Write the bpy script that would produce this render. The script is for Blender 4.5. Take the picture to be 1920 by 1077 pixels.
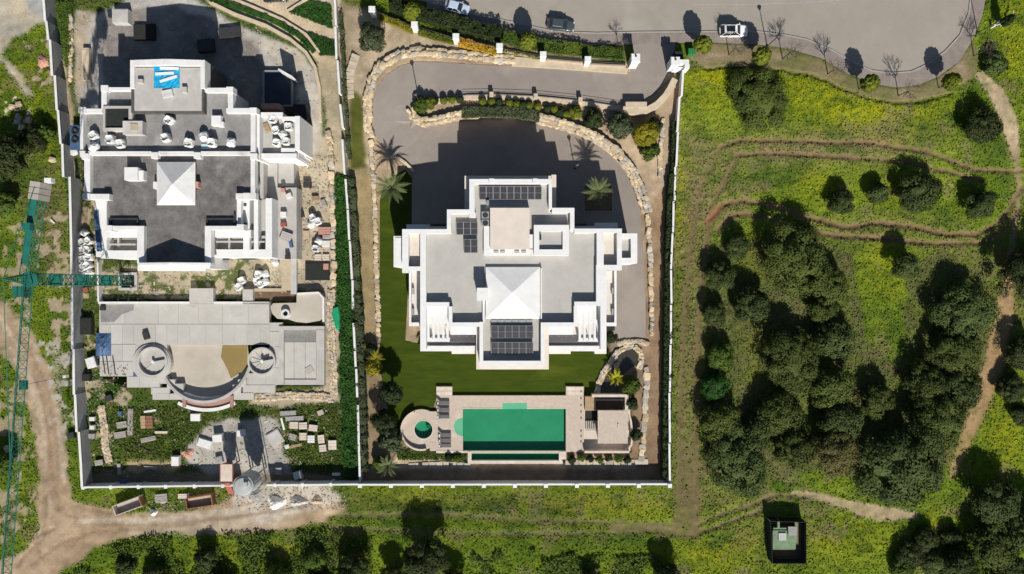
import bpy, bmesh, math, random
import numpy as np
from mathutils import Vector, Matrix
for o in list(bpy.data.objects): bpy.data.objects.remove(o)
SC = bpy.context.scene
COL = SC.collection
# ------------------------------------------------------------------ camera, sky, sun, exposure
S = 11.3                 # photo pixels per metre at ground level
HC = 115.0               # the drone's height
F = HC * S               # focal length in photo pixels
cam_d = bpy.data.cameras.new('drone_camera'); cam = bpy.data.objects.new('drone_camera', cam_d); COL.objects.link(cam)
cam.location = (0, 0, HC); cam_d.sensor_width = 36.0; cam_d.lens = 36.0 * F / 1920.0
cam_d.clip_start = 1.0; cam_d.clip_end = 20000.0
SC.camera = cam
SUN_EL, SUN_LEFT = math.radians(37), math.radians(11)     # shadows run to the top, 11 degrees to the left
W = bpy.data.worlds.new('World'); SC.world = W; W.use_nodes = True
wn = W.node_tree.nodes; bgn = wn['Background']
sky = wn.new('ShaderNodeTexSky'); sky.sky_type = 'NISHITA'; sky.sun_disc = False
sky.sun_elevation = SUN_EL; sky.sun_rotation = math.pi - SUN_LEFT; sky.air_density = 1.0; sky.dust_density = 0.6
W.node_tree.links.new(sky.outputs[0], bgn.inputs[0]); bgn.inputs[1].default_value = 0.052
sl = bpy.data.lights.new('sun', 'SUN'); sl.energy = 4.6; sl.angle = math.radians(0.53); sl.color = (1.0, 0.955, 0.88)
sun = bpy.data.objects.new('sun', sl); COL.objects.link(sun)
sdir = Vector((-math.sin(SUN_LEFT) * math.cos(SUN_EL), math.cos(SUN_LEFT) * math.cos(SUN_EL), -math.sin(SUN_EL)))
sun.rotation_euler = sdir.to_track_quat('-Z', 'Y').to_euler(); sun.location = (0, -60, 90)
SC.view_settings.view_transform = 'Standard'; SC.view_settings.look = 'None'
SC.view_settings.gamma = 1.0; SC.view_settings.exposure = 0.41
SC.cycles.max_bounces = 4; SC.cycles.diffuse_bounces = 2; SC.cycles.glossy_bounces = 2
SC.cycles.transparent_max_bounces = 12; SC.cycles.transmission_bounces = 4

# ------------------------------------------------------------------ places: photo pixel + height -> metres
def sm(a, b, x):
    t = np.clip((x - a) / (b - a), 0, 1); return t * t * (3 - 2 * t)
RETX = [740, 768, 800, 868, 960, 1010, 1060, 1108, 1150, 1180, 1200, 1225]
RETY = [228, 230, 238, 224, 218, 228, 242, 262, 290, 328, 385, 420]
def Zg(x, y):            # the lie of the land (plot slopes down from the street to the villa court)
    x = np.asarray(x, float); y = np.asarray(y, float)
    B = 2.2 * (1 - sm(150, 420, y)) * sm(610, 700, x)
    court = (x > 740) & (x < 1225) & (y > np.interp(x, RETX, RETY))
    return np.where(court, B * (1 - sm(740, 830, x)), B)
def Z(x, y): return float(Zg(x, y))
def P(x, y, h=0.0):
    s = (HC - h) / F
    return ((x - 960.0) * s, (538.5 - y) * s, h)
def G(x, y, dz=0.0):     # a point on the ground seen at that pixel
    z = Z(x, y); p = P(x, y, z); return Vector((p[0], p[1], z + dz))

# ------------------------------------------------------------------ mesh helpers
class MB:
    def __init__(s): s.v = []; s.f = []
    def add(s, vs, fs):
        n = len(s.v); s.v += [tuple(v) for v in vs]; s.f += [tuple(i + n for i in f) for f in fs]; return s
    def box(s, x0, y0, z0, x1, y1, z1, rz=0, c=None, tap=0.0):
        if x0 > x1: x0, x1 = x1, x0
        if y0 > y1: y0, y1 = y1, y0
        cx, cy = (x0 + x1) / 2, (y0 + y1) / 2
        vs = []
        for z, t in ((z0, 0), (z1, tap)):
            vs += [(x0 + t, y0 + t, z), (x1 - t, y0 + t, z), (x1 - t, y1 - t, z), (x0 + t, y1 - t, z)]
        if rz:
            ox, oy = c or (cx, cy); ca, sa = math.cos(rz), math.sin(rz)
            vs = [(ox + (x - ox) * ca - (y - oy) * sa, oy + (x - ox) * sa + (y - oy) * ca, z) for x, y, z in vs]
        return s.add(vs, [(3, 2, 1, 0), (4, 5, 6, 7), (0, 1, 5, 4), (1, 2, 6, 5), (2, 3, 7, 6), (3, 0, 4, 7)])
    def prism(s, pts, z0, z1, top=None):
        n = len(pts)
        a = sum(pts[i][0] * pts[(i + 1) % n][1] - pts[(i + 1) % n][0] * pts[i][1] for i in range(n))
        if a < 0: pts = pts[::-1]; top = top[::-1] if top else None
        tp = top or pts
        vs = [(p[0], p[1], z0) for p in pts] + [(p[0], p[1], z1) for p in tp]
        fs = [tuple(range(n))[::-1], tuple(range(n, 2 * n))] + [(i, (i + 1) % n, n + (i + 1) % n, n + i) for i in range(n)]
        return s.add(vs, fs)
    def tube(s, a, b, r0, r1=None, n=8, cap=True):
        r1 = r0 if r1 is None else r1
        a = Vector(a); b = Vector(b); d = (b - a)
        if d.length < 1e-6: return s
        d.normalize(); u = d.orthogonal().normalized(); w = d.cross(u)
        vs = []
        for p, r in ((a, r0), (b, r1)):
            for i in range(n):
                t = 2 * math.pi * i / n; vs.append(p + (u * math.cos(t) + w * math.sin(t)) * r)
        fs = [(i, (i + 1) % n, n + (i + 1) % n, n + i) for i in range(n)]
        if cap: fs += [tuple(range(n))[::-1], tuple(range(n, 2 * n))]
        return s.add(vs, fs)
    def lathe(s, prof, c=(0, 0), n=20, a0=0, a1=2 * math.pi):
        full = abs(a1 - a0 - 2 * math.pi) < 1e-6
        m = n if full else n + 1
        vs = []; fs = []
        for r, z in prof:
            for i in range(m):
                t = a0 + (a1 - a0) * i / n; vs.append((c[0] + r * math.cos(t), c[1] + r * math.sin(t), z))
        k = len(prof)
        for j in range(k - 1):
            for i in range(n if full else m - 1):
                i2 = (i + 1) % m
                fs.append((j * m + i, j * m + i2, (j + 1) * m + i2, (j + 1) * m + i))
        return s.add(vs, fs)
    def ribbon(s, pts, w, z0, z1):
        # a wall along a polyline; pts are (x, y) metres; w, z0, z1 numbers or lists
        n = len(pts); L = []
        for i in range(n):
            a = Vector(pts[max(i - 1, 0)][:2]); b = Vector(pts[min(i + 1, n - 1)][:2]); d = (b - a)
            if d.length < 1e-9: d = Vector((1, 0))
            d.normalize(); nn = Vector((-d.y, d.x)); p = Vector(pts[i][:2])
            ww = w[i] if isinstance(w, (list, tuple)) else w
            za = z0[i] if isinstance(z0, (list, tuple)) else z0
            zb = z1[i] if isinstance(z1, (list, tuple)) else z1
            l = p + nn * ww / 2; r = p - nn * ww / 2
            L.append([(r.x, r.y, za), (l.x, l.y, za), (l.x, l.y, zb), (r.x, r.y, zb)])
        vs = [v for q in L for v in q]; fs = []
        for i in range(n - 1):
            a = 4 * i; b = a + 4
            fs += [(a, b, b + 1, a + 1)[::-1], (a + 1, b + 1, b + 2, a + 2)[::-1], (a + 2, b + 2, b + 3, a + 3)[::-1], (a + 3, b + 3, b, a)[::-1]]
        fs += [(0, 1, 2, 3)[::-1], (4 * n - 4, 4 * n - 3, 4 * n - 2, 4 * n - 1)]
        return s.add(vs, fs)
    def mesh(s, name):
        me = bpy.data.meshes.new(name); me.from_pydata(s.v, [], s.f); me.update(); return me
WO = {}
def wo(o): return WO.get(o.name, Vector((0, 0, 0)))
def mk(name, mb, mat, parent=None, smooth=False, local=False, fixn=True):
    """link a mesh object; vertices are world metres unless local"""
    me = mb.mesh(name) if isinstance(mb, MB) else mb
    if fixn and isinstance(mb, MB):
        bm = bmesh.new(); bm.from_mesh(me); bmesh.ops.recalc_face_normals(bm, faces=bm.faces); bm.to_mesh(me); bm.free()
    if parent is not None and not local:
        off = wo(parent); me.transform(Matrix.Translation(-off))
    if mat is not None and len(me.materials) == 0: me.materials.append(mat)
    if smooth: me.polygons.foreach_set('use_smooth', [True] * len(me.polygons))
    o = bpy.data.objects.new(name, me); COL.objects.link(o)
    if parent is not None: o.parent = parent; WO[o.name] = wo(parent).copy()
    return o
def tag(o, label, cat, group=None):
    o['label'] = label; o['category'] = cat
    if group: o['group'] = group
    return o
def struct(o): o['kind'] = 'structure'; return o
def stuff(o): o['kind'] = 'stuff'; return o
def thing(name, label, cat, loc, rz=0, group=None):
    o = bpy.data.objects.new(name, None); COL.objects.link(o); o.empty_display_size = 0.3
    o.location = loc; o.rotation_euler = (0, 0, rz); WO[o.name] = Vector(loc)
    return tag(o, label, cat, group)
def inst(name, me, parent, loc=(0, 0, 0), rot=(0, 0, 0), scale=(1, 1, 1)):
    o = bpy.data.objects.new(name, me); COL.objects.link(o); o.parent = parent
    o.location = loc; o.rotation_euler = rot; o.scale = scale; WO[o.name] = wo(parent) + Vector(loc); return o
def bevel_mesh(me, w, seg=2):
    bm = bmesh.new(); bm.from_mesh(me); bmesh.ops.remove_doubles(bm, verts=bm.verts, dist=1e-5)
    bmesh.ops.bevel(bm, geom=list(bm.edges), offset=w, segments=seg, affect='EDGES', profile=0.6, clamp_overlap=True)
    bm.to_mesh(me); bm.free(); return me
JR = random.Random(77)
def rect(x0, y0, x1, y1, h):     # a photo rectangle whose top lies at height h -> world x0,y0,x1,y1 (a hair of jitter: no coplanar faces)
    a = P(x0, y1, h); b = P(x1, y0, h); j = lambda: JR.uniform(-.004, .004)
    return a[0] + j(), a[1] + j(), b[0] + j(), b[1] + j()
def vb(mb, x0, y0, x1, y1, zb, zt):
    zt += JR.uniform(0, .012); X0, Y0, X1, Y1 = rect(x0, y0, x1, y1, zt)
    return mb.box(X0, Y0, zb, X1, Y1, zt)
def VB(name, r, zb, zt, mat, parent): return mk(name, vb(MB(), *r, zb, zt), mat, parent)

# ------------------------------------------------------------------ materials
def mat(name, c1, c2=None, scale=1.0, rough=0.8, bump=0.0, bscale=None, c3=None, c3w=.5, vary=0.0, detail=5, metal=0.0, obj=False, spec=0.3, dist=0.05, stretch=None, nr=.6):
    m = bpy.data.materials.new(name); m.use_nodes = True; nt = m.node_tree; N = nt.nodes; L = nt.links
    b = N['Principled BSDF']; b.inputs['Roughness'].default_value = rough; b.inputs['Metallic'].default_value = metal
    b.inputs['Specular IOR Level'].default_value = spec
    if obj:
        tc = N.new('ShaderNodeTexCoord'); co = tc.outputs['Object']
    else:
        tc = N.new('ShaderNodeNewGeometry'); co = tc.outputs['Position']
    if stretch:
        mp = N.new('ShaderNodeMapping'); mp.inputs['Scale'].default_value = stretch; L.new(co, mp.inputs[0]); co = mp.outputs[0]
    def noise(sc, det=detail, ro=nr):
        n = N.new('ShaderNodeTexNoise'); n.inputs['Scale'].default_value = sc; n.inputs['Detail'].default_value = det
        n.inputs['Roughness'].default_value = ro; L.new(co, n.inputs['Vector']); return n.outputs['Fac']
    def ramp(f, a, bb):
        r = N.new('ShaderNodeMapRange'); r.inputs[1].default_value = a; r.inputs[2].default_value = bb; L.new(f, r.inputs[0]); return r.outputs[0]
    def mix(f, A, B, mode='MIX'):
        x = N.new('ShaderNodeMix'); x.data_type = 'RGBA'; x.blend_type = mode
        if hasattr(f, 'links'): L.new(f, x.inputs[0])
        else: x.inputs[0].default_value = f
        for k, q in ((6, A), (7, B)):
            if hasattr(q, 'links'): L.new(q, x.inputs[k])
            else: x.inputs[k].default_value = (*q[:3], 1)
        return x.outputs[2]
    out = None
    if c2 is None: b.inputs['Base Color'].default_value = (*c1, 1)
    else:
        out = mix(ramp(noise(scale), .34, .66), c1, c2)
        if c3 is not None: out = mix(ramp(noise(scale * .23, 4), 1 - c3w, 1 - c3w + .16), out, c3)
    if vary:
        oi = N.new('ShaderNodeObjectInfo'); r = ramp(oi.outputs['Random'], 0, 1)
        mr = N.new('ShaderNodeMapRange'); L.new(oi.outputs['Random'], mr.inputs[0]); mr.inputs[3].default_value = 1 - vary; mr.inputs[4].default_value = 1 + vary
        cmb = N.new('ShaderNodeCombineColor')
        for i in range(3): L.new(mr.outputs[0], cmb.inputs[i])
        out = mix(1.0, out if out is not None else c1, cmb.outputs[0], 'MULTIPLY')
    if out is not None: L.new(out, b.inputs['Base Color'])
    if bump:
        bp = N.new('ShaderNodeBump'); bp.inputs['Strength'].default_value = bump; bp.inputs['Distance'].default_value = dist
        L.new(noise(bscale or scale * 3, 6, .7), bp.inputs['Height']); L.new(bp.outputs[0], b.inputs['Normal'])
    return m
M = {}
M['white'] = mat('white_paint', (.73, .725, .71), (.65, .645, .63), .9, .6, .05, c3=(.56, .55, .53), c3w=.36, detail=9, nr=.72)
M['white2'] = mat('raw_white_plaster', (.72, .71, .69), (.60, .59, .57), .8, .8, .1, c3=(.42, .41, .39), c3w=.40, detail=10, nr=.74)
M['beige'] = mat('beige_render', (.66, .58, .50), (.58, .52, .45), .7, .7, .05)
M['pinkfloor'] = mat('pale_terrace_tile', (.64, .60, .56), (.58, .54, .50), 1.2, .7, .05)
M['frame'] = mat('panel_frame', (.26, .26, .26), rough=.5)
M['towerwall'] = mat('dark_tower_wall', (.10, .095, .09), (.07, .066, .064), 1.2, .9, .2)
M['deck'] = mat('roof_membrane', (.45, .43, .395), (.385, .37, .34), .5, .85, .1, 9, c3=(.34, .325, .30), c3w=.40, detail=11, nr=.76)
M['tile'] = mat('cream_tile', (.60, .51, .43), (.50, .43, .36), 1.6, .7, .08, 6, c3=(.66, .58, .50), c3w=.45)
M['pooldeck'] = mat('travertine_deck', (.50, .41, .335), (.42, .35, .285), 2.2, .65, .1, 8, c3=(.54, .455, .38), c3w=.45)
M['greyroof'] = mat('stained_bitumen', (.21, .20, .19), (.075, .07, .068), .42, .8, .15, 5, c3=(.33, .32, .31), c3w=.38, detail=12, nr=.78)
M['greyroof2'] = mat('grey_screed', (.285, .275, .265), (.175, .17, .165), .5, .85, .15, 5, c3=(.34, .33, .32), c3w=.42, detail=12, nr=.75)
M['concrete'] = mat('pale_concrete', (.46, .44, .41), (.37, .35, .325), .45, .9, .15, 6, c3=(.54, .52, .49), c3w=.45, detail=10, nr=.72)
M['concretew'] = mat('white_concrete_slab', (.465, .445, .41), (.40, .385, .35), .5, .85, .1, 6, c3=(.32, .30, .27), c3w=.38, vary=.06, detail=11, nr=.75)
M['sandfloor'] = mat('sandy_basin_floor', (.47, .42, .35), (.40, .355, .29), .3, .9, .12, 6, c3=(.52, .48, .42), c3w=.45)
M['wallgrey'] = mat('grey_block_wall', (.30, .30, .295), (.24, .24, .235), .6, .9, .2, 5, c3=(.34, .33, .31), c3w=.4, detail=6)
M['asphalt'] = mat('road_asphalt', (.312, .278, .236), (.278, .247, .21), .25, .9, .2, 20, c3=(.358, .32, .274), c3w=.47, detail=10, nr=.68)
M['drive'] = mat('driveway_paving', (.262, .226, .196), (.226, .195, .171), .3, .85, .15, 18, c3=(.292, .253, .219), c3w=.5, detail=10, nr=.7)
M['pave'] = mat('mauve_pavement', (.25, .214, .188), (.20, .17, .15), .9, .9, .25, 12, c3=(.30, .26, .225), c3w=.4)
M['kerb'] = mat('kerb_concrete', (.36, .33, .30), (.28, .26, .235), 1.2, .85, .1)
M['lawn'] = mat('mown_lawn', (.046, .068, .006), (.032, .051, .0045), .8, .95, .8, 14, c3=(.074, .092, .009), c3w=.45, detail=9, spec=.1, stretch=(.35, 1.5, 1))
M['stone'] = mat('sandstone_boulder', (.56, .45, .30), (.42, .33, .22), 1.7, .9, .4, 7, vary=.22, detail=6)
M['stone_grey'] = mat('grey_limestone', (.46, .41, .34), (.34, .30, .25), 1.7, .9, .4, 7, vary=.25, detail=6)
M['flag'] = mat('flagstone', (.50, .42, .32), (.40, .34, .26), 1.2, .9, .3, 6, vary=.15)
M['coping'] = mat('sandstone_coping', (.56, .46, .33), (.45, .37, .27), 1.1, .9, .3, 6)
M['solar'] = mat('solar_cell', (.035, .036, .045), (.055, .052, .055), 3, .35, spec=.35)
M['alu'] = mat('aluminium', (.62, .62, .62), rough=.4, metal=.7)
M['dark'] = mat('dark_metal', (.03, .03, .033), (.05, .05, .05), 4, .5)
M['glass'] = mat('window_glass', (.02, .025, .03), rough=.08, spec=.6)
M['shadegrey'] = mat('grey_shade_slat', (.33, .33, .32), (.27, .27, .26), 2, .7)
M['crane'] = mat('crane_green_paint', (.014, .115, .088), (.018, .150, .112), .8, .5, c3=(.03, .09, .07), c3w=.4)
M['cw'] = mat('counterweight_concrete', (.40, .36, .32), (.33, .30, .27), 1.5, .9, .2)
M['wood'] = mat('timber', (.40, .29, .17), (.30, .21, .12), 2.5, .8, .2, vary=.2)
M['board'] = mat('weathered_board', (.38, .35, .31), (.29, .26, .23), 2.5, .85, .2, vary=.15)
M['orange'] = mat('orange_steel', (.27, .12, .065), (.20, .10, .06), 1.5, .7, .1)
M['pink'] = mat('pink_brick_pack', (.50, .27, .20), (.40, .21, .16), 3, .85, .2)
M['red'] = mat('red_paint', (.32, .075, .055), (.25, .08, .06), 3, .6)
M['blue'] = mat('blue_tarpaulin', (.02, .38, .62), (.01, .27, .52), 1.2, .5, .3, 4)
M['bluebag'] = mat('faded_blue_tarpaulin', (.07, .13, .24), (.04, .08, .16), 1.5, .6, .4, 5)
M['bag'] = mat('woven_white_bag', (.68, .68, .66), (.52, .52, .50), 4, .8, .4, 7, vary=.1)
M['sandm'] = mat('heap_sand', (.46, .38, .27), (.38, .31, .22), 2, .95, .4, 9)
M['greym'] = mat('cement_grey', (.33, .32, .30), (.25, .24, .23), 2, .95, .4, 8)
M['greentarp'] = mat('green_tarpaulin', (.015, .30, .13), (.01, .22, .10), 2, .5, .3, 5)
M['paleblue'] = mat('pale_blue_sheet', (.42, .58, .62), (.34, .50, .55), 2, .6, .3)
M['navy_shade'] = mat('navy_darkened_for_shade', (.018, .03, .05), (.03, .045, .065), .8, .3)
M['silo'] = mat('silo_steel', (.42, .43, .42), (.34, .35, .34), .9, .55, c3=(.48, .48, .46), c3w=.4)
M['lounger'] = mat('grey_sling_fabric', (.10, .095, .095), (.14, .135, .13), 6, .8)
M['tyre'] = mat('tyre_rubber', (.02, .02, .02), rough=.8)
M['bark'] = mat('bark', (.10, .075, .055), (.06, .045, .035), 3, .95, .5, 9)
M['twig'] = mat('grey_twig', (.15, .12, .10), (.11, .09, .075), 3, .95)
M['net_hole'] = mat('dark_netting_hole', (.016, .018, .017), (.026, .028, .026), 3, .9)
M['palegreen'] = mat('pale_green_panel', (.17, .25, .14), (.12, .18, .10), 1.5, .6)
M['soil'] = mat('brown_soil', (.17, .11, .07), (.12, .08, .05), 1.3, .95, .5, 8)
M['redtile'] = mat('red_brick_band', (.38, .22, .18), (.30, .18, .15), 2, .85)
M['greenplastic'] = mat('green_bin_plastic', (.03, .16, .05), rough=.5)
def leafmat(name, a, b, c=None, vary=.24, trans=.0):
    return mat(name, a, b, .55, .75, 0, c3=c, c3w=.42, vary=vary, obj=True, spec=.15, detail=3)
M['oak'] = leafmat('holm_oak_leaf', (.070, .092, .018), (.042, .058, .012), (.092, .110, .022))
M['oakgrey'] = leafmat('grey_green_leaf', (.060, .084, .022), (.038, .056, .015), (.080, .102, .028))
M['oakdark'] = leafmat('dark_leaf', (.042, .056, .015), (.028, .038, .011), (.058, .072, .02))
M['oakbrown'] = leafmat('brownish_leaf', (.10, .09, .028), (.066, .062, .022), (.115, .105, .03))
M['bush'] = leafmat('green_bush_leaf', (.075, .115, .015), (.045, .075, .012), (.11, .14, .016))
M['ball'] = leafmat('yellow_green_leaf', (.13, .15, .014), (.085, .105, .012), (.16, .17, .016))
M['hedge'] = leafmat('hedge_leaf', (.030, .046, .014), (.020, .032, .011), (.048, .064, .02))
M['ivy'] = leafmat('lush_leaf', (.030, .085, .013), (.018, .055, .010), (.045, .11, .016))
M['olive'] = leafmat('olive_leaf', (.062, .078, .036), (.045, .056, .027), (.078, .092, .044))
M['orangeleaf'] = leafmat('orange_flower', (.42, .20, .02), (.30, .20, .02), (.26, .24, .03))
M['yellowleaf'] = leafmat('yellow_leaf', (.26, .22, .015), (.17, .17, .015), (.32, .25, .02))
M['palm'] = leafmat('palm_frond', (.17, .19, .085), (.10, .125, .045), (.22, .24, .12))
M['banana'] = leafmat('banana_leaf', (.30, .28, .015), (.22, .23, .015), (.36, .32, .02))
def clearwater(name, tint, ripple=.15):
    m = bpy.data.materials.new(name); m.use_nodes = True; N = m.node_tree.nodes; L = m.node_tree.links; N.remove(N['Principled BSDF'])
    t = N.new('ShaderNodeBsdfTransparent'); t.inputs[0].default_value = (*tint, 1); g = N.new('ShaderNodeBsdfGlossy'); g.inputs['Roughness'].default_value = .04
    lw = N.new('ShaderNodeLayerWeight'); pw = N.new('ShaderNodeMath'); pw.operation = 'POWER'; pw.inputs[1].default_value = 5; f = N.new('ShaderNodeMath'); f.operation = 'MULTIPLY_ADD'; f.inputs[1].default_value = .9; f.inputs[2].default_value = .03; L.new(lw.outputs['Facing'], pw.inputs[0]); L.new(pw.outputs[0], f.inputs[0]); x = N.new('ShaderNodeMixShader'); p = N.new('ShaderNodeNewGeometry'); n = N.new('ShaderNodeTexNoise'); n.inputs['Scale'].default_value = 1.6; n.inputs['Detail'].default_value = 4
    b = N.new('ShaderNodeBump'); b.inputs['Strength'].default_value = ripple; b.inputs['Distance'].default_value = .05; L.new(p.outputs['Position'], n.inputs['Vector']); L.new(n.outputs['Fac'], b.inputs['Height']); L.new(b.outputs[0], g.inputs['Normal'])
    L.new(f.outputs[0], x.inputs[0]); L.new(t.outputs[0], x.inputs[1]); L.new(g.outputs[0], x.inputs[2]); L.new(x.outputs[0], N['Material Output'].inputs['Surface']); return m
M['clear'] = clearwater('clear_pool_water', (.72, .95, .86))
M['pooltile'] = mat('green_pool_tile', (.028, .215, .118), (.036, .25, .14), .35, .6, .05, c3=(.03, .19, .105), c3w=.42, detail=8)
def watermat(name, col, rough=.04, ripple=.12):
    m = mat(name, col, tuple(min(1, c * 1.14) for c in col), .35, rough, ripple, 2.2, spec=.5, dist=.04, detail=4); return m
M['pool'] = watermat('green_pool_water', (.008, .235, .118))
M['poolsh'] = watermat('shallow_pool_water', (.10, .36, .21))
M['pooldk'] = watermat('deep_trough_water', (.006, .125, .055))
M['pond'] = watermat('dark_pond_water', (.045, .042, .032), .1)
M['mudwater'] = watermat('muddy_basin_water', (.24, .175, .065), .15)
def carpaint(name, c):
    m = mat(name, c, rough=.25, spec=.5); m.node_tree.nodes['Principled BSDF'].inputs['Coat Weight'].default_value = .6; return m
# ------------------------------------------------------------------ ground sheet (relief + albedo per vertex)
NR = np.random.RandomState(5)
def vnoise(x, y, sc, seed):
    r = np.random.RandomState(seed); T = r.rand(128, 128)
    u = x / sc + 1000.37; v = y / sc + 1000.71
    i = np.floor(u).astype(int); j = np.floor(v).astype(int); fu = u - i; fv = v - j
    fu = fu * fu * (3 - 2 * fu); fv = fv * fv * (3 - 2 * fv)
    g = lambda a, b: T[a % 128, b % 128]
    return (g(i, j) * (1 - fu) + g(i + 1, j) * fu) * (1 - fv) + (g(i, j + 1) * (1 - fu) + g(i + 1, j + 1) * fu) * fv
def fbm(x, y, sc, seed, o=4, gain=.55):
    t = 0; a = 1; s = 0
    for k in range(o):
        t = t + a * vnoise(x, y, sc / 2 ** k, seed + k * 13); s += a; a *= gain
    return t / s
def inpoly(x, y, poly):
    r = np.zeros(x.shape, bool); n = len(poly)
    for k in range(n):
        x0, y0 = poly[k]; x1, y1 = poly[(k + 1) % n]
        if y0 == y1: continue
        c = ((y0 > y) != (y1 > y)) & (x < (x1 - x0) * (y - y0) / (y1 - y0) + x0); r ^= c
    return r
def dpoly(x, y, pts, wid):
    """distance to a polyline minus its half width (width may change along it)"""
    best = np.full(x.shape, 1e9)
    if not isinstance(wid, (list, tuple)): wid = [wid] * len(pts)
    for (a, b, wa, wb) in zip(pts[:-1], pts[1:], wid[:-1], wid[1:]):
        dx, dy = b[0] - a[0], b[1] - a[1]; l2 = dx * dx + dy * dy
        t = np.clip(((x - a[0]) * dx + (y - a[1]) * dy) / l2, 0, 1)
        best = np.minimum(best, np.hypot(x - a[0] - t * dx, y - a[1] - t * dy) - (wa + (wb - wa) * t) / 2)
    return best
ROAD = [(560, -70), (640, -34), (720, -12), (800, 4), (880, 25), (950, 40), (1040, 60), (1120, 63), (1200, 61), (1320, 60), (1420, 60), (1470, 66), (1514, 75), (1558, 94), (1602, 119),
        (1634, 133), (1671, 138), (1709, 135), (1737, 122), (1772, 97), (1800, 66), (1816, 25), (1819, 0), (1820, -80), (1700, -400), (560, -400)]
PAVE_OUT = [(560, -50), (640, -12), (720, 10), (800, 30), (880, 50), (950, 66), (1040, 84), (1120, 86), (1200, 84), (1320, 80), (1420, 84), (1480, 92), (1540, 110), (1587, 138), (1634, 157), (1681, 165), (1722, 160),
            (1759, 144), (1797, 116), (1822, 78), (1841, 31), (1847, 0), (1850, -80)]
DRIVE = [(1192, 64), (1268, 64), (1262, 130), (1252, 152), (1232, 174), (1205, 190), (1168, 199), (1100, 191), (1000, 180), (930, 177), (880, 178), (830, 185), (790, 192), (772, 200),
         (767, 214), (774, 229), (800, 239), (868, 226), (960, 220), (1010, 230), (1060, 244), (1108, 264), (1150, 292), (1180, 330), (1198, 383), (1205, 450), (1210, 560), (1212, 634), (1140, 634),
         (1100, 600), (1100, 420), (772, 420), (772, 345), (776, 326), (745, 300), (712, 272), (700, 240), (699, 190), (706, 165), (722, 142), (750, 124), (780, 116), (830, 117),
         (900, 122), (1000, 126), (1120, 132), (1182, 136), (1186, 90)]
LAWN = [(712, 378), (722, 340), (760, 318), (772, 334), (772, 420), (760, 640), (890, 665), (1032, 665), (1040, 660), (1135, 660), (1150, 668), (1118, 745), (1063, 745), (850, 745), (820, 740), (812, 768), (780, 770), (758, 790), (752, 812), (738, 840), (728, 770), (714, 700), (711, 620), (712, 500)]
COURT_L = [(140, 20), (185, 25), (230, 5), (300, -40), (400, 20), (440, 45), (520, 78), (560, 95), (588, 130), (600, 190), (602, 280), (575, 285), (575, 200), (480, 200), (140, 205)]
BODY_SHEETS = [ROAD, DRIVE, LAWN]
xs = np.concatenate([-90 - np.geomspace(8, 40000, 26)[::-1], np.arange(-90, 2011, 3.0), 2010 + np.geomspace(8, 40000, 26)])
ys = np.concatenate([-90 - np.geomspace(8, 40000, 26)[::-1], np.arange(-90, 1171, 3.0), 1170 + np.geomspace(8, 40000, 26)])
X, Y = np.meshgrid(xs, ys)
ZZ = Zg(X, Y)
wx = X + (fbm(X, Y, 26, 3) - .5) * 22; wy = Y + (fbm(X, Y, 26, 47) - .5) * 22        # ragged edges
wx2 = X + (fbm(X, Y, 9, 3) - .5) * 7; wy2 = Y + (fbm(X, Y, 9, 47) - .5) * 7
nA = fbm(X, Y, 150, 11); nB = fbm(X, Y, 45, 21); nC = fbm(X, Y, 14, 31, 3); nD = vnoise(X, Y, 4.2, 99); nE = fbm(X, Y, 7, 71, 2)
C = np.zeros(X.shape + (3,)); GR = np.ones(X.shape)            # albedo, grass amount
def put(w, col):
    w = np.clip(w, 0, 1)[..., None]; C[:] = C * (1 - w) + np.asarray(col) * w
def lerp(a, b, t): t = np.clip(t, 0, 1)[..., None]; return np.asarray(a) * (1 - t) + np.asarray(b) * t
def blob(cx, cy, rx, ry): return np.exp(-((wx - cx) / rx) ** 2 - ((wy - cy) / ry) ** 2)
# base grass
C[:] = lerp((.070, .114, .009), (.126, .172, .014), (nB - .3) * 2.2)
dry = sum(blob(*b) for b in [(1460, 285, 130, 40), (1340, 360, 60, 70), (1600, 280, 150, 30), (1290, 420, 40, 160), (1640, 430, 130, 30), (1330, 900, 60, 60), (1420, 1010, 70, 40), (1290, 700, 30, 200), (1800, 470, 60, 30),
                              (1900, 560, 40, 120), (1640, 250, 100, 25), (960, 940, 500, 16), (80, 380, 40, 60), (100, 430, 30, 70)])
put(dry * .65 * (.4 + 1.1 * nC), lerp((.125, .118, .042), (.15, .12, .058), nC))
yel = sum(blob(*b) * b[4] if False else blob(*b) for b in [(1560, 190, 130, 45), (1680, 215, 110, 38), (1400, 150, 120, 25), (1330, 160, 40, 60), (1900, 90, 40, 120), (1890, 810, 55, 90), (1660, 500, 40, 60), (1410, 470, 22, 40), (1420, 640, 18, 70),
                                      (1270, 330, 20, 150), (60, 150, 50, 40), (90, 260, 40, 40), (760, 935, 90, 20), (1100, 950, 200, 30), (1350, 1040, 90, 40), (1580, 1010, 100, 40), (560, 1040, 80, 20), (400, 1045, 60, 25), (1760, 1000, 30, 40), (1700, 350, 70, 30), (1530, 350, 40, 40)])
put(yel * np.clip((nE - .12) * 1.7, 0, 1) * .72, lerp((.165, .185, .008), (.26, .25, .006), nC))
drk = sum(blob(*b) for b in [(1450, 330, 70, 22), (1790, 230, 60, 26), (1860, 250, 30, 60), (900, 945, 170, 26), (760, 955, 60, 12), (1000, 965, 130, 18), (1660, 610, 40, 50), (700, 985, 60, 12), (120, 600, 25, 90), (60, 330, 50, 60), (560, 90, 50, 50), (1720, 240, 40, 20), (1330, 175, 18, 14), (1200, 1010, 160, 20), (100, 800, 25, 80)])
put(drk * np.clip((nC - .2) * 2, 0, 1) * .8, (.034, .062, .011))
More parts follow.
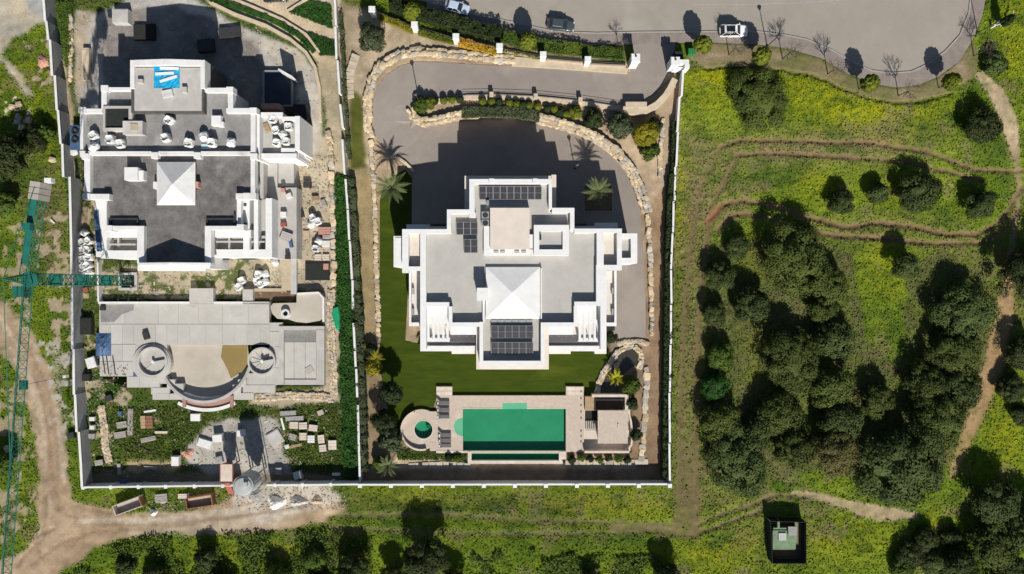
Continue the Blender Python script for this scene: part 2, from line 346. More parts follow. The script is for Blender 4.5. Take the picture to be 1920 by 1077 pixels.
put(sm(.54, .68, fbm(X, Y, 30, 400, 4)) * .55, (.040, .072, .010)); put(sm(.60, .72, fbm(X, Y, 38, 420, 4)) * .5, (.15, .125, .06))
# woodland floor below the oaks
wood = inpoly(wx, wy, [(1325, 470), (1450, 430), (1600, 470), (1620, 640), (1690, 690), (1700, 500), (1780, 470), (1870, 540), (1860, 700), (1780, 860), (1760, 920), (1640, 930), (1560, 880), (1380, 910), (1320, 880)])
put(wood * (.35 + .5 * nC), lerp((.10, .085, .045), (.06, .062, .022), nB))
# tracks, ruts and one painted shadow line
RUT = np.zeros(X.shape)
def track(pts, w, col=(.215, .15, .085), k=.75, soft=5, rut=.10, warp=True, gr=.9):
    d = dpoly(wx2 if warp else X, wy2 if warp else Y, pts, w)
    m = 1 - sm(-soft * .4, soft, d); m2 = m * np.clip(.25 + nC * 1.5, 0, 1) * k
    put(m2, lerp(np.asarray(col) * .8, np.asarray(col) * 1.15, nE)); GR[:] = GR * (1 - np.clip(m2 * gr, 0, 1)); RUT[:] = np.maximum(RUT, m * rut)
T1 = [(1352, 275), (1312, 350), (1296, 450), (1284, 560), (1277, 700), (1272, 850), (1268, 990)]; T2 = [(1382, 290), (1336, 380), (1320, 480), (1310, 600), (1304, 750), (1304, 900), (1305, 1004)]
track(T1, 4.5, (.155, .11, .06), .85, 8, .14); track(T2, 5.5, (.16, .11, .062), .9, 8, .16); put((1 - sm(0, 16, dpoly(wx2, wy2, [(1295, 500), (1290, 840)], 16))) * .35, (.14, .12, .05))
track([(1287, 850), (1287, 985)], 20, (.14, .10, .06), .62, 14, .08)
track([(1352, 275), (1390, 262), (1500, 265), (1640, 268), (1740, 285), (1830, 318), (1915, 321)], 4, (.155, .105, .058), 1.15, 5, .32)
track([(1382, 290), (1450, 287), (1560, 293), (1680, 302), (1790, 325), (1840, 340)], 4, (.155, .105, .058), 1.15, 5, .3)
track([(1330, 412), (1355, 385), (1390, 375), (1450, 385), (1520, 408), (1590, 427), (1640, 418), (1700, 422), (1780, 440), (1830, 440), (1870, 420), (1890, 395), (1916, 350)], 5.5, (.17, .112, .062), 1.15, 6, .34)
track([(1345, 432), (1370, 405), (1400, 400), (1450, 412), (1550, 440), (1650, 447), (1760, 457), (1840, 455), (1885, 430), (1912, 390)], 5.5, (.17, .112, .064), 1.1, 6, .3)
track([(1330, 415), (1350, 390)], 10, (.22, .11, .055), .9, 7, .1)
track([(1838, 140), (1870, 180), (1893, 230), (1904, 290)], [14, 26, 28, 14], (.36, .28, .18), 1.0, 4, .05)
track([(1904, 290), (1912, 350), (1905, 420), (1890, 500)], 8, (.25, .18, .11), .8, 5, .1)
track([(1890, 490), (1884, 590), (1862, 690), (1830, 780), (1800, 850), (1785, 890)], [14, 30, 34, 24, 16, 10], (.34, .215, .115), .85, 7, .06)
track([(1305, 985), (1350, 965), (1400, 950), (1450, 930), (1530, 928)], 5, (.17, .13, .07), .8, 5, .18)
track([(1310, 1000), (1380, 975), (1430, 957)], 5, (.17, .13, .07), .8, 4, .2)
track([(1490, 925), (1530, 930), (1580, 945), (1640, 962), (1715, 967)], [6, 8, 14, 26, 10], (.37, .285, .18), .9, 6, .05)
track([(1150, 990), (1240, 993), (1285, 1003), (1305, 1000)], 10, (.16, .12, .065), .8, 6, .14)
track([(600, 968), (800, 963), (1000, 975), (1150, 980), (1270, 985)], 6, (.17, .14, .07), .65, 7, .12)
track([(620, 990), (850, 1000), (1000, 1001), (1200, 998)], 5, (.17, .14, .07), .6, 7, .12)
track([(1320, 129), (1420, 126), (1515, 140), (1552, 153), (1590, 172), (1640, 188), (1680, 193), (1728, 191), (1785, 176)], 2.5, (.05, .045, .02), .9, 3, .35)  # turf edge groove; its near-black colour paints the shadow line of the drop
# verge by the cul-de-sac
verge = inpoly(wx2, wy2, PAVE_OUT[9:-3] + [(1835, 100), (1830, 140), (1785, 172), (1728, 187), (1680, 190), (1640, 184), (1590, 168), (1552, 150), (1515, 137), (1420, 124), (1320, 127), (1290, 110)])
put(verge * .9, lerp((.20, .155, .09), (.115, .11, .045), (nB - .25) * 2)); GR[verge] *= .5
put(sum(blob(*b) for b in [(1340, 105, 30, 10), (1460, 105, 20, 8), (1800, 130, 16, 20), (1700, 178, 14, 8)]) * .8, (.28, .21, .14))
# the left dirt road and building site surroundings
DR = (.325, .23, .145)
def dirt_shade_poly(poly, col, k=1., ragged=True, gr=1., col2=None):
    m = inpoly(wx if ragged else wx2, wy if ragged else wy2, poly).astype(float)
    for _ in range(2):
        q = m.copy(); q[1:] += m[:-1]; q[:-1] += m[1:]; q[:, 1:] += m[:, :-1]; q[:, :-1] += m[:, 1:]; m = q / 5
    m = m * k; put(m, lerp(np.asarray(col) * .86, np.asarray(col2 if col2 is not None else col) * 1.1, (nB - .25) * 1.9)); GR[:] = GR * (1 - np.clip(m * gr, 0, 1))
def patches(poly, col, thr, k=.9, nz=None, gr=.9):
    n = nC if nz is None else nz
    m = inpoly(wx, wy, poly) * sm(thr, thr + .09, n) * k; put(m, np.asarray(col) * (.8 + .4 * nE[..., None])); GR[:] = GR * (1 - m * gr)
dirt_shade_poly([(-80, 520), (0, 560), (35, 600), (70, 640), (95, 700), (112, 760), (122, 830), (126, 900), (135, 935), (190, 955), (270, 962), (360, 958), (430, 935), (520, 925), (600, 925), (650, 950), (620, 975), (520, 992), (420, 1000), (300, 1000), (190, 1020), (110, 1077), (60, 1130), (-80, 1160), (-40, 1070), (50, 1030), (72, 985), (70, 900), (62, 800), (35, 690), (0, 650), (-80, 620)], DR, 1., True, 1., (.36, .27, .18))
patches([(-60, 420), (50, 420), (60, 640), (90, 760), (60, 980), (-60, 1050)], (.30, .24, .155), .5, .85)
patches([(60, 420), (135, 380), (140, 640), (100, 640)], (.33, .26, .175), .52, .9, nC)
patches([(60, 640), (140, 640), (140, 800), (110, 860)], (.36, .33, .28), .55, .9)
track([(40, 640), (92, 760), (104, 860), (112, 930), (150, 968), (250, 985), (420, 968)], 5, (.31, .22, .145), .6, 6, .05, True, .1); track([(20, 650), (70, 760), (82, 880), (95, 960), (60, 1030), (20, 1060)], 6, (.45, .36, .26), .6, 7, .02, True, .1); track([(105, 640), (108, 800), (118, 900)], 8, (.44, .38, .30), .5, 9, .02, True, .1)
track([(62, 770), (82, 830), (88, 900), (110, 955)], 5, (.28, .20, .13), .7, 5, .1, True, .1); track([(100, 990), (60, 1010), (75, 1035)], 4, (.27, .19, .12), .7, 4, .15, True, .1)
track([(250, 985), (400, 978), (520, 968)], 30, (.42, .36, .28), .6, 12, .03, True, .1)
dirt_shade_poly([(440, 905), (620, 905), (640, 935), (600, 950), (500, 975), (430, 965)], (.48, .43, .36), .85, True, 1.)
dirt_shade_poly([(-60, -60), (50, -60), (92, 40), (62, 48), (20, 75), (5, 110), (40, 140), (64, 180), (50, 175), (10, 120), (-60, 110)], (.40, .365, .31), .95, True, 1., (.44, .37, .27))
dirt_shade_poly([(20, -40), (80, -40), (95, 46), (60, 25)], (.36, .37, .36), .9)
patches([(0, 60), (95, 60), (100, 160), (30, 160)], (.36, .29, .20), .56, .8)
patches([(0, 180), (60, 180), (70, 270), (20, 260)], (.50, .44, .34), .66, .9, nE)
for a_, b_, w_ in [([(30, 640), (78, 745), (93, 840), (100, 915), (125, 965), (200, 985), (330, 985), (470, 965), (600, 945)], (.25, .175, .11), 4), ([(44, 630), (90, 730), (106, 830), (110, 900), (140, 948), (240, 968), (360, 968), (470, 945)], (.27, .19, .12), 4), ([(60, 1060), (110, 1020), (180, 995), (300, 992)], (.25, .17, .105), 4), ([(30, 1060), (80, 1010), (86, 950), (80, 860)], (.24, .165, .10), 4), ([(0, 600), (40, 660), (80, 780), (84, 880)], (.42, .34, .25), 6), ([(150, 978), (300, 976), (440, 957), (560, 948)], (.43, .37, .29), 7)]:
    track(a_, w_, b_, .75, 5, .06, True, .1)
# left plot: mixed earth, weeds, concrete, painted yard shade
PLOT_L = [(100, 0), (640, 0), (655, 400), (675, 905), (160, 910), (140, 640), (120, 300)]
mL = inpoly(X, Y, PLOT_L)
put(mL * 1.0, lerp((.075, .098, .02), (.036, .075, .011), (nB - .25) * 2))
dirt_shade_poly([(186, 505), (545, 470), (545, 560), (186, 566)], (.42, .35, .25), .9, True, .9)
patches([(186, 505), (545, 490), (545, 566), (186, 566)], (.06, .09, .014), .5, .9, nC, 0)
dirt_shade_poly([(478, 280), (632, 250), (632, 640), (608, 640), (605, 545), (500, 540), (490, 420)], (.45, .375, .27), 1., False, 1., (.40, .345, .24))
dirt_shade_poly([(497, 360), (553, 350), (560, 480), (510, 480)], (.40, .38, .35), 1., False, 1.)
dirt_shade_poly(COURT_L, (.43, .40, .36), 1., False, 1., (.40, .37, .33))
dirt_shade_poly([(192, 40), (225, 20), (300, 5), (400, 40), (470, 75), (500, 130), (560, 135), (560, 205), (190, 205)], (.27, .25, .23), .95, True, 1., (.16, .14, .125))  # house shadow painted into the yard floor as a darker tone
dirt_shade_poly([(470, 80), (520, 78), (560, 95), (588, 130), (602, 190), (602, 285), (570, 285), (575, 200), (560, 130), (520, 120)], (.50, .47, .42), .95, False, 1., (.42, .36, .27))
dirt_shade_poly([(600, 120), (632, 110), (640, 200), (645, 330), (615, 330), (604, 190)], (.40, .335, .23), .95, True, .9)
dirt_shade_poly([(360, -60), (560, 5), (640, 40), (640, 130), (600, 130), (590, 110), (560, 82), (520, 62), (400, 12), (340, -40)], (.50, .40, .265), 1., False, 1.)
dirt_shade_poly([(300, -90), (640, -90), (640, 75), (560, 30), (480, 0), (360, -30)], (.48, .395, .28), 1., False, 1.)
dirt_shade_poly([(104, 0), (140, 0), (138, 100), (145, 210), (128, 210), (112, 90)], (.04, .075, .012), .95, True, 0)
dirt_shade_poly([(112, 100), (125, 120), (134, 210), (135, 290), (145, 380), (132, 400), (118, 200)], (.40, .31, .21), .85, True, .9)
dirt_shade_poly([(138, 25), (168, 20), (160, 140), (140, 200)], (.36, .29, .20), .85, True, .9)
dirt_shade_poly([(150, 285), (175, 285), (178, 370), (185, 470), (148, 470)], (.09, .095, .03), .95, True, .3)
patches([(140, 285), (190, 285), (190, 560), (145, 560)], (.38, .30, .20), .5, .9)
patches([(150, 550), (240, 700), (250, 760), (155, 900), (150, 720)], (.36, .30, .2), .54, .9)
GARDEN_L = [(165, 762), (640, 752), (650, 900), (160, 905)]
patches(GARDEN_L, (.08, .105, .016), .56, .9, nB, 0)
patches(GARDEN_L, (.33, .26, .17), .68, .9)
dirt_shade_poly([(350, 835), (395, 795), (450, 785), (520, 780), (535, 850), (550, 890), (400, 895), (345, 870)], (.40, .37, .33), .95, True, .9)
dirt_shade_poly([(235, 866), (330, 864), (330, 884), (235, 884)], (.40, .30, .17), .95, True, .9)
dirt_shade_poly([(470, 735), (625, 728), (625, 755), (470, 758)], (.40, .33, .235), .95, True, .9)
dirt_shade_poly([(600, 650), (612, 560), (632, 545), (638, 755), (620, 755)], (.40, .33, .24), .9, True, .9)
dirt_shade_poly([(624, 330), (656, 330), (666, 520), (672, 900), (640, 900), (634, 640), (628, 520)], (.024, .062, .010), .97, True, 0)
dirt_shade_poly([(160, 885), (640, 885), (640, 905), (160, 908)], (.20, .16, .11), .9, True, .6)
# garden beds of the white villa's plot
dirt_shade_poly([(640, 5), (700, 22), (780, 56), (1180, 122), (1270, 125), (1262, 400), (1254, 905), (676, 905), (660, 450)], (.29, .215, .14), 1., False, 1., (.33, .25, .165))
dirt_shade_poly([(640, 20), (700, 30), (760, 60), (850, 80), (1180, 118), (1180, 128), (800, 100), (740, 100), (700, 130), (690, 190), (690, 330), (655, 330), (640, 150)], (.33, .255, .165), 1., False, .95, (.40, .32, .22))
dirt_shade_poly([(655, 165), (680, 180), (688, 320), (655, 320)], (.085, .092, .018), 1., False, .2)
dirt_shade_poly([(668, 318), (706, 318), (714, 420), (712, 650), (722, 760), (700, 880), (672, 880)], (.30, .225, .125), 1., False, .95, (.265, .205, .105))
dirt_shade_poly([(668, 660), (705, 660), (720, 760), (755, 850), (735, 890), (676, 900)], (.21, .16, .10), .8, True, .7)
dirt_shade_poly([(735, 855), (890, 858), (1060, 862), (1225, 850), (1228, 880), (735, 884)], (.42, .33, .22), 1., False, .95)
dirt_shade_poly([(676, 880), (1240, 880), (1252, 906), (676, 906)], (.24, .17, .11), 1., False, .95)
dirt_shade_poly([(770, 196), (830, 186), (1000, 184), (1170, 205), (1255, 160), (1275, 150), (1268, 330), (1225, 400), (1205, 400), (1180, 330), (1108, 262), (1010, 226), (868, 222), (790, 235)], (.36, .275, .185), 1., False, .95)
dirt_shade_poly([(1205, 400), (1262, 330), (1255, 640), (1250, 900), (1205, 890), (1180, 860), (1180, 740), (1200, 640), (1212, 560)], (.25, .17, .105), 1., False, .95)
dirt_shade_poly([(1140, 640), (1200, 640), (1215, 700), (1190, 745), (1115, 745), (1130, 690)], (.20, .155, .11), 1., False, .95)
put(inpoly(X, Y, [(1262, 130), (1290, 130), (1280, 300), (1270, 500), (1262, 900), (1250, 900)]) * 0., (.1, .1, .1))
bare = np.clip(1 - GR * 2, 0, 1)[..., None]; C *= 1 + bare * ((fbm(X, Y, 10, 301, 3) - .5) * .55 + (fbm(X, Y, 34, 311, 3) - .5) * .5)[..., None]
C *= (1 + .13 * GR * (X > 1200))[..., None]
sheet = np.zeros(X.shape, bool)
for pl in BODY_SHEETS + [PAVE_OUT[3:] + ROAD[-2:]]: sheet |= inpoly(X, Y, pl)
GR *= ~sheet
PITS = [[(313, 645), (463, 645), (462, 705), (440, 738), (390, 750), (340, 738), (316, 710)], [(523, 612), (608, 612), (608, 722), (523, 722)], [(846, 748), (1064, 748), (1062, 868), (878, 868), (846, 850)], [(1094, 744), (1182, 744), (1184, 848), (1094, 848)], [(184, 564), (505, 564), (530, 604), (530, 724), (238, 726), (186, 706)], [(756, 780), (800, 766), (830, 770), (830, 848), (780, 842), (756, 826)], [(768, 420), (1160, 420), (1140, 660), (1030, 695), (890, 695), (785, 660)], [(226, 512), (254, 512), (254, 543), (226, 543)]]
pit = np.zeros(X.shape, bool)
for pl in PITS: pit |= inpoly(X, Y, pl)
GR *= ~pit
amp = .03 + .24 * GR
ZZ = ZZ + (amp * ((nE - .5) * 1.0 + (nD - .5) * .55 + (nC - .5) * .6) - RUT * 1.0 - .02) * np.where(sheet, 0, 1) - np.where(sheet, .16, 0) - np.where(pit, 1.6, 0)
far = (X < -95) | (X > 2015) | (Y < -95) | (Y > 1175)
sc_ = (HC - ZZ) / F
V = np.stack([(X - 960) * (HC - Zg(X, Y)) / F, (538.5 - Y) * (HC - Zg(X, Y)) / F, ZZ], -1).reshape(-1, 3)
ny, nx = X.shape
idx = np.arange(nx * ny).reshape(ny, nx)
Q = np.stack([idx[1:, :-1], idx[1:, 1:], idx[:-1, 1:], idx[:-1, :-1]], -1).reshape(-1, 4)
me = bpy.data.meshes.new('ground')
me.vertices.add(len(V)); me.vertices.foreach_set('co', V.astype(np.float32).ravel())
me.loops.add(Q.size); me.loops.foreach_set('vertex_index', Q.ravel().astype(np.int32))
me.polygons.add(len(Q)); me.polygons.foreach_set('loop_start', np.arange(0, Q.size, 4, dtype=np.int32)); me.polygons.foreach_set('loop_total', np.full(len(Q), 4, np.int32))
me.update(calc_edges=True); me.polygons.foreach_set('use_smooth', np.ones(len(Q), bool))
at = me.color_attributes.new('albedo', 'FLOAT_COLOR', 'POINT')
at.data.foreach_set('color', np.concatenate([C, GR[..., None]], -1).astype(np.float32).ravel())
def groundmat():
    m = bpy.data.materials.new('earth_and_grass'); m.use_nodes = True; N = m.node_tree.nodes; L = m.node_tree.links; b = N['Principled BSDF']
    b.inputs['Roughness'].default_value = .95; b.inputs['Specular IOR Level'].default_value = .1
    a = N.new('ShaderNodeAttribute'); a.attribute_name = 'albedo'; g = N.new('ShaderNodeNewGeometry')
    n1 = N.new('ShaderNodeTexNoise'); n1.inputs['Scale'].default_value = 3.2; n1.inputs['Detail'].default_value = 6; n1.inputs['Roughness'].default_value = .7; L.new(g.outputs['Position'], n1.inputs['Vector'])
    r = N.new('ShaderNodeMapRange'); r.inputs[1].default_value = .3; r.inputs[2].default_value = .7; r.inputs[3].default_value = -.40; r.inputs[4].default_value = .40; L.new(n1.outputs['Fac'], r.inputs[0])
    ga = N.new('ShaderNodeMapRange'); ga.inputs[3].default_value = .45; L.new(a.outputs['Alpha'], ga.inputs[0]); ma = N.new('ShaderNodeMath'); ma.operation = 'MULTIPLY_ADD'; ma.inputs[2].default_value = 1.0; L.new(r.outputs[0], ma.inputs[0]); L.new(ga.outputs[0], ma.inputs[1])
    mx = N.new('ShaderNodeVectorMath'); mx.operation = 'SCALE'; L.new(a.outputs['Color'], mx.inputs[0]); L.new(ma.outputs[0], mx.inputs['Scale']); L.new(mx.outputs[0], b.inputs['Base Color'])
    n2 = N.new('ShaderNodeTexNoise'); n2.inputs['Scale'].default_value = 5; n2.inputs['Detail'].default_value = 5; L.new(g.outputs['Position'], n2.inputs['Vector'])
    bp = N.new('ShaderNodeBump'); bp.inputs['Distance'].default_value = .15; gb = N.new('ShaderNodeMapRange'); gb.inputs[3].default_value = .12; gb.inputs[4].default_value = .45; L.new(a.outputs['Alpha'], gb.inputs[0]); L.new(gb.outputs[0], bp.inputs['Strength']); L.new(n2.outputs['Fac'], bp.inputs['Height']); L.new(bp.outputs[0], b.inputs['Normal'])
    return m
me.materials.append(groundmat())
ground = bpy.data.objects.new('ground', me); COL.objects.link(ground); struct(ground)
_gx, _gy = xs, ys
def Gz(px, py, dz=0.0):      # a point on the real (bumpy) ground sheet
    i = min(max(int(np.searchsorted(_gx, px)) - 1, 0), nx - 2); j = min(max(int(np.searchsorted(_gy, py)) - 1, 0), ny - 2)
    return Vector((*G(px, py).xy, float(ZZ[j:j + 2, i:i + 2].min()) + dz))
# ------------------------------------------------------------------ paved sheets that follow the land
def sheet_mesh(name, poly, dz, m, step=14):
    bm = bmesh.new(); f = bm.faces.new([bm.verts.new((p[0], -p[1], 0)) for p in poly])
    x0, x1 = min(p[0] for p in poly), max(p[0] for p in poly); y0, y1 = min(p[1] for p in poly), max(p[1] for p in poly)
    bmesh.ops.triangulate(bm, faces=bm.faces[:])
    for ax, a, b in (((1, 0, 0), x0, x1), ((0, 1, 0), -y1, -y0)):
        t = a + step
        while t < b:
            if -160 < abs(t) < 2100: bmesh.ops.bisect_plane(bm, geom=bm.verts[:] + bm.edges[:] + bm.faces[:], plane_co=(t * ax[0], t * ax[1], 0), plane_no=ax)
            t += step
    ret = {}
    for fc in bm.faces:      # each face takes the level of its own side of a retaining wall
        pass
    cen = {}
    for v in bm.verts:
        c = Vector((0, 0, 0)); k = 0
        for fc in v.link_faces: c += fc.calc_center_median(); k += 1
        c /= max(k, 1); q = v.co.lerp(c, .35); cen[v] = (v.co.x, -v.co.y, Z(q.x, -q.y))
    for v, (px, py, z) in cen.items():
        p = P(px, py, z); v.co = (p[0], p[1], z + dz)
    bmesh.ops.recalc_face_normals(bm, faces=bm.faces)
    me = bpy.data.meshes.new(name); bm.to_mesh(me); bm.free(); me.materials.append(m)
    if len(me.polygons) and me.polygons[0].normal.z < 0: me.flip_normals()
    o = bpy.data.objects.new(name, me); COL.objects.link(o); return struct(o)
sheet_mesh('road', ROAD, .0, M['asphalt'])
sheet_mesh('pavement', PAVE_OUT[3:-1] + [(1850, -80), (1823, -80)] + [p for p in ROAD[3:-3]][::-1], .11, M['pave'], 20)
sheet_mesh('driveway', DRIVE, .012, M['drive'])
sheet_mesh('lawn', LAWN, .02, M['lawn'])
kb = MB(); kp = ROAD[3:-3]
kb.ribbon([G(*p).xy[:] for p in kp], .22, [Z(*p) - .1 for p in kp], [Z(*p) + .125 for p in kp]); struct(mk('kerb', kb, M['kerb']))
kp = [(680, 175), (685, 180)]
# faint edge line on the street
M['line'] = mat('worn_road_paint', (.36, .34, .32), (.29, .265, .245), 2.0, .8)
lb = MB(); pl = [(1300, 9), (1400, 9), (1480, 6), (1560, 2), (1640, -6)]
for a, b in zip(pl[:-1], pl[1:]):
    A = G(*a, .006); B = G(*b, .006); lb.add([A + Vector((0, -.07, 0)), B + Vector((0, -.07, 0)), B + Vector((0, .07, 0)), A + Vector((0, .07, 0))], [(0, 1, 2, 3)])
struct(mk('road_marking', lb, M['line']))
lb = MB(); pl = [(1560, 101), (1602, 124), (1634, 139), (1671, 144), (1709, 141), (1740, 128), (1775, 103), (1805, 70)]
lb = MB(); pl = [(x - (x - 1680) * .03, y - 7) for x, y in pl]
lb.ribbon([G(*p).xy[:] for p in pl], .12, 2.203, 2.207); struct(mk('road_marking', lb, M['line']))
# ------------------------------------------------------------------ white villa
def villa():
    R = thing('white_villa', 'finished white villa with stepped flat roofs, solar panels and a white hipped roof', 'villa', G(960, 520))
    D, T = 8.2, 9.3
    wall = MB()
    for r in [(797, 437, 1118, 606), (838, 398, 1077, 440), (885, 342, 1031, 402), (899, 600, 1020, 684)]: vb(wall, *r, -.3, D - .05)
    for r in [(757, 433, 800, 507), (1116, 433, 1163, 504), (741, 446, 757, 499)]: vb(wall, *r, -.3, 7.6)
    mk('wall', wall, M['white'], R)
    # decks
    for r in [(799, 437, 1117, 566), (846, 400, 1070, 438), (890, 345, 1029, 402), (843, 566, 1076, 604), (906, 604, 1014, 678)]: VB('roof_deck', r, D - .045, D, M['deck'], R)
    # parapets
    for r in [(880, 336, 1034, 345), (880, 345, 890, 399), (1029, 345, 1035, 392), (838, 393, 884, 401), (838, 401, 846, 437), (880, 399, 892, 408), (1035, 390, 1077, 399), (1069, 399, 1077, 431),
              (754, 430, 838, 438), (754, 438, 766, 512), (788, 438, 799, 655), (766, 500, 788, 508), (797, 567, 842, 575), (841, 575, 848, 613), (848, 605, 906, 613),
              (1077, 429, 1166, 437), (1119, 437, 1132, 497), (1157, 437, 1166, 498), (1118, 497, 1166, 507), (1126, 507, 1137, 655), (1118, 507, 1126, 566), (1077, 566, 1126, 574), (1076, 574, 1083, 613), (1014, 605, 1076, 613),
              (899, 604, 906, 680), (1014, 613, 1021, 680), (899, 677, 1021, 687)]: VB('parapet', r, D - .3, T, M['white'], R)
    # beige ledges and lower plinths
    for r, z in [((871, 330, 880, 398), 6.6), ((1034, 328, 1043, 392), 6.6), ((871, 330, 1043, 336), 6.4), ((893, 612, 899, 693), 7.4), ((1021, 612, 1029, 693), 7.4), ((893, 687, 1029, 693), 7.41), ((847, 659, 895, 664), 4.0), ((1028, 659, 1070, 664), 4.0), ((1115, 659, 1137, 664), 3.6)]: VB('ledge', r, -.3, z, M['beige'], R)
    for r in [(762, 421, 806, 430), (1115, 418, 1158, 428), (806, 425, 840, 430), (1077, 424, 1115, 429)]: VB('canopy', r, 5.7, 6.0, M['white'], R)
    VB('terrace_floor', (766, 438, 788, 500), 7.9, 8.0, M['beige'], R); VB('terrace_floor', (1132, 437, 1157, 497), 7.9, 8.0, M['beige'], R)
    # west porch and east porch
    for r in [(738, 443, 754, 450), (738, 450, 744, 494), (738, 494, 754, 501)]: VB('porch_parapet', r, -.3, 7.5, M['white'], R)
    VB('porch_floor', (744, 450, 755, 494), 6.3, 6.45, M['beige'], R)
    for r in [(1161, 438, 1195, 448), (1183, 448, 1195, 484), (1164, 484, 1195, 494), (1161, 448, 1164, 484)]: VB('porch_parapet', r, -.3, 8.6, M['white'], R)
    VB('porch_floor', (1163, 447, 1184, 485), 7.4, 7.7, M['deck'], R)
    # balconies on the two long sides
    for a, b, o in ((767, 790, 767), (1136, 1156, 1152)):
        VB('balcony_floor', (a, 508, b, 610), 4.3, 4.5, M['pinkfloor'], R)
        VB('balcony_wall', (o, 508, o + 4, 612), -.3, 5.4, M['white'], R); VB('balcony_wall', (a, 605, b, 612), -.3, 5.4, M['white'], R)
        for yy in (540, 579): VB('planter_box', (b - 9, yy, b - 5, yy + 12) if a > 1000 else (a + 5, yy, a + 9, yy + 12), 4.5, 5.1, M['shadegrey'], R)
    # south terraces with pergolas
    for x0, x1, m in ((797, 899, 0), (1021, 1128, 1)):
        VB('terrace_floor', (x0, 574, x1, 652), 4.7, 5.0, M['pinkfloor'], R)
        VB('terrace_wall', (x0 - 9 if not m else x0 - 2, 649, x1 + 2 if not m else x1 + 9, 659), -.3, 6.3, M['white'], R)
        VB('terrace_bench', (x0 + 6, 640, x1 - 6, 643), 5.0, 5.45, M['white'], R)
        px = [801, 811, 820, 829, 837] if not m else [1085, 1094, 1104, 1113, 1121]
        for x in px: VB('pergola_beam', (x, 575, x + 4.4, 640), 7.95, 8.2, M['white'], R)
        VB('pergola_beam', (px[0] - 1, 634, px[-1] + 6, 641), 7.7, 7.94, M['white'], R); VB('pergola_beam', (px[0] - 1, 600, px[-1] + 5, 607), 7.7, 7.94, M['white'], R)
        q = (812, 833) if not m else (1088, 1110)
        VB('pergola_panel', (px[0] + 5, 577, q[0] + 2, 600), 8.0, 8.1, M['white'], R)
        for xx in (px[0] + 1, px[-1] + 1): VB('pergola_post', (xx, 634, xx + 4, 640), 4.9, 7.7, M['white'], R)
        xr = (846, 897) if not m else (1023, 1074)
        VB('canopy', (xr[0], 613, xr[1], 628), 7.0, 7.3, M['white'], R)
        for k in range(7):
            t = x0 + 12 + k * (x1 - x0 - 24) / 6; VB('terrace_railing_post', (t, 630.5, t + 1.2, 632), 5.0, 5.9, M['alu'], R)
    # stair tower, skylight box, ledges
    mk('stair_tower', vb(MB(), 919, 390, 993, 468, D - .1, 9.55), M['beige'], R)
    for r, z in [((907, 468, 1001, 479), 9.0), ((907, 425, 919, 468), 9.0), ((993, 440, 1001, 468), 8.9)]: VB('tower_ledge', r, D - .2, z, M['white'], R)
    for r in [(1001, 422, 1067, 434), (1001, 434, 1011, 468), (1055, 434, 1067, 468), (1001, 468, 1067, 479)]: VB('skylight_kerb', r, D - .2, 9.5, M['white'], R)
    VB('skylight_floor', (1010, 433, 1056, 469), D + .2, 8.9, M['deck'], R); VB('vent_pipe', (1011.5, 440, 1015, 450), 8.9, 9.6, M['dark'], R)
    for x in (926, 938, 965, 978): VB('tower_planter', (x, 471, x + 9, 475), 9.0, 9.25, M['deck'], R)
    # hipped roof of the central pavilion
    e, ap = 8.6, 9.6
    X0, Y0, X1, Y1 = rect(911, 501, 1013, 598, e); A = P(960, 549, ap)
    VB('pavilion_kerb', (912, 502, 1012, 597), D - .1, e - .12, M['white'], R)
    hip = MB().add([(X0, Y0, e - .1), (X1, Y0, e - .1), (X1, Y1, e - .1), (X0, Y1, e - .1), (X0, Y0, e), (X1, Y0, e), (X1, Y1, e), (X0, Y1, e), A],
                   [(0, 1, 5, 4), (1, 2, 6, 5), (2, 3, 7, 6), (3, 0, 4, 7), (4, 5, 8), (5, 6, 8), (6, 7, 8), (7, 4, 8), (3, 2, 1, 0)])
    h = mk('hipped_roof', hip, M['white'], R)
    VB('roof_edge_wall', (1013.5, 503, 1016, 598), D, 8.9, M['white'], R); VB('roof_edge_wall', (905, 563, 908.5, 604), D, 8.9, M['white'], R)
    ch = VB('chimney', (895, 541, 914, 563), D - .1, 10.6, M['white'], R); VB('chimney_cap', (894, 540, 915, 564), 10.62, 10.75, M['white'], ch)
    # solar panels
    def panel(x0, y0, x1, y1, tilt=.28, n=1):
        z0 = D + .22; a = rect(x0, y0, x1, y1, z0 + .2); zz = (z0, z0 + tilt)
        g = MB().add([(a[0], a[1], zz[0]), (a[2], a[1], zz[0]), (a[2], a[3], zz[1]), (a[0], a[3], zz[1]), (a[0], a[1], zz[0] + .05), (a[2], a[1], zz[0] + .05), (a[2], a[3], zz[1] + .05), (a[0], a[3], zz[1] + .05)],
                     [(3, 2, 1, 0), (4, 5, 6, 7), (0, 1, 5, 4), (1, 2, 6, 5), (2, 3, 7, 6), (3, 0, 4, 7)])
        p = mk('solar_panel', g, M['solar'], R)
        fr = MB(); c = [Vector((a[0], a[1], zz[0] + .06)), Vector((a[2], a[1], zz[0] + .06)), Vector((a[2], a[3], zz[1] + .06)), Vector((a[0], a[3], zz[1] + .06))]
        for i in range(4): fr.tube(c[i], c[(i + 1) % 4], .035, n=4)
        fr.tube((c[0] + c[3]) / 2, (c[1] + c[2]) / 2, .03, n=4); mk('frame', fr, M['frame'], p)
        lg = MB(); lg.box(a[0] + .1, a[3] - .12, D, a[0] + .16, a[3] - .06, zz[1]); lg.box(a[2] - .16, a[3] - .12, D, a[2] - .1, a[3] - .06, zz[1]); mk('bracket', lg, M['alu'], p)
    for k in range(9): panel(899 + k * 13.0, 350, 899 + k * 13.0 + 12.3, 374)
    for k in range(3): panel(856 + k * 13.3, 417, 856 + k * 13.3 + 12.6, 440)
    for k in range(2): panel(870 + k * 13, 449, 870 + k * 13 + 12.3, 474)
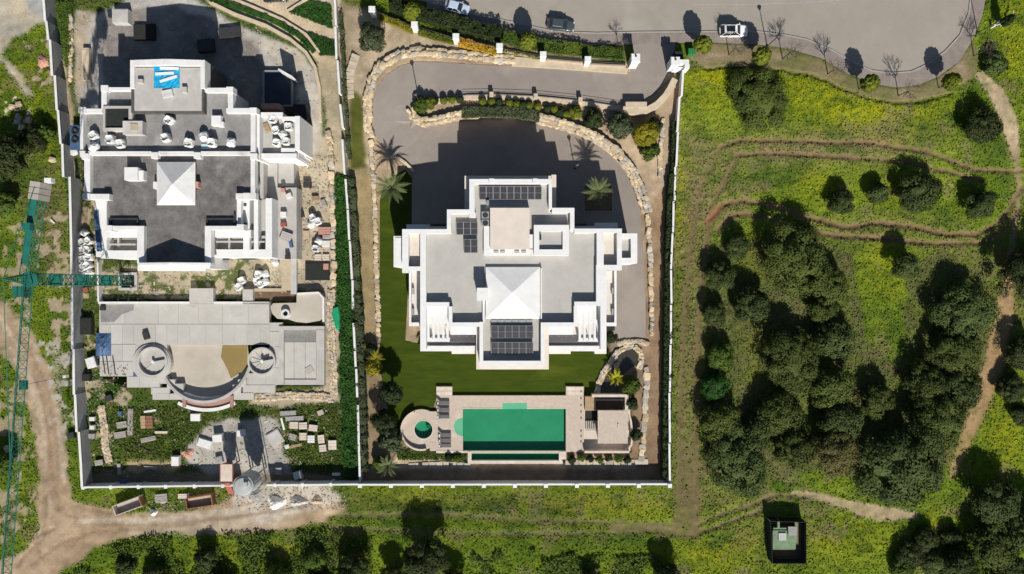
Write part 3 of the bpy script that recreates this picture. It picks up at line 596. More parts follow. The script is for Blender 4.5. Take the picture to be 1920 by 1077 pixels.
    for k in range(6):
        panel(921 + k * 13.1, 611, 921 + k * 13.1 + 12.9, 634); panel(921 + k * 13.1, 642, 921 + k * 13.1 + 12.9, 665)
    for k in range(6): VB('shade_slat', (921 + k * 13.1, 600, 921 + k * 13.1 + 12, 609.5), D + .1, D + .2, M['shadegrey'], R)
    # roof machinery
    for y in (397, 412):
        u = VB('air_conditioner', (903, y, 917, y + 13), D, D + .9, M['alu'], R); c = P(910, y + 6.5, D + .9)
        mk('fan', MB().lathe([(0, D + .93), (.42, D + .93), (.45, D + .88)], (c[0], c[1]), 16), M['dark'], u)
    VB('roof_box', (912, 376, 917, 384), D, 8.9, M['alu'], R)
    for x in (921, 1003): VB('parapet_pier', (x - 4, 335, x + 5, 344), D, T + .25, M['white'], R)
    # windows and doors on the facades
    def win(x0, x1, y, z0, z1, side, par=R):
        a = P(x0, y, 0); b = P(x1, y, 0); s = -1 if side == 'S' else 1; t = .06 * s
        w = mk('window', MB().box(a[0], a[1] - .03, z0, b[0], a[1] + t, z1), M['glass'], par)
        f = MB()
        for q in (a[0], (a[0] + b[0]) / 2 - .03, b[0] - .06): f.box(q, a[1] + t * .3, z0, q + .06, a[1] + t * 1.5, z1)
        f.box(a[0], a[1] + t * .3, z1 - .06, b[0], a[1] + t * 1.4, z1); mk('frame', f, M['alu'], w)
    by = lambda py, h: 538.5 + (py - 538.5) * (HC - h) / HC
    for x0, x1 in ((900, 920), (940, 975), (995, 1015)): win(x0, x1, by(342, 8.15), .3, 2.6, 'N'); win(x0 + 3, x1 - 3, by(342, 8.15), 4.4, 6.2, 'N')
    for x0, x1 in ((915, 940), (950, 970), (980, 1005)): win(x0, x1, by(693, 7.4) + .0, .3, 2.8, 'S'); win(x0, x1, by(684, 8.15), 7.5, 7.9, 'S')
    for x0, x1 in ((815, 845), (855, 885), (1040, 1070), (1080, 1110)): win(x0, x1, by(659, 6.3), .3, 2.8, 'S')
    win(930, 985, by(684, 8.15) * 0 + by(693, 7.4), 3.6, 6.4, 'S')
villa()

# ------------------------------------------------------------------ unfinished villa (left)
def villa_left():
    R = thing('unfinished_villa', 'unfinished grey roofed villa with raw white parapets and a blue tarpaulin tower', 'villa', G(320, 300))
    D, T = 7.5, 8.3
    wall = MB()
    for r in [(160, 212, 474, 300), (193, 168, 432, 222), (165, 288, 474, 370), (203, 368, 444, 428), (259, 425, 394, 504)]: vb(wall, *r, -.3, D - .05)
    for r in [(180, 374, 258, 482), (396, 374, 506, 480)]: vb(wall, *r, -.3, 4.2)
    vb(wall, 476, 222, 560, 296, -.3, 5.9); mk('wall', wall, M['white2'], R)
    tw = MB(); vb(tw, 246, 112, 382, 212, -.3, 8.6); mk('stair_tower', tw, M['towerwall'], R)  # one dark grey for all tower walls
    for r in [(157, 210, 472, 286), (199, 172, 428, 212)]: VB('roof_deck', r, D - .045, D, M['greyroof2'], R)
    for r in [(168, 291, 474, 368), (203, 368, 444, 428), (270, 428, 384, 492)]: VB('roof_deck', r, D - .045, D + .004, M['greyroof'], R)
    VB('roof_deck', (252, 127, 378, 208), 8.55, 8.7, M['concrete'], R)
    # gabled upstand round the tower
    def gable(x0, x1, y, zs, za, th, name='pediment'):
        a = P(x0, y, zs); b = P(x1, y, zs); m = (a[0] + b[0]) / 2
        g = MB(); p = [(a[0], D - .2), (b[0], D - .2), (b[0], zs), (m, za), (a[0], zs)]; n = len(p)
        g.add([(x, a[1], z) for x, z in p] + [(x, a[1] - th, z) for x, z in p], [tuple(range(n)), tuple(range(n, 2 * n))[::-1]] + [(i, (i + 1) % n, n + (i + 1) % n, n + i) for i in range(n)])
        return mk(name, g, M['white2'], R)
    gable(246, 382, 113, 8.95, 9.5, .9)
    VB('parapet', (244, 113, 252, 166), 7, 9.0, M['white2'], R); VB('parapet', (376, 113, 384, 166), 7, 9.0, M['white2'], R)
    for r in [(150, 204, 192, 212), (150, 212, 156, 286), (190, 163, 200, 204), (200, 164, 252, 170), (384, 165, 431, 173), (427, 173, 437, 210), (424, 203, 474, 212), (470, 212, 479, 292), (165, 284, 470, 291),
              (158, 291, 169, 365), (470, 292, 478, 366), (257, 424, 270, 494), (384, 424, 396, 494), (198, 424, 257, 431), (396, 424, 455, 431), (154, 364, 203, 374), (446, 362, 480, 374)]: VB('parapet', r, D - .4, T, M['white2'], R)
    for x, y in ((153, 206), (195, 165), (430, 168), (474, 207), (159, 293), (289, 291), (369, 291), (161, 368), (198, 369), (448, 368), (475, 293), (203, 428), (450, 426), (152, 288)): VB('pier', (x - 6, y - 5, x + 7, y + 6), D - .6, T + .18, M['white2'], R)
    gable(258, 395, 493, 8.9, 10.5, .35)
    VB('beam', (258, 495, 386, 508), 5.8, 7.5, M['white2'], R)
    # lower side wings
    for r, z in [((178, 374, 200, 470), 6.6), ((190, 470, 258, 485), 6.0), ((198, 431, 257, 445), 6.7), ((396, 431, 470, 445), 6.7), ((396, 468, 510, 483), 6.0), ((498, 372, 510, 470), 6.0), ((444, 374, 452, 426), 7.6), ((456, 374, 468, 470), 6.6), ((476, 374, 484, 468), 6.2)]: VB('wing_wall', r, -.3, z, M['white'], R)
    for r in [(200, 445, 256, 471), (396, 445, 498, 469), (484, 374, 498, 445)]: VB('wing_floor', r, 4.3, 4.6, M['concrete'], R)
    for r in [(220, 445, 223, 462), (202, 457, 254, 460), (400, 452, 456, 455), (428, 445, 431, 470), (460, 452, 496, 455)]: VB('wing_beam', r, 5.5, 5.9, M['concrete'], R)
    for y in (381, 418): VB('hole_cover', (457, y, 462, y + 6), 6.6, 6.65, M['dark'], R)
    for r in [(205, 409, 258, 412), (205, 412, 208, 424), (256, 412, 259, 424), (386, 409, 440, 412), (386, 412, 389, 424), (438, 400, 441, 424)]: VB('roof_frame', r, D, D + .35, M['dark'], R)
    # skylight shaft; a black slab paints the dark of its open hole
    for r in [(193, 199, 248, 203), (193, 203, 197, 243), (241, 203, 248, 228), (193, 240, 232, 246)]: VB('shaft_kerb', r, D - .2, 8.5, M['concrete'], R)
    VB('shaft_hole_dark', (197, 203, 241, 240), D + .1, 8.25, M['net_hole'], R); VB('shaft_block', (230, 227, 267, 252), D, 8.75, M['concrete'], R); VB('shaft_block_top', (244, 232, 258, 245), 8.76, 8.85, M['sandm'], R)
    # hipped lantern
    e, ap = 8.3, 9.9; X0, Y0, X1, Y1 = rect(294, 304, 366, 385, e); A = P(323, 346, ap)
    VB('lantern_kerb', (296, 306, 364, 383), D, e - .12, M['concrete'], R)
    hip = MB().add([(X0, Y0, e - .1), (X1, Y0, e - .1), (X1, Y1, e - .1), (X0, Y1, e - .1), (X0, Y0, e), (X1, Y0, e), (X1, Y1, e), (X0, Y1, e), A],
                   [(0, 1, 5, 4), (1, 2, 6, 5), (2, 3, 7, 6), (3, 0, 4, 7), (4, 5, 8), (5, 6, 8), (6, 7, 8), (7, 4, 8), (3, 2, 1, 0)])
    mk('hipped_roof', hip, M['white2'], R)
    VB('lantern_block', (287, 341, 294, 354), D, 8.5, M['white2'], R); VB('lantern_brick', (366, 341, 372, 352), D, 8.5, M['pink'], R)
    VB('chimney_box', (233, 314, 258, 338), D, 9.0, M['white'], R); VB('chimney_box', (258, 320, 269, 338), D, 8.6, M['white'], R)
    # east wing terrace
    for r, z in [((479, 214, 487, 300), 7.6), ((487, 211, 530, 219), 7.0), ((528, 219, 554, 226), 7.0), ((553, 218, 562, 282), 7.1), ((562, 235, 574, 296), 2.6), ((490, 288, 556, 297), 6.8), ((527, 278, 553, 288), 6.6)]: VB('wing_wall', r, -.3, z, M['white'], R)
    VB('wing_floor', (487, 219, 555, 290), 5.6, 6.0, M['concretew'], R)
    VB('pallet_block', (489, 194, 523, 204), -.2, 3.2, M['pink'], R)
    for r, z in [((487, 300, 494, 372), 5.0), ((500, 305, 520, 370), 3.0), ((520, 296, 551, 350), 2.4)]: VB('lower_roof', r, -.3, z, M['concrete'], R)
    VB('raised_walk', (507, 352, 556, 486), -.3, 3.0, M['concrete'], R)
    # glass annexe behind the house; roof colour darkened to carry the house shade
    an = VB('annexe', (492, 132, 549, 200), -.3, .7, M['wallgrey'], R); VB('annexe_roof', (496, 136, 545, 196), .72, .8, M['navy_shade'], an)
    VB('annexe_step', (549, 196, 575, 236), -.3, 2.2, M['net_hole'], R)
    # windows
    by = lambda py, h: 538.5 + (py - 538.5) * (HC - h) / HC
    for x0, x1 in ((285, 310), (335, 360)):
        a = P(x0, by(504, D - .05), 0); b = P(x1, by(504, D - .05), 0); mk('window_opening', MB().box(a[0], a[1] - .05, .4, b[0], a[1] + .03, 2.8), M['glass'], R)
    for x0, x1 in ((205, 240), (410, 440), (455, 490)):
        a = P(x0, by(485, 6.0), 0); b = P(x1, by(485, 6.0), 0); mk('window_opening', MB().box(a[0], a[1] - .06, .4, b[0], a[1] + .04, 2.8), M['glass'], R)
villa_left()

# ------------------------------------------------------------------ lower terrace of the left plot
def terrace_left():
    R = thing('concrete_terrace', 'pale concrete terrace of large slabs with an empty curved basin', 'terrace', G(400, 650))
    H = .55; rr = random.Random(4)
    base = MB()
    for r in [(186, 566, 505, 647), (187, 647, 262, 706), (505, 605, 530, 720), (238, 706, 300, 727), (463, 700, 530, 722), (283, 727, 318, 740), (286, 740, 345, 750), (455, 722, 516, 737), (434, 737, 476, 750), (262, 647, 313, 706)]: vb(base, *r, -.5, H - .06)
    mk('base', base, M['concrete'], R)
    for k_, st in enumerate([[(188, 572), (252, 571), (250, 582), (228, 590), (214, 604), (189, 605)], [(300, 572), (336, 572), (330, 582), (306, 584)], [(345, 572), (371, 572), (362, 578)], [(430, 574), (462, 573), (455, 592), (436, 596)]]): mk('damp_stain', MB().prism([P(x, y, H)[:2] for x, y in st], H + .014, H + .017), M['concrete'] if k_ else M['greyroof2'], R)
    vb_ = lambda nm, r, a, b, m: VB(nm, r, a, b, m, R)
    # slabs, one by one
    def slab(x0, y0, x1, y1, m='concretew'): vb_('slab', (x0 + .45, y0 + .45, x1 - .45, y1 - .45), H - .07, H + rr.uniform(-.006, .012), M[m])
    def row(y0, y1, xsl, m='concretew'):
        for a, b in zip(xsl[:-1], xsl[1:]): slab(a, y0, b, y1, m)
    row(570, 608, [187, 234, 297, 335, 372, 418, 466, 505]); row(608, 646, [187, 207, 230, 250, 292, 313, 333, 355, 386, 418, 441, 463, 488, 505])
    row(646, 678, [187, 208, 230, 254]); row(678, 706, [187, 215, 250]); row(706, 726, [240, 262, 300]); row(605, 622, [506, 528]); row(622, 650, [506, 528]); row(650, 690, [516, 529]); row(690, 721, [500, 529])
    row(727, 740, [286, 317]); row(738, 749, [290, 318, 344]); row(722, 736, [456, 486, 515]); row(737, 749, [436, 475]); row(700, 722, [466, 499])
    vb_('landing', (355, 541, 400, 570), -.3, 1.0, M['concrete']); vb_('edge_beam', (184, 566, 355, 570), -.3, .95, M['white2'])
    vb_('edge_beam', (400, 566, 455, 570), -.3, .9, M['white2']); vb_('block', (455, 543, 474, 564), -.3, 1.0, M['concrete'])
    # the basin
    def arc(cx, cy, r, a0, a1, n=24): return [P(cx + r * math.cos(math.radians(a0 + (a1 - a0) * i / n)), cy + r * math.sin(math.radians(a0 + (a1 - a0) * i / n)), 0)[:2] for i in range(n + 1)]
    fl = MB().prism([P(312, 646, 0)[:2]] + [P(463, 646, 0)[:2]] + arc(388, 668, 80, 10, 170), -.35, -.25); mk('basin_floor', fl, M['sandfloor'], R)
    w = MB().prism([P(416, 648, 0)[:2], P(463, 648, 0)[:2]] + [P(463, 690, 0)[:2], P(450, 700, 0)[:2], P(432, 710, 0)[:2], P(424, 690, 0)[:2], P(413, 670, 0)[:2]], -.24, -.22); mk('standing_water', w, M['mudwater'], R)
    ap = arc(388, 668, 84, 14, 166, 30); wl = MB().ribbon(ap, .45, -.4, [H - .03 + .75 * math.sin(math.pi * i / 30) for i in range(31)]); mk('basin_wall', wl, M['concrete'], R)
    # stepped edges of the basin
    for r in [(300, 706, 314, 720), (313, 712, 328, 730), (326, 720, 344, 741), (446, 712, 462, 726), (436, 722, 452, 738)]: vb_('basin_step', r, -.4, H + rr.uniform(0, .04), M['concretew'])
    # double curved bench
    for r_, z, m in ((93, .8, 'white2'), (103, .35, 'redtile'), (113, .6, 'white2')):
        a = arc(390, 655, r_, 62, 118, 20); mk('curved_bench', MB().ribbon(a, .55 if m == 'white2' else 1.0, -.3, z), M[m], R)
    for x in (345, 434): vb_('bench_end', (x - 3, 742, x + 3, 764), -.3, .9, M['redtile'])
    # kidney shaped planter slab
    kp = [(512, 569), (556, 568), (556, 552), (597, 550), (605, 560), (605, 594), (598, 602), (575, 606), (555, 604), (540, 599), (520, 598), (510, 588), (507, 576)]
    mk('planter_slab', MB().prism([P(x, y, .9)[:2] for x, y in kp], -.3, .9), M['sandfloor'], R)
    kw = MB().ribbon([P(x, y, 1.15)[:2] for x, y in [(557, 551), (597, 549), (606, 559), (606, 604)]], .3, -.3, 1.15); mk('planter_rim', kw, M['white2'], R)
    c = P(537, 588, .9); mk('manhole_ring', MB().lathe([(.42, .9), (.42, 1.5), (.72, 1.5), (.74, .9)], c[:2], 18), M['bag'], R); mk('manhole_hole', MB().lathe([(0, .93), (.42, .93)], c[:2], 18), M['dark'], R)
    # plunge pool box to the east
    for r, z in [((523, 612, 608, 619), .8), ((523, 619, 532, 722), .7), ((593, 619, 608, 722), .85), ((532, 712, 593, 722), .25)]: vb_('pool_rim', r, -.5, z, M['concrete'])
    for a, b in ((533, 551), (551.6, 572), (572.6, 592.5)): vb_('pool_floor_slab', (a, 642, b, 711.5), -.5, .12, M['concretew'])
    s = MB(); a = rect(532, 619, 593, 642, .6); s.add([(a[0], a[1], .1), (a[2], a[1], .1), (a[2], a[3], -.4), (a[0], a[3], -.4)], [(0, 1, 2, 3)]); mk('pool_slope', s, M['greym'], R)
    q = P(580, 694, .2); mk('loose_board', MB().box(q[0] - .6, q[1] - .6, .13, q[0] + .6, q[1] + .6, .2, .5), M['board'], R)
    # spiral stair drums
    def drum(cx, cy, r, hgt):
        c = P(cx, cy, hgt); ro = r / S; g = thing_part = None
        n = 40; v = MB()
        zt = lambda i: hgt - .12 * math.sin(2 * math.pi * i / n)
        ou = [(c[0] + ro * math.cos(2 * math.pi * i / n), c[1] + ro * math.sin(2 * math.pi * i / n)) for i in range(n)]
        inn = [(c[0] + (ro - .28) * math.cos(2 * math.pi * i / n), c[1] + (ro - .28) * math.sin(2 * math.pi * i / n)) for i in range(n)]
        v.add([(*p, -.2) for p in ou] + [(*p, hgt) for p in ou] + [(*p, hgt) for p in inn] + [(*p, -.2) for p in inn],
              [f for i in range(n) for j in [(i + 1) % n] for f in ((i, j, n + j, n + i), (n + i, n + j, 2 * n + j, 2 * n + i), (2 * n + i, 2 * n + j, 3 * n + j, 3 * n + i))])
        d = mk('stair_drum', v, M['concretew'], R, smooth=False)
        for k in range(12):
            a0 = 2 * math.pi * k / 12 + .2; a1 = a0 + 2 * math.pi / 12 * .98; z = .0 + hgt * .8 * k / 12
            pts = [(c[0] + .25 * math.cos(a0), c[1] + .25 * math.sin(a0))] + [(c[0] + (ro - .3) * math.cos(a0 + (a1 - a0) * t / 4), c[1] + (ro - .3) * math.sin(a0 + (a1 - a0) * t / 4)) for t in range(5)] + [(c[0] + .25 * math.cos(a1), c[1] + .25 * math.sin(a1))]
            mk('stair_tread', MB().prism(pts, -.2, z + .05), M['concretew'], d)
        mk('stair_post', MB().lathe([(.24, -.2), (.24, hgt * .9), (0, hgt * .92)], c[:2], 12), M['white2'], d)
        for e, z in ((.35, .9), (.7, .75)):
            if r > 27: mk('outer_step', MB().lathe([(ro + e, -.2), (ro + e, z), (ro - .05, z + .02)], (c[0] - e * .4, c[1] - e * .35), 36), M['concretew'], d)
    drum(285, 679, 28, 1.15); drum(490, 678, 26, 1.15)
    # flaked outline drawings on the slabs: a dark sack and cover lying about are things of their own
terrace_left()
# ------------------------------------------------------------------ boundary walls
def along(pts, step, start=0.0):
    """points every step px along a polyline: (x, y, angle)"""
    out = []; d = start; acc = 0
    for a, b in zip(pts[:-1], pts[1:]):
        L = math.hypot(b[0] - a[0], b[1] - a[1])
        while d <= acc + L:
            t = (d - acc) / L; out.append((a[0] + (b[0] - a[0]) * t, a[1] + (b[1] - a[1]) * t, math.atan2(-(b[1] - a[1]), b[0] - a[0]))); d += step
        acc += L
    return out
def wall_thing(name, label, segs, h, w, m, cap=None, capm=None, drop=.4):
    """segs: straight pieces given by the photo line of their top"""
    x, y = segs[0][0]; R = thing(name, label, 'wall', G(x, y))
    for a, b in segs:
        z = min(Z(*a), Z(*b)); t = z + h + JR.uniform(0, .01); A = P(*a, t); B = P(*b, t)
        mk('wall_panel', MB().ribbon([A[:2], B[:2]], w, z - drop, t), M[m], R)
        if cap: mk('coping', MB().ribbon([A[:2], B[:2]], w + cap, t + .003, t + .08), M[capm or m], R)
    return R
wall_thing('boundary_wall', 'tall stepped grey retaining wall along the left edge of the building site',
           [((79, -40), (85, 40)), ((87, 40), (91, 75)), ((94, 75), (98, 142)), ((103, 142), (107, 207)), ((109, 207), (114, 270)), ((117, 270), (119, 332)), ((131, 332), (133, 420)), ((133, 420), (135, 520)), ((135, 520), (136, 655)), ((138, 655), (139, 740)), ((141, 740), (144, 810)), ((148, 810), (152, 870)), ((152, 870), (154, 914))], 2.6, .3, 'wallgrey', .08, 'white2')
wall_thing('garden_wall', 'white boundary wall running down the right side of the villa garden',
           [((1281, 132), (1278, 180)), ((1274, 182), (1270, 246)), ((1271, 248), (1268, 312)), ((1266, 314), (1265, 376)), ((1263, 378), (1262, 436)), ((1261, 438), (1258, 505)), ((1258, 507), (1259, 570)), ((1258, 572), (1258, 645)), ((1257, 647), (1256, 735)), ((1255, 737), (1256, 830)), ((1255, 832), (1256, 908))], 1.9, .22, 'white', .1)
wall_thing('party_wall', 'weathered white wall between the building site and the villa garden',
           [((627, -20), (630, 48)), ((629, 50), (631, 110)), ((633, 114), (637, 176)), ((638, 196), (643, 240)), ((642, 262), (646, 326)), ((648, 336), (652, 392)), ((652, 394), (655, 450)), ((656, 452), (660, 524)), ((661, 526), (662, 580)), ((663, 606), (667, 688)), ((668, 692), (670, 745)), ((671, 760), (675, 904))], 1.5, .28, 'white2', .06)
R = wall_thing('garden_wall', 'long white wall with square posts along the bottom of the villa garden', [((676 + k * 58.1, 909 - k * .1), (676 + (k + 1) * 58.1 - .3, 909 - k * .1)) for k in range(10)], 2.0, .2, 'white', .08)
for k in range(11):
    x = 675 + k * 58.1; p = P(x, 911, 2.2); mk('post', MB().box(p[0] - .26, p[1] - .26, -.4, p[0] + .26, p[1] + .26, 2.25), M['white'], R)
    mk('post_cap', MB().box(p[0] - .32, p[1] - .32, 2.253, p[0] + .32, p[1] + .32, 2.33), M['white'], R)
bx_ = [155, 207, 259, 310, 364, 417, 446]
R = wall_thing('site_wall', 'white wall with posts along the bottom left of the building site', [((a, 914 - (a - 155) * .012), (b, 914 - (b - 155) * .012)) for a, b in zip(bx_[:-1], bx_[1:])] + [((500, 910), (560, 909.5)), ((561, 909.5), (618, 909)), ((619, 909), (674, 908.5))], 2.1, .22, 'white2', .06)
for x in bx_[:-1] + [515, 567, 620]:
    p = P(x, 915 - (x - 155) * .012, 2.2); mk('post', MB().box(p[0] - .22, p[1] - .3, -.4, p[0] + .22, p[1] + .3, 2.2), M['white2'], R)
# low wall strip in the left plot beside the bags
wall_thing('low_wall', 'thin white wall beside the stack of white bags', [((181, 372), (184, 566))], 1.0, .25, 'white2')
# ------------------------------------------------------------------ street fence: white pillars and rails
PIL = [(703, 20), (781, 48), (857, 70), (937, 88), (1017, 103), (1099, 112)]
for k, (x, y) in enumerate(PIL):
    g = G(x, y + 9); t = thing('fence_pillar', ['white square fence pillar beside the round olive tree', 'white fence pillar second from the left above the drive', 'white fence pillar third from the left by the orange flowers', 'white fence pillar fourth from the left ending the orange flowers', 'white fence pillar second from the gate pillar', 'white fence pillar next to the left gate pillar'][k], 'pillar', g, 0, 'white pillars along the street fence')
    mk('shaft', MB().box(g.x - .45, g.y - .4, g.z - .4, g.x + .45, g.y + .4, g.z + 2.5), M['white'], t); mk('cap', MB().box(g.x - .55, g.y - .5, g.z + 2.503, g.x + .55, g.y + .5, g.z + 2.68, tap=.08), M['white'], t)
for k, (a, b) in enumerate(zip(PIL, PIL[1:] + [(1180, 118)])):
    A = G(a[0] + 7, a[1] + 11); B = G(b[0] - 7, b[1] + 8); t = thing('metal_fence', ['dark bar fence between the first two white pillars', 'dark bar fence between the second and third white pillars', 'dark bar fence between the third and fourth white pillars', 'dark bar fence between the fourth and fifth white pillars', 'dark bar fence between the fifth and sixth white pillars', 'dark bar fence between the last pillar and the gate pillar'][k], 'fence', A, 0, 'fence bays on the street side')
    mk('plinth', MB().ribbon([A[:2], B[:2]], .35, A.z - .4, A.z + .55), M['coping'], t)
    mk('rail', MB().tube(A + Vector((0, 0, 1.9)), B + Vector((0, 0, 1.9)), .04, n=6), M['dark'], t); mk('rail', MB().tube(A + Vector((0, 0, .75)), B + Vector((0, 0, .75)), .03, n=6), M['dark'], t)
    n = 22; me = MB().box(-.015, -.015, 0, .015, .015, 1.3).mesh('bar'); me.materials.append(M['dark'])
    for i in range(1, n): q = A.lerp(B, i / n); inst('bar', me, t, q - A + Vector((0, 0, .6)))
for k, (x, y, lab) in enumerate([(1185, 113, 'large white gate pillar on the left of the drive entrance'), (1257, 119, 'large white gate pillar on the right of the drive entrance')]):
    g = G(x, y + 9); t = thing('gate_pillar', lab, 'pillar', g, 0, 'gate pillars')
    mk('shaft', MB().box(g.x - .62, g.y - .62, g.z - .4, g.x + .62, g.y + .62, g.z + 3.3), M['white'], t); mk('cap', MB().box(g.x - .75, g.y - .75, g.z + 3.303, g.x + .75, g.y + .75, g.z + 3.52, tap=.1), M['white'], t)
    mk('lamp', MB().box(g.x - .12, g.y + .1, g.z + 3.5, g.x + .12, g.y + .34, g.z + 3.85), M['dark'], t)
g = G(1272, 122); t = thing('gate_wall', 'short white wall with niche joining the right gate pillar to the garden wall', 'wall', g)
for r, z in [((1265, 112, 1292, 120), 2.6), ((1284, 120, 1293, 128), 2.6), ((1262, 126, 1283, 131), 1.6)]: mk('wall_panel', vb(MB(), *r, 1.8, 2.2 + z), M['white'], t)
# ------------------------------------------------------------------ boulders
def boulder_mesh(seed):
    r = random.Random(seed); bm = bmesh.new(); bmesh.ops.create_cube(bm, size=1.0); bmesh.ops.subdivide_edges(bm, edges=bm.edges[:], cuts=1, use_grid_fill=True)
    for v in bm.verts:
        n = v.co.normalized() * .62; v.co = v.co.lerp(n, .55); v.co += Vector((r.uniform(-.09, .09), r.uniform(-.09, .09), r.uniform(-.08, .08)))
    me = bpy.data.meshes.new('boulder'); bm.to_mesh(me); bm.free(); me.materials.append(M['stone']); return me
BM = [boulder_mesh(i) for i in range(9)]; BMG = []
for b in BM:
    c = b.copy(); c.materials.clear(); c.materials.append(M['stone_grey']); BMG.append(c)
BR = random.Random(21)
def boulders(name, label, pts, width, size, rows=1, hz=.5, grey=0.3, rise=0.0, part='boulder', gap=.92, squash=.85):
    hz *= .8
    g0 = G(*pts[0]); t = thing(name, label, 'stone wall', g0); n = 0
    for k in range(rows):
        off = (k - (rows - 1) / 2) * (width / max(rows, 1))
        for (x, y, a) in along(pts, size * gap, BR.uniform(0, size * .5)):
            if n >= 295: break
            nx_, ny_ = -math.sin(a), -math.cos(a)           # px normal (to the left of travel, y down)
            qx, qy = x + nx_ * off + BR.uniform(-.12, .12) * size, y + ny_ * off + BR.uniform(-.12, .12) * size
            p = G(qx, qy); s = size / S * BR.uniform(.8, 1.18)
            h = hz * BR.uniform(.75, 1.15)
            inst(part, (BMG if BR.random() < grey else BM)[BR.randrange(9)], t, p - g0 + Vector((0, 0, h * .32 + rise * (k + .5) / rows)), (BR.uniform(-.15, .15), BR.uniform(-.15, .15), a + BR.uniform(-.3, .3)), (s * BR.uniform(1, 1.35), s * squash * BR.uniform(.85, 1.1), h)); n += 1
    return t
boulders('boulder_wall', 'sandstone boulder bank round the outer curve of the driveway', [(960, 114), (900, 108), (840, 102), (790, 98), (750, 104), (718, 121), (699, 148), (690, 188), (690, 236), (696, 262)], 15, 10.5, 2, .8, .12, .3)
boulders('boulder_wall', 'row of pale boulders between the sandy bed and the lawn', [(696, 266), (697, 300), (702, 350), (705, 450), (706, 520), (709, 580), (711, 645)], 9, 10, 1, .6, .25)
boulders('boulder_wall', 'curved rubble bank on the upper side of the shaded forecourt', [(1010, 224), (1060, 237), (1112, 257), (1152, 285), (1184, 322), (1203, 368), (1212, 398)], 17, 8, 3, .6, .35, .8)
boulders('boulder_wall', 'boulder face at the tip of the island between upper drive and forecourt', [(770, 206), (776, 222), (790, 231), (830, 225), (868, 216)], 15, 9, 2, .8, .1, .6)
boulders('boulder_wall', 'line of squared stones on the soil strip right of the villa', [(1213, 402), (1218, 470), (1221, 540), (1222, 632)], 9, 10, 1, .7, .45)
boulders('boulder_wall', 'line of pale slabs right of the pool house', [(1214, 690), (1211, 740), (1208, 800), (1203, 862)], 12, 12, 1, .4, .6)
boulders('stone_wall', 'line of squared boulders above the drive hedge on the garden strip', [(1237, 330), (1238, 290), (1240, 255), (1243, 225)], 8, 9, 1, .6, .4)
boulders('boulder_wall', 'row of large sandstone blocks on the building site along the ivy', [(618, 250), (622, 300), (623, 360), (625, 420), (626, 480), (627, 530)], 11, 12, 1, .8, .1)
boulders('rubble_wall', 'rubble bank down the right side of the concrete terrace', [(622, 545), (620, 600), (622, 660), (626, 700), (626, 748)], 15, 6.5, 3, .45, .3)
boulders('rubble_wall', 'rubble bank along the bottom of the concrete terrace', [(480, 746), (540, 742), (600, 744), (628, 748)], 15, 6.0, 3, .4, .3)
boulders('rubble_wall', 'narrow rubble strip beside the grey wall in the lower left garden', [(190, 762), (196, 800), (199, 840), (206, 868)], 14, 5.5, 3, .35, .25)
boulders('rubble_wall', 'row of stones along the shaded strip above the unfinished villa', [(134, 30), (135, 70), (134, 110), (133, 150)], 6, 8, 1, .6, .2)
boulders('stone_ring', 'ring of pale rocks round the dark garden pond', [(1118, 742), (1122, 720), (1132, 698), (1146, 678), (1156, 662), (1172, 652), (1190, 650), (1200, 660), (1203, 676), (1198, 690)], 9, 6.5, 2, .5, .5)
boulders('stone_ring', 'scatter of pale rocks between pond and shaded drive end', [(1160, 645), (1180, 641), (1200, 640), (1214, 646)], 8, 6.5, 2, .5, .5)
def flags(name, label, pts, width, size, m='flag', rows=1, th=.12, cat='path', part='flagstone'):
    g0 = G(*pts[0]); t = thing(name, label, cat, g0)
    for k in range(rows):
        off = (k - (rows - 1) / 2) * (width / rows)
        for (x, y, a) in along(pts, size):
            nx_, ny_ = -math.sin(a), -math.cos(a); p = G(x + nx_ * off, y + ny_ * off)
            L = size / S * .94; Wd = width / rows / S * .92
            o = mk(part, MB().box(p.x - L / 2, p.y - Wd / 2, p.z - .1, p.x + L / 2, p.y + Wd / 2, p.z + th * BR.uniform(.8, 1.2), a + BR.uniform(-.06, .06), tap=.02), M[m], t)
    return t
flags('paved_path', 'row of sandstone flags along the bottom garden left of the pool', [(772, 874), (800, 872), (830, 871), (862, 872), (884, 876)], 12, 13)
flags('paved_path', 'row of sandstone flags along the bottom garden right of the pool', [(1066, 868), (1110, 866), (1160, 868), (1214, 866)], 11, 13)
flags('garden_steps', 'flight of pale stone steps climbing between olive tree and party wall', [(657, 182), (656, 165), (656, 150), (658, 135), (664, 116), (668, 104)], 17, 7, 'flag', 1, .3, 'steps', 'step')
# coping wall between upper drive and island
cw = [(778, 197), (800, 193), (850, 187), (880, 183), (930, 182), (1000, 185), (1060, 191), (1110, 197), (1168, 206)]
g0 = G(*cw[0]); R = thing('drive_wall', 'low sandstone wall with stubby piers along the inner edge of the upper drive', 'wall', g0)
mk('wall_body', MB().ribbon([G(*p).xy[:] for p in cw], .75, [Z(*p) - 1.2 for p in cw], [Z(*p) + .35 for p in cw]), M['coping'], R)
for x, y in [(922, 178), (1004, 181), (1087, 188)]:
    g = G(x, y + 3); mk('pier', MB().box(g.x - .32, g.y - .4, g.z - .5, g.x + .32, g.y + .4, g.z + 1.2), M['coping'], R)
rl = [G(x, y, .95) for x, y in [(868, 181), (922, 180), (1004, 183), (1087, 191), (1166, 202)]]
for z in (0, -.35):
    rb = MB()
    for a, b in zip(rl[:-1], rl[1:]): rb.tube(a + Vector((0, 0, z)), b + Vector((0, 0, z)), .03, n=6)
    mk('rail', rb, M['dark'], R)
hw = [(1168, 205), (1190, 209), (1212, 207), (1232, 196), (1248, 180), (1258, 164), (1266, 148)]
R = thing('drive_wall', 'tall curved sandstone wall where the drive swings in from the gate', 'wall', G(*hw[0]))
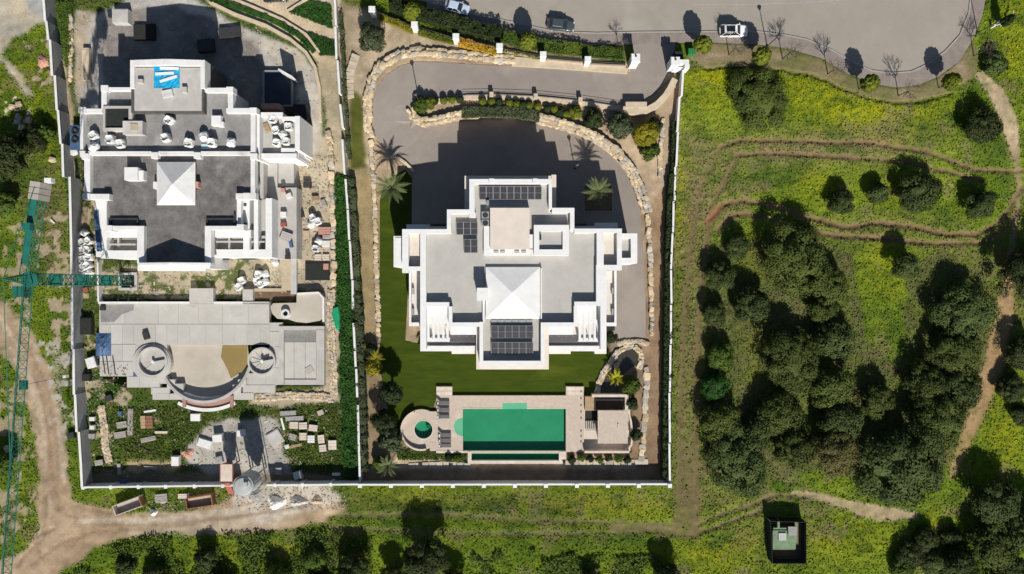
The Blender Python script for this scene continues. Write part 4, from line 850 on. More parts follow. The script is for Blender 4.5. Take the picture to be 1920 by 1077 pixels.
mk('wall_body', MB().ribbon([P(x, y, Z(x, y) + 1.3)[:2] for x, y in hw], 1.0, [Z(*p) - 1. for p in hw], [Z(*p) + 1.3 for p in hw]), M['coping'], R)
g = G(1190, 205); mk('block', MB().box(g.x - 1.7, g.y - .1, g.z - .4, g.x + 1.7, g.y + .8, g.z + 1.5), M['coping'], R)
ow = [(960, 116), (1040, 122), (1118, 129), (1176, 134)]
R = thing('drive_wall', 'flat sandstone bank along the outer edge of the drive below the fence', 'wall', G(*ow[0]))
mk('wall_body', MB().ribbon([G(*p).xy[:] for p in ow], [1.5, 1.3, 1.1, .9], [Z(*p) - .4 for p in ow], [Z(*p) + .3 for p in ow]), M['coping'], R)
lw = [(745, 296), (760, 306), (776, 322)]
R = thing('drive_wall', 'short sandstone kerb wall between the forecourt and the palm lawn', 'wall', G(*lw[0])); mk('wall_body', MB().ribbon([G(*p).xy[:] for p in lw], .45, [Z(*p) - .4 for p in lw], [Z(*p) + .45 for p in lw]), M['coping'], R)
# sandy road walls north of the building site
for lab, pl, w, h, m in [('curved sandy embankment wall above the shaded site yard', [(395, 6), (440, 28), (500, 50), (545, 75), (575, 100), (592, 128), (600, 165), (602, 230)], .5, .55, 'coping'),
                         ('low sandstone kerb along the planted island north of the site', [(420, -8), (470, 12), (530, 38), (575, 66), (600, 100)], .4, .4, 'coping'),
                         ('low sandstone edging round the grass triangle by the party wall', [(540, 22), (572, 2), (600, -8)], .35, .35, 'coping')]:
    R = thing('kerb_wall', lab, 'wall', G(*pl[0])); mk('wall_body', MB().ribbon([G(*p).xy[:] for p in pl], w, -.3, [Z(*p) + h for p in pl]), M[m], R)

# ------------------------------------------------------------------ pool terrace
def pool():
    R = thing('pool_terrace', 'cream paved pool terrace with rounded end and raised stubs', 'terrace', G(960, 800)); H = .45
    c = P(790, 806, H)
    body = []
    for r in [(818, 725, 848, 848), (848, 742, 942, 767), (988, 742, 1063, 767), (942, 742, 988, 756), (1061, 725, 1095, 848), (848, 767, 868, 846)]:
        VB('paving', r, -.4, H, M['pooldeck'], R)
    VB('paving_edge', (868, 845.5, 1062, 850), -.4, H - .02, M['pooldeck'], R)
    circ = [(c[0] + 38 / S * math.cos(math.radians(a)), c[1] + 38 / S * math.sin(math.radians(a))) for a in range(0, 360, 9)]
    # round end with a hole for the hot tub
    hb = P(794, 806, H); n = 40; ro = 38 / S; ri = 17 / S
    v = []; f = []
    for i in range(n):
        t = 2 * math.pi * i / n; v += [(c[0] + ro * math.cos(t), c[1] + ro * math.sin(t), H + .004), (hb[0] + ri * math.cos(t), hb[1] + ri * math.sin(t), H + .004), (c[0] + ro * math.cos(t), c[1] + ro * math.sin(t), -.4), (hb[0] + ri * math.cos(t), hb[1] + ri * math.sin(t), -.4)]
    for i in range(n):
        a = 4 * i; b = 4 * ((i + 1) % n); f += [(a, b, b + 1, a + 1), (a, a + 2, b + 2, b), (a + 1, b + 1, b + 3, a + 3)]
    mk('round_paving', MB().add(v, f), M['pooldeck'], R)
    for r in [(800, 772, 818, 780), (806, 830, 818, 846)]: VB('paving', r, -.4, H + .008, M['pooldeck'], R)
    mk('rim_wall', MB().lathe([(ro + .02, -.4), (ro + .02, H + .55), (ro - .25, H + .55), (ro - .25, H)], c[:2], 24, math.radians(110), math.radians(285)), M['tile'], R)
    for x0, y0, x1, y1 in [(818, 845, 868, 850), (1050, 847, 1062, 862), (877, 847, 884, 866), (877, 864, 1055, 870), (1048, 848, 1053, 866)]: VB('pool_rim', (x0, y0, x1, y1), -.5, H + .04, M['tile'], R)
    VB('overflow_wall', (884, 846, 1048, 851), -.5, H - .14, M['poolsh'], R)
    # paving joints: tile rows as real slabs on the two stubs
    for x in (818, 1063):
        for k in range(2):
            for j in range(2): VB('stub_tile', (x + .6 + k * 15, 726 + j * 8, x + 14.6 + k * 15, 733 + j * 8), H, H + .03, M['tile'], R)
    # drain holes / lamps along the right stub
    for y in (732, 745, 758, 770, 782, 806, 816, 826): VB('drain_slot', (1088.5, y, 1090.5, y + 4), H, H + .035, M['dark'], R)
    # water
    w = thing('swimming_pool', 'large rectangular swimming pool full of green water', 'pool', P(965, 806, 0))
    fz = H - 1.05; xa, ya, xb, yb = rect(868, 767, 1061, 845.5, H)
    mk('floor', MB().box(xa, ya, fz - .1, xb, yb, fz), M['pooltile'], w)
    for q in ((xa - .3, ya - .3, xa, yb), (xb, ya - .3, xb + .3, yb), (xa - .3, yb, xb + .3, yb + .3), (xa, ya - .3, xb, ya)): mk('side_wall', MB().box(q[0], q[1], fz - .1, q[2], q[3], H - .06), M['pooltile'], w)
    mk('water', MB().add([(xa, ya, H - .12), (xb, ya, H - .12), (xb, yb, H - .12), (xa, yb, H - .12)], [(0, 1, 2, 3)]), M['clear'], w); VB('entry_step_water', (942, 756, 988, 767.3), .1, H - .02, M['poolsh'], w)
    sc = P(868, 801, H); sp = [(sc[0] + 17 / S * math.cos(math.radians(a)), sc[1] + 17 / S * math.sin(math.radians(a))) for a in range(90, 271, 12)]
    mk('rounded_step_water', MB().prism(sp, .2, H + .012), M['poolsh'], w)
    VB('overflow_trough', (884, 851, 1048, 864), -.9, -.35, M['pooldk'], w)
    VB('coping', (868, 765.6, 942, 767), .1, H + .03, M['tile'], w); VB('coping', (988, 765.6, 1061, 767), .1, H + .03, M['tile'], w)
    t = thing('hot_tub', 'round hot tub of green water in the rounded terrace end', 'hot tub', hb)
    mk('floor', MB().lathe([(0, H - .8), (ri, H - .8), (ri, H - .4)], hb[:2], 32), M['pooltile'], t); mk('water', MB().lathe([(0, H - .1), (ri, H - .1)], hb[:2], 32), M['clear'], t); mk('rim', MB().lathe([(ri, H - .4), (ri - .02, H + .03), (ri + .16, H + .03)], hb[:2], 32), M['tile'], t)
    VB('seat', (799, 797, 808, 803), H - .75, H - .3, M['pooldk'], t)
    # pool house
    h = thing('pool_house', 'small pool house with flat cream roof beside the swimming pool', 'pool house', G(1145, 800))
    VB('wall', (1124, 773, 1174, 829), -.3, 2.6, M['beige'], h); VB('roof', (1121, 770, 1177, 832), 2.61, 2.8, M['pooldeck'], h)
    VB('roof_pipe', (1158, 795, 1160, 805), 2.8, 2.95, M['tile'], h)
    VB('floor', (1095, 748, 1182, 846), -.4, .12, M['tile'], h); VB('sunken_yard', (1117, 752, 1171, 768), -.4, .16, M['soil'], h); VB('bar_counter', (1097, 744, 1117, 770), .1, 1.1, M['wood'], h); VB('bar_shelf', (1097, 771, 1120, 789), .1, .18, M['net_hole'], h)
    VB('garden_wall', (1172, 744, 1178, 770), -.3, 1.5, M['tile'], h); VB('garden_wall', (1110, 740, 1178, 745), -.3, 1.5, M['tile'], h); VB('garden_wall', (1096, 846, 1180, 850), -.3, 1.4, M['tile'], h)
    for k in range(6): VB('slat', (1098 + k * 4, 790, 1100.6 + k * 4, 808), .3, .45, M['board'], h)
    cc = P(1180, 838, 1.0); mk('curved_wall', MB().ribbon([P(x, y, 1.0)[:2] for x, y in [(1178, 770), (1183, 790), (1186, 815), (1184, 835), (1176, 846), (1160, 849)]], .3, -.3, 1.0), M['tile'], h)
pool()
# garden pond
pp = [(1150, 660), (1170, 655), (1190, 656), (1197, 668), (1196, 684), (1182, 690), (1170, 700), (1160, 710), (1150, 690)]
pd = thing('garden_pond', 'dark irregular garden pond ringed by rocks', 'pond', G(1172, 676)); mk('water', MB().prism([G(*p).xy[:] for p in pp], -.3, .06), M['pond'], pd)
mk('basin', MB().prism([G(*p).xy[:] for p in [(1124, 735), (1140, 700), (1150, 690), (1160, 712), (1160, 736)]], -.3, .05), M['pond'], pd)
# loungers
def lounger(x, y, z, lab):
    t = thing('sun_lounger', lab, 'sun lounger', Vector((*P(x, y, z)[:2], z)), 0, 'sun loungers by the pool'); o = WO[t.name]
    f = MB()
    for s in (-.3, .3): f.tube((-.95, s, .28), (.95, s, .28), .03, n=6)
    for q in (-.95, .95): f.tube((q, -.3, .28), (q, .3, .28), .03, n=6)
    mk('frame', f, M['alu'], t, local=True)
    for q in (-.8, .8):
        for s in (-.3, .3): mk('leg', MB().tube((q, s, 0), (q, s, .28), .025, n=6), M['alu'], t, local=True)
    mk('seat', bevel_mesh(MB().box(-.4, -.3, .29, .98, .3, .37).mesh('seat'), .02), M['lounger'], t, local=True)
    b = MB().add([(-.4, -.3, .3), (-.4, .3, .3), (-1.0, .3, .75), (-1.0, -.3, .75), (-.42, -.3, .38), (-.42, .3, .38), (-1.02, .3, .83), (-1.02, -.3, .83)], [(0, 1, 2, 3), (7, 6, 5, 4), (0, 4, 5, 1), (1, 5, 6, 2), (2, 6, 7, 3), (3, 7, 4, 0)])
    mk('backrest', b, M['lounger'], t, local=True); mk('pillow', bevel_mesh(MB().box(-.98, -.2, .72, -.8, .2, .84).mesh('pillow'), .03), M['bag'], t, local=True)
for k, y in enumerate((755, 768, 781)): lounger(832, y, .46, ['grey sun lounger topmost of the row by the terrace stub', 'grey sun lounger in the middle of the upper row of three', 'grey sun lounger lowest of the upper row of three'][k])
for k, y in enumerate((815, 825, 835)): lounger(835, y, .46, ['grey sun lounger topmost of the lower row beside the pool', 'grey sun lounger in the middle of the lower row of three', 'grey sun lounger lowest of all beside the bottom rim'][k])

# ------------------------------------------------------------------ tower crane
def crane():
    b = G(240, 527); R = thing('tower_crane', 'green lattice tower crane standing on a concrete footing at the building site', 'crane', b)
    HT = 24.0; w = .75
    def lattice(a, e, half, bays, rch=.07, rdi=.04, tri=False):
        a = Vector(a); e = Vector(e); d = (e - a).normalized(); u = Vector((0, 0, 1)) if abs(d.z) < .9 else Vector((1, 0, 0)); s = d.cross(u).normalized(); u = s.cross(d).normalized()
        cor = [s * half + u * half, -s * half + u * half, -s * half - u * half, s * half - u * half] if not tri else [s * half - u * half * .8, -s * half - u * half * .8, u * half * 1.1]
        g = MB(); m = len(cor)
        for c in cor: g.tube(a + c, e + c, rch, n=5)
        for k in range(bays):
            p = a.lerp(e, k / bays); q = a.lerp(e, (k + 1) / bays)
            for i in range(m):
                j = (i + 1) % m; A, B = (cor[i], cor[j]) if k % 2 else (cor[j], cor[i]); g.tube(p + A, q + B, rdi, n=4, cap=False); g.tube(q + cor[i], q + cor[j], rdi, n=4, cap=False)
        return g
    mk('mast', lattice((b.x, b.y, -.2), (b.x, b.y, HT - 1), w, 20, .08, .045), M['crane'], R)
    for z in (6, 12, 18): mk('mast_collar', MB().box(b.x - w - .12, b.y - w - .12, z, b.x + w + .12, b.y + w + .12, z + .18), M['crane'], R)
    for r, h in [((222, 511, 256, 516), .5), ((222, 516, 227, 540), .5), ((252, 516, 257, 540), .5), ((222, 540, 257, 545), .5)]: VB('footing_wall', r, -.3, h, M['concrete'], R)
    VB('footing_floor', (226, 515, 253, 541), -.3, .06, M['net_hole'], R)
    mk('slewing_ring', MB().lathe([(0, HT - 1), (1.0, HT - 1), (1.1, HT - .4), (0, HT - .3)], (b.x, b.y), 16), M['crane'], R)
    hp = P(50, 527, HT); tip = P(6, 1130, HT + .4); back = P(75, 342, HT + .2)
    top = Vector((b.x, b.y, HT + 4.2)); c0 = Vector((b.x, b.y, HT))
    d = (Vector((tip[0], tip[1], 0)) - Vector((b.x, b.y, 0))).normalized(); ln = 52.0
    e = c0 + d * ln; e.z = HT + .6
    mk('jib', lattice(c0 + d * .6, e, .55, 46, .06, .03, True), M['crane'], R)
    bk = Vector((back[0], back[1], HT + .1)); db = (bk - c0).normalized()
    cj = mk('counter_jib', lattice(c0 + db * .6, bk, .6, 10, .065, .035), M['crane'], R)
    sd = Vector((-db.y, db.x, 0)); pf = MB(); q0 = c0 + db * 2; q1 = bk
    pf.add([q0 + sd * .4 + Vector((0, 0, .72)), q1 + sd * .4 + Vector((0, 0, .72)), q1 - sd * .4 + Vector((0, 0, .72)), q0 - sd * .4 + Vector((0, 0, .72)), q0 + sd * .4 + Vector((0, 0, .78)), q1 + sd * .4 + Vector((0, 0, .78)), q1 - sd * .4 + Vector((0, 0, .78)), q0 - sd * .4 + Vector((0, 0, .78))], [(3, 2, 1, 0), (4, 5, 6, 7), (0, 1, 5, 4), (1, 2, 6, 5), (2, 3, 7, 6), (3, 0, 4, 7)])
    mk('walkway', pf, M['crane'], cj)
    an = math.atan2(db.y, db.x)
    for k in range(3):
        c = bk - db * (.4 + .8 * k); mk('counterweight', MB().box(c.x - .36, c.y - .66, HT - 1.2, c.x + .36, c.y + .66, HT + 1.1, an), M['cw'], R)
    mk('winch', MB().box(bk.x - .5 - db.x * 6, bk.y - .5 - db.y * 6, HT + .8, bk.x + .5 - db.x * 6, bk.y + .5 - db.y * 6, HT + 1.6), M['crane'], R)
    apx = MB()
    for s in (-1, 1):
        for q in (-1, 1): apx.tube((b.x + s * .6, b.y + q * .6, HT - .2), (top.x, top.y, top.z), .09, n=6)
    for k in (.3, .6):
        pts = [Vector((b.x + s * .6, b.y + q * .6, HT - .2)).lerp(top, k) for s, q in ((-1, -1), (1, -1), (1, 1), (-1, 1))]
        for i in range(4): apx.tube(pts[i], pts[(i + 1) % 4], .05, n=5)
    mk('apex', apx, M['crane'], R)
    for t_ in (bk + Vector((0, 0, .8)), c0 + d * 24 + Vector((0, 0, .8))): mk('tie_bar', MB().tube(top, t_, .05, n=5), M['crane'], R)
    cb = c0 + d * 1.6 + Vector((-1.2, 0, -.9)); ca = mk('cab', MB().box(cb.x - .6, cb.y - .7, cb.z - 1, cb.x + .6, cb.y + .7, cb.z + .9), M['crane'], R); mk('cab_window', MB().box(cb.x - .5, cb.y - .74, cb.z - .6, cb.x + .5, cb.y - .69, cb.z + .6), M['glass'], ca)
    tr = c0 + d * 14; mk('trolley', MB().box(tr.x - .5, tr.y - .6, HT - .9, tr.x + .5, tr.y + .6, HT - .6), M['crane'], R)
    rp = MB(); rp.tube((tr.x, tr.y, HT - .8), (tr.x, tr.y, 15), .03, n=4); mk('hoist_rope', rp, M['dark'], R); mk('hook_block', MB().box(tr.x - .2, tr.y - .2, 14.2, tr.x + .2, tr.y + .2, 15), M['white2'], R)
    mk('motor_box', MB().box(bk.x + .8, bk.y - .1, HT - .2, bk.x + 1.7, bk.y + .5, HT + .6), M['white'], R)
crane()
# ------------------------------------------------------------------ cement silo with batching frame
def silo():
    b = G(487, 889); R = thing('cement_silo', 'tall grey cement silo standing on the bottom wall of the building site', 'silo', b)
    mk('body', MB().lathe([(0, 1.2), (.35, 1.2), (1.55, 3.4), (1.55, 7.0), (1.3, 7.35), (0, 7.5)], b.xy[:], 28), M['silo'], R, smooth=False)
    mk('top_rim', MB().lathe([(1.5, 7.0), (1.62, 7.0), (1.62, 7.12), (1.5, 7.12)], b.xy[:], 28), M['silo'], R)
    for s in (-1, 1):
        for q in (-1, 1): mk('leg', MB().box(b.x + s * 1.1 - .09, b.y + q * 1.1 - .09, -.2, b.x + s * 1.1 + .09, b.y + q * 1.1 + .09, 4.4), M['silo'], R)
    ld = MB()
    for s in (-.2, .2): ld.tube((b.x + 1.7, b.y + s + .6, 0), (b.x + 1.7, b.y + s + .6, 7.2), .03, n=5)
    for k in range(20): ld.tube((b.x + 1.7, b.y + .4, .3 + k * .35), (b.x + 1.7, b.y + .8, .3 + k * .35), .02, n=4)
    mk('ladder', ld, M['alu'], R); mk('filter', MB().box(b.x + .3, b.y + .2, 7.3, b.x + .9, b.y + .8, 7.9), M['silo'], R)
    g = G(440, 878); t = thing('batching_hopper', 'red and cream batching hopper frame beside the grey silo', 'hopper', g)
    hp = MB()
    for s in (-1, 1):
        for q in (-1, 1): mk('leg', MB().box(g.x + s * .8 - .08, g.y + q * 1.2 - .08, -.2, g.x + s * .8 + .08, g.y + q * 1.2 + .08, 3.2), M['red'], t)
    hp.prism([(g.x - .4, g.y - .6), (g.x + .4, g.y - .6), (g.x + .4, g.y + .6), (g.x - .4, g.y + .6)], 1.4, 3.3, [(g.x - 1, g.y - 1.5), (g.x + 1, g.y - 1.5), (g.x + 1, g.y + 1.5), (g.x - 1, g.y + 1.5)]); mk('hopper', hp, M['tile'], t)
    mk('chute', MB().add([(g.x - .5, g.y - 1.4, 3.0), (g.x + .3, g.y - 1.4, 3.0), (g.x + .1, g.y - 4.2, .3), (g.x - .9, g.y - 4.2, .3), (g.x - .5, g.y - 1.4, 3.1), (g.x + .3, g.y - 1.4, 3.1), (g.x + .1, g.y - 4.2, .4), (g.x - .9, g.y - 4.2, .4)], [(3, 2, 1, 0), (4, 5, 6, 7), (0, 1, 5, 4), (1, 2, 6, 5), (2, 3, 7, 6), (3, 0, 4, 7)]), M['red'], t)
    mk('rim', MB().ribbon([(g.x - 1, g.y - 1.5), (g.x + 1, g.y - 1.5), (g.x + 1, g.y + 1.5), (g.x - 1, g.y + 1.5), (g.x - 1, g.y - 1.45)], .1, 3.2, 3.42), M['red'], t)
    mk('motor', MB().box(g.x - .3, g.y - 3.3, .2, g.x + .3, g.y - 2.6, .9), M['dark'], t)
silo()
# ------------------------------------------------------------------ netted enclosure in the field
def cage():
    R = thing('netted_enclosure', 'dark netted enclosure with a pale green hut inside standing in the field', 'enclosure', G(1470, 1015)); h = 2.0
    c = [G(1436, 970), G(1502, 972), G(1502, 1048), G(1440, 1048)]
    for i, p in enumerate(c): mk('post', MB().tube(p + Vector((0, 0, -.3)), p + Vector((0, 0, h)), .06, n=6), M['alu'], R)
    for i in range(4):
        a, b = c[i], c[(i + 1) % 4]; mk('net_side', MB().ribbon([a.xy[:], b.xy[:]], .04, -.2, h - .05), M['net_hole'], R)
        mk('top_rail', MB().tube(a + Vector((0, 0, h)), b + Vector((0, 0, h)), .05, n=6), M['net_hole'], R)
    mk('floor', MB().prism([p.xy[:] for p in c], -.3, .18), M['soil'], R)
    t = thing('green_hut', 'low pale green tank hut inside the dark netted enclosure', 'hut', G(1474, 1005))
    VB('wall', (1450, 990, 1492, 1030), -.2, 1.1, M['palegreen'], t); VB('roof', (1449, 995, 1490, 1031), 1.11, 1.22, M['palegreen'], t); VB('hatch', (1478, 988, 1494, 1004), 1.2, 1.6, M['greym'], t)
    VB('pipe_frame', (1458, 976, 1462, 990), 0, 1.5, M['palegreen'], t); VB('tank', (1490, 978, 1495, 1018), 0, 1.0, M['palegreen'], t); VB('vent', (1460, 1000, 1474, 1014), 1.22, 1.4, M['silo'], t)
cage()
# ------------------------------------------------------------------ cars
def car(px, py, rz, paint, lab, L=4.4, Wd=1.82, H=1.48, sunroof=False, suv=False, glassroof=False):
    g = G(px, py); t = thing('parked_car', lab, 'car', g, rz, 'cars parked along the kerb'); w = Wd / 2
    st = [(-L / 2, .70, .45, .62), (-L / 2 + .15, .92, .30, .80), (-L / 2 + .7, 1.0, .24, .92), (-L * .18, 1.0, .22, .95), (L * .12, 1.0, .22, .95), (L * .24, .99, .23, .90), (L / 2 - .55, .96, .26, .80), (L / 2 - .15, .88, .30, .66), (L / 2, .66, .42, .56)]
    n = 10; v = []; f = []
    for x, k, zb, zt in st:
        hw = w * k; sec = [(-hw * .9, zb), (-hw, zb + .12), (-hw, zt - .18), (-hw * .95, zt - .05), (-hw * .72, zt), (hw * .72, zt + 0), (hw * .95, zt - .05), (hw, zt - .18), (hw, zb + .12), (hw * .9, zb)]
        v += [(x, y, z) for y, z in sec]
    for i in range(len(st) - 1):
        for j in range(n): a = i * n + j; b = i * n + (j + 1) % n; f.append((a, b, b + n, a + n))
    f += [tuple(range(n))[::-1], tuple(range((len(st) - 1) * n, len(st) * n))]
    mk('body', MB().add(v, f), paint, t, smooth=True, local=True)
    xr = -L * .46 if suv else -L * .40; x0, x1, x2, x3 = xr, xr + .45, L * .06, L * .23; zb, zt = .92, H
    def quad(name, p, m): return mk(name, MB().add(p, [tuple(range(len(p)))]), m, t, local=True)
    wb, wt = w * .90, w * .72
    quad('rear_window', [(x0, -wb, zb), (x0, wb, zb), (x1, wt, zt - .03), (x1, -wt, zt - .03)], M['glass']); quad('windscreen', [(x3, wb, zb - .04), (x3, -wb, zb - .04), (x2, -wt, zt - .03), (x2, wt, zt - .03)], M['glass'])
    for s in (-1, 1):
        quad('side_window', [(x0, s * wb, zb), (x1, s * wt, zt - .03), (x2, s * wt, zt - .03), (x3, s * wb, zb - .04)], M['glass'])
        mx = (x1 + x2) / 2
        for qa, qb in (((x0, s * wb, zb), (x1, s * wt, zt - .02)), ((x3, s * wb, zb - .04), (x2, s * wt, zt - .02)), ((mx, s * wb, zb - .02), (mx, s * wt, zt - .02))): mk('window_pillar', MB().tube(qa, qb, .05, n=6), paint, t, local=True)
        mk('mirror', bevel_mesh(MB().box(x3 - .25, s * (w + .02), .88, x3 - .1, s * (w + .2), 1.02).mesh('mirror'), .03), paint, t, local=True)
        mk('headlight', MB().box(L / 2 - .28, s * w * .45, .55, L / 2 - .06, s * w * .85, .68, tap=.03), M['bag'], t, local=True); mk('taillight', MB().box(-L / 2 + .02, s * w * .5, .66, -L / 2 + .14, s * w * .86, .82), M['red'], t, local=True)
        for x in (-L * .30, L * .31):
            wh = thing_w = mk('wheel', MB().tube((x, s * (w - .2), .32), (x, s * (w + .01), .32), .32, n=18), M['tyre'], t, local=True); mk('rim', MB().tube((x, s * (w + .0), .32), (x, s * (w + .025), .32), .2, n=14), M['alu'], wh, local=True)
    rf = MB().add([(x1 - .05, -wt, zt - .03), (x2 + .05, -wt, zt - .03), (x2 + .05, wt, zt - .03), (x1 - .05, wt, zt - .03), (x1 + .1, -wt * .86, zt + .04), (x2 - .12, -wt * .86, zt + .04), (x2 - .12, wt * .86, zt + .04), (x1 + .1, wt * .86, zt + .04)], [(4, 5, 6, 7), (0, 1, 5, 4), (1, 2, 6, 5), (2, 3, 7, 6), (3, 0, 4, 7)])
    r = mk('roof', rf, paint, t, local=True)
    if sunroof: mk('sunroof', MB().box(x1 + .25, -wt * .68, zt + .03, x2 - .35, wt * .68, zt + .06), M['glass'], r, local=True)
    if suv:
        for s in (-1, 1): mk('roof_rail', MB().tube((x1 + .1, s * wt * .93, zt + .06), (x2 - .1, s * wt * .93, zt + .06), .03, n=6), M['dark'], r, local=True)
car(857, 17, math.radians(-15), carpaint('silver_blue_paint', (.42, .50, .60)), 'silver blue hatchback parked at the kerb near the top edge', 4.1, 1.76, 1.48)
car(1051, 50, math.radians(-7), carpaint('dark_grey_paint', (.05, .065, .072)), 'dark blue grey car parked beside the clipped hedge', 4.5, 1.8, 1.45)
car(1373, 61, math.radians(1), carpaint('white_paint_car', (.80, .80, .80)), 'white off road car with black sunroof parked near the bare street trees', 4.6, 1.95, 1.66, True, True)
car(520, -4, math.radians(4), carpaint('black_paint', (.02, .02, .022)), 'dark car cut by the top edge on the sandy turning circle', 4.3, 1.8, 1.45)
# ------------------------------------------------------------------ lamps, bins, signs
def lamp(px, py, h, lab, arm=.5):
    g = G(px, py); t = thing('street_lamp', lab, 'lamp post', g)
    mk('pole', MB().tube(g + Vector((0, 0, -.2)), g + Vector((0, 0, h)), .09, .06, 8), M['dark'], t); mk('base', MB().lathe([(0, g.z - .1), (.2, g.z - .1), (.2, g.z + .3), (.1, g.z + .45)], g.xy[:], 10), M['dark'], t)
    mk('lamp_head', MB().lathe([(0, g.z + h), (.12, g.z + h), (.3, g.z + h + .35), (.34, g.z + h + .42), (.1, g.z + h + .6), (0, g.z + h + .62)], g.xy[:], 12), M['dark'], t)
lamp(1438, 88, 4.6, 'dark lamp post on the pavement right of the white car'); lamp(787, 193, 4.8, 'dark lamp post among shrubs at the tip of the drive island'); lamp(1832, 62, 4.4, 'dark lamp post at the right end of the cul-de-sac')
lamp(1078, 316, 3.6, 'dark lamp post in the shade beside the right forecourt palm')
g = G(1296, 105)
for k, (x, y) in enumerate([(1294, 101)]):
    g = G(x, y); t = thing('wheelie_bin', 'green wheeled bin behind the right gate pillar', 'bin', g); mk('body', MB().box(g.x - .55, g.y - .45, g.z - .1, g.x + .55, g.y + .45, g.z + 1.1, tap=-.05), M['greenplastic'], t); mk('lid', MB().box(g.x - .62, g.y - .52, g.z + 1.103, g.x + .62, g.y + .52, g.z + 1.22, tap=.06), M['greenplastic'], t)
g = G(1268, 108); t = thing('meter_cabinet', 'dark tall meter cabinet behind the right gate pillar', 'cabinet', g); mk('body', MB().box(g.x - .7, g.y - .4, g.z - .2, g.x + .7, g.y + .4, g.z + 1.7), M['net_hole'], t); mk('door', MB().box(g.x - .6, g.y - .43, g.z + .1, g.x + .6, g.y - .4, g.z + 1.6), M['dark'], t)
g = G(1860, 48); t = thing('broken_fence', 'short white rail fence by the narrow dark tree at the upper right edge', 'fence', g)
for a, b in (((1858, 52), (1876, 48)), ((1876, 48), (1888, 40)), ((1888, 40), (1893, 24))): mk('rail', MB().tube(G(*a, .9), G(*b, .9), .09, n=6), M['tile'], t); q = G(*a); mk('post', MB().box(q.x - .12, q.y - .12, q.z - .3, q.x + .12, q.y + .12, q.z + 1.0), M['white2'], t)
# ------------------------------------------------------------------ vegetation
def leaf_quads(pos, nrm, size, rs, aspect=1.5):
    """arrays of leaf centres and rough normals -> verts, faces"""
    n = len(pos); r = rs.normal(size=(n, 3)); t = np.cross(nrm, r); t /= np.linalg.norm(t, axis=1, keepdims=True) + 1e-9
    b = np.cross(nrm, t); s = (size * rs.uniform(.65, 1.35, n))[:, None]
    t = t * s * aspect * .5; b = b * s * .5
    v = np.stack([pos - t, pos - b * .9, pos + t, pos + b * .9], 1).reshape(-1, 3)
    f = np.arange(4 * n).reshape(n, 4); return v, f
def np_mesh(name, v, f, m=None):
    me = bpy.data.meshes.new(name); v = np.asarray(v, np.float32); f = np.asarray(f, np.int32); k = f.shape[1]
    me.vertices.add(len(v)); me.vertices.foreach_set('co', v.ravel()); me.loops.add(f.size); me.loops.foreach_set('vertex_index', f.ravel())
    me.polygons.add(len(f)); me.polygons.foreach_set('loop_start', np.arange(0, f.size, k, dtype=np.int32)); me.polygons.foreach_set('loop_total', np.full(len(f), k, np.int32)); me.update(calc_edges=True)
    if m: me.materials.append(m)
    return me
def sph(rs, n):
    d = rs.normal(size=(n, 3)); return d / np.linalg.norm(d, axis=1, keepdims=True)
def crown_mesh(seed, lobes=52, per=120, leaf=.075, flat=.72, lob=(.17, .33), core=.60, spread=.74, ro=1.0):
    rs = np.random.RandomState(seed); V = []; Fc = []; n0 = 0
    d = sph(rs, lobes * 3); d = d[d[:, 2] > -.35][:lobes]
    rough = 1 + ro * (.20 * np.sin(d[:, 0] * 3.1 + seed) * np.cos(d[:, 1] * 2.7 + seed * 2) + rs.uniform(-.13, .10, len(d)))
    c = d * (spread * rough)[:, None] * np.array([1, 1, flat]); lr = rs.uniform(*lob, len(d))
    pos = []; nr = []
    for i in range(len(d)):
        k = sph(rs, per); k = k[(k * d[i]).sum(1) > -.45]; rad = lr[i] * rs.uniform(.70, 1.06, len(k))
        pos.append(c[i] + k * rad[:, None] * np.array([1, 1, .85])); q = k * .9 + d[i] * .35 + rs.normal(size=k.shape) * .2; nr.append(q / np.linalg.norm(q, axis=1, keepdims=True))
    v, f = leaf_quads(np.concatenate(pos), np.concatenate(nr), leaf, rs); V.append(v); Fc.append(f); n0 = len(v)
    # dim inner mass so that no sky shows straight through the heart
    bm = bmesh.new(); bmesh.ops.create_icosphere(bm, subdivisions=3, radius=core)
    vv = np.array([x.co[:] for x in bm.verts]); ff = [[x.index for x in p.verts] for p in bm.faces]; bm.free()
    vv = vv * (1 + .16 * np.sin(vv[:, :1] * 9 + seed) * np.cos(vv[:, 1:2] * 8)) * np.array([1, 1, flat])
    ff = np.array(ff); ff = np.concatenate([ff, ff[:, 2:3]], 1)
    me = bpy.data.meshes.new('crown'); V = np.concatenate([v, vv]); fl = [tuple(x) for x in f] + [tuple(x[:3] + n0) for x in ff]
    me.from_pydata(V.tolist(), [], fl); me.update(); me.materials.append(M['oak']); return me
CROWN = [crown_mesh(s, 44, 190, .06, .72, (.20, .32), .55, .72) for s in (1, 2, 3, 4, 5, 6)]
CROWN_BIG = [crown_mesh(s, 64, 240, .042, .66, (.15, .27), .58, .78, 1.15) for s in (11, 12, 13)]
CROWN_S = [crown_mesh(s, 30, 90, .13, .8, (.25, .42), .55, .66) for s in (21, 22, 23)]
BALL = [crown_mesh(s, 90, 70, .085, .95, (.13, .19), .80, .84, .25) for s in (31, 32)]
def limbs(seed, h=1.0):
    rr = random.Random(seed); g = MB(); p = Vector((0, 0, -.25)); r = .12
    for k in range(4):
        q = p + Vector((rr.uniform(-.08, .08), rr.uniform(-.08, .08), .3)); g.tube(p, q, r, r * .82, 8, k == 0); p = q; r *= .82
        if k > 0:
            for _ in range(2):
                a = rr.uniform(0, 6.28); e = p + Vector((math.cos(a) * .5, math.sin(a) * .5, .35)); g.tube(p, e, r * .6, r * .25, 6)
    me = g.mesh('trunk'); me.materials.append(M['bark']); return me
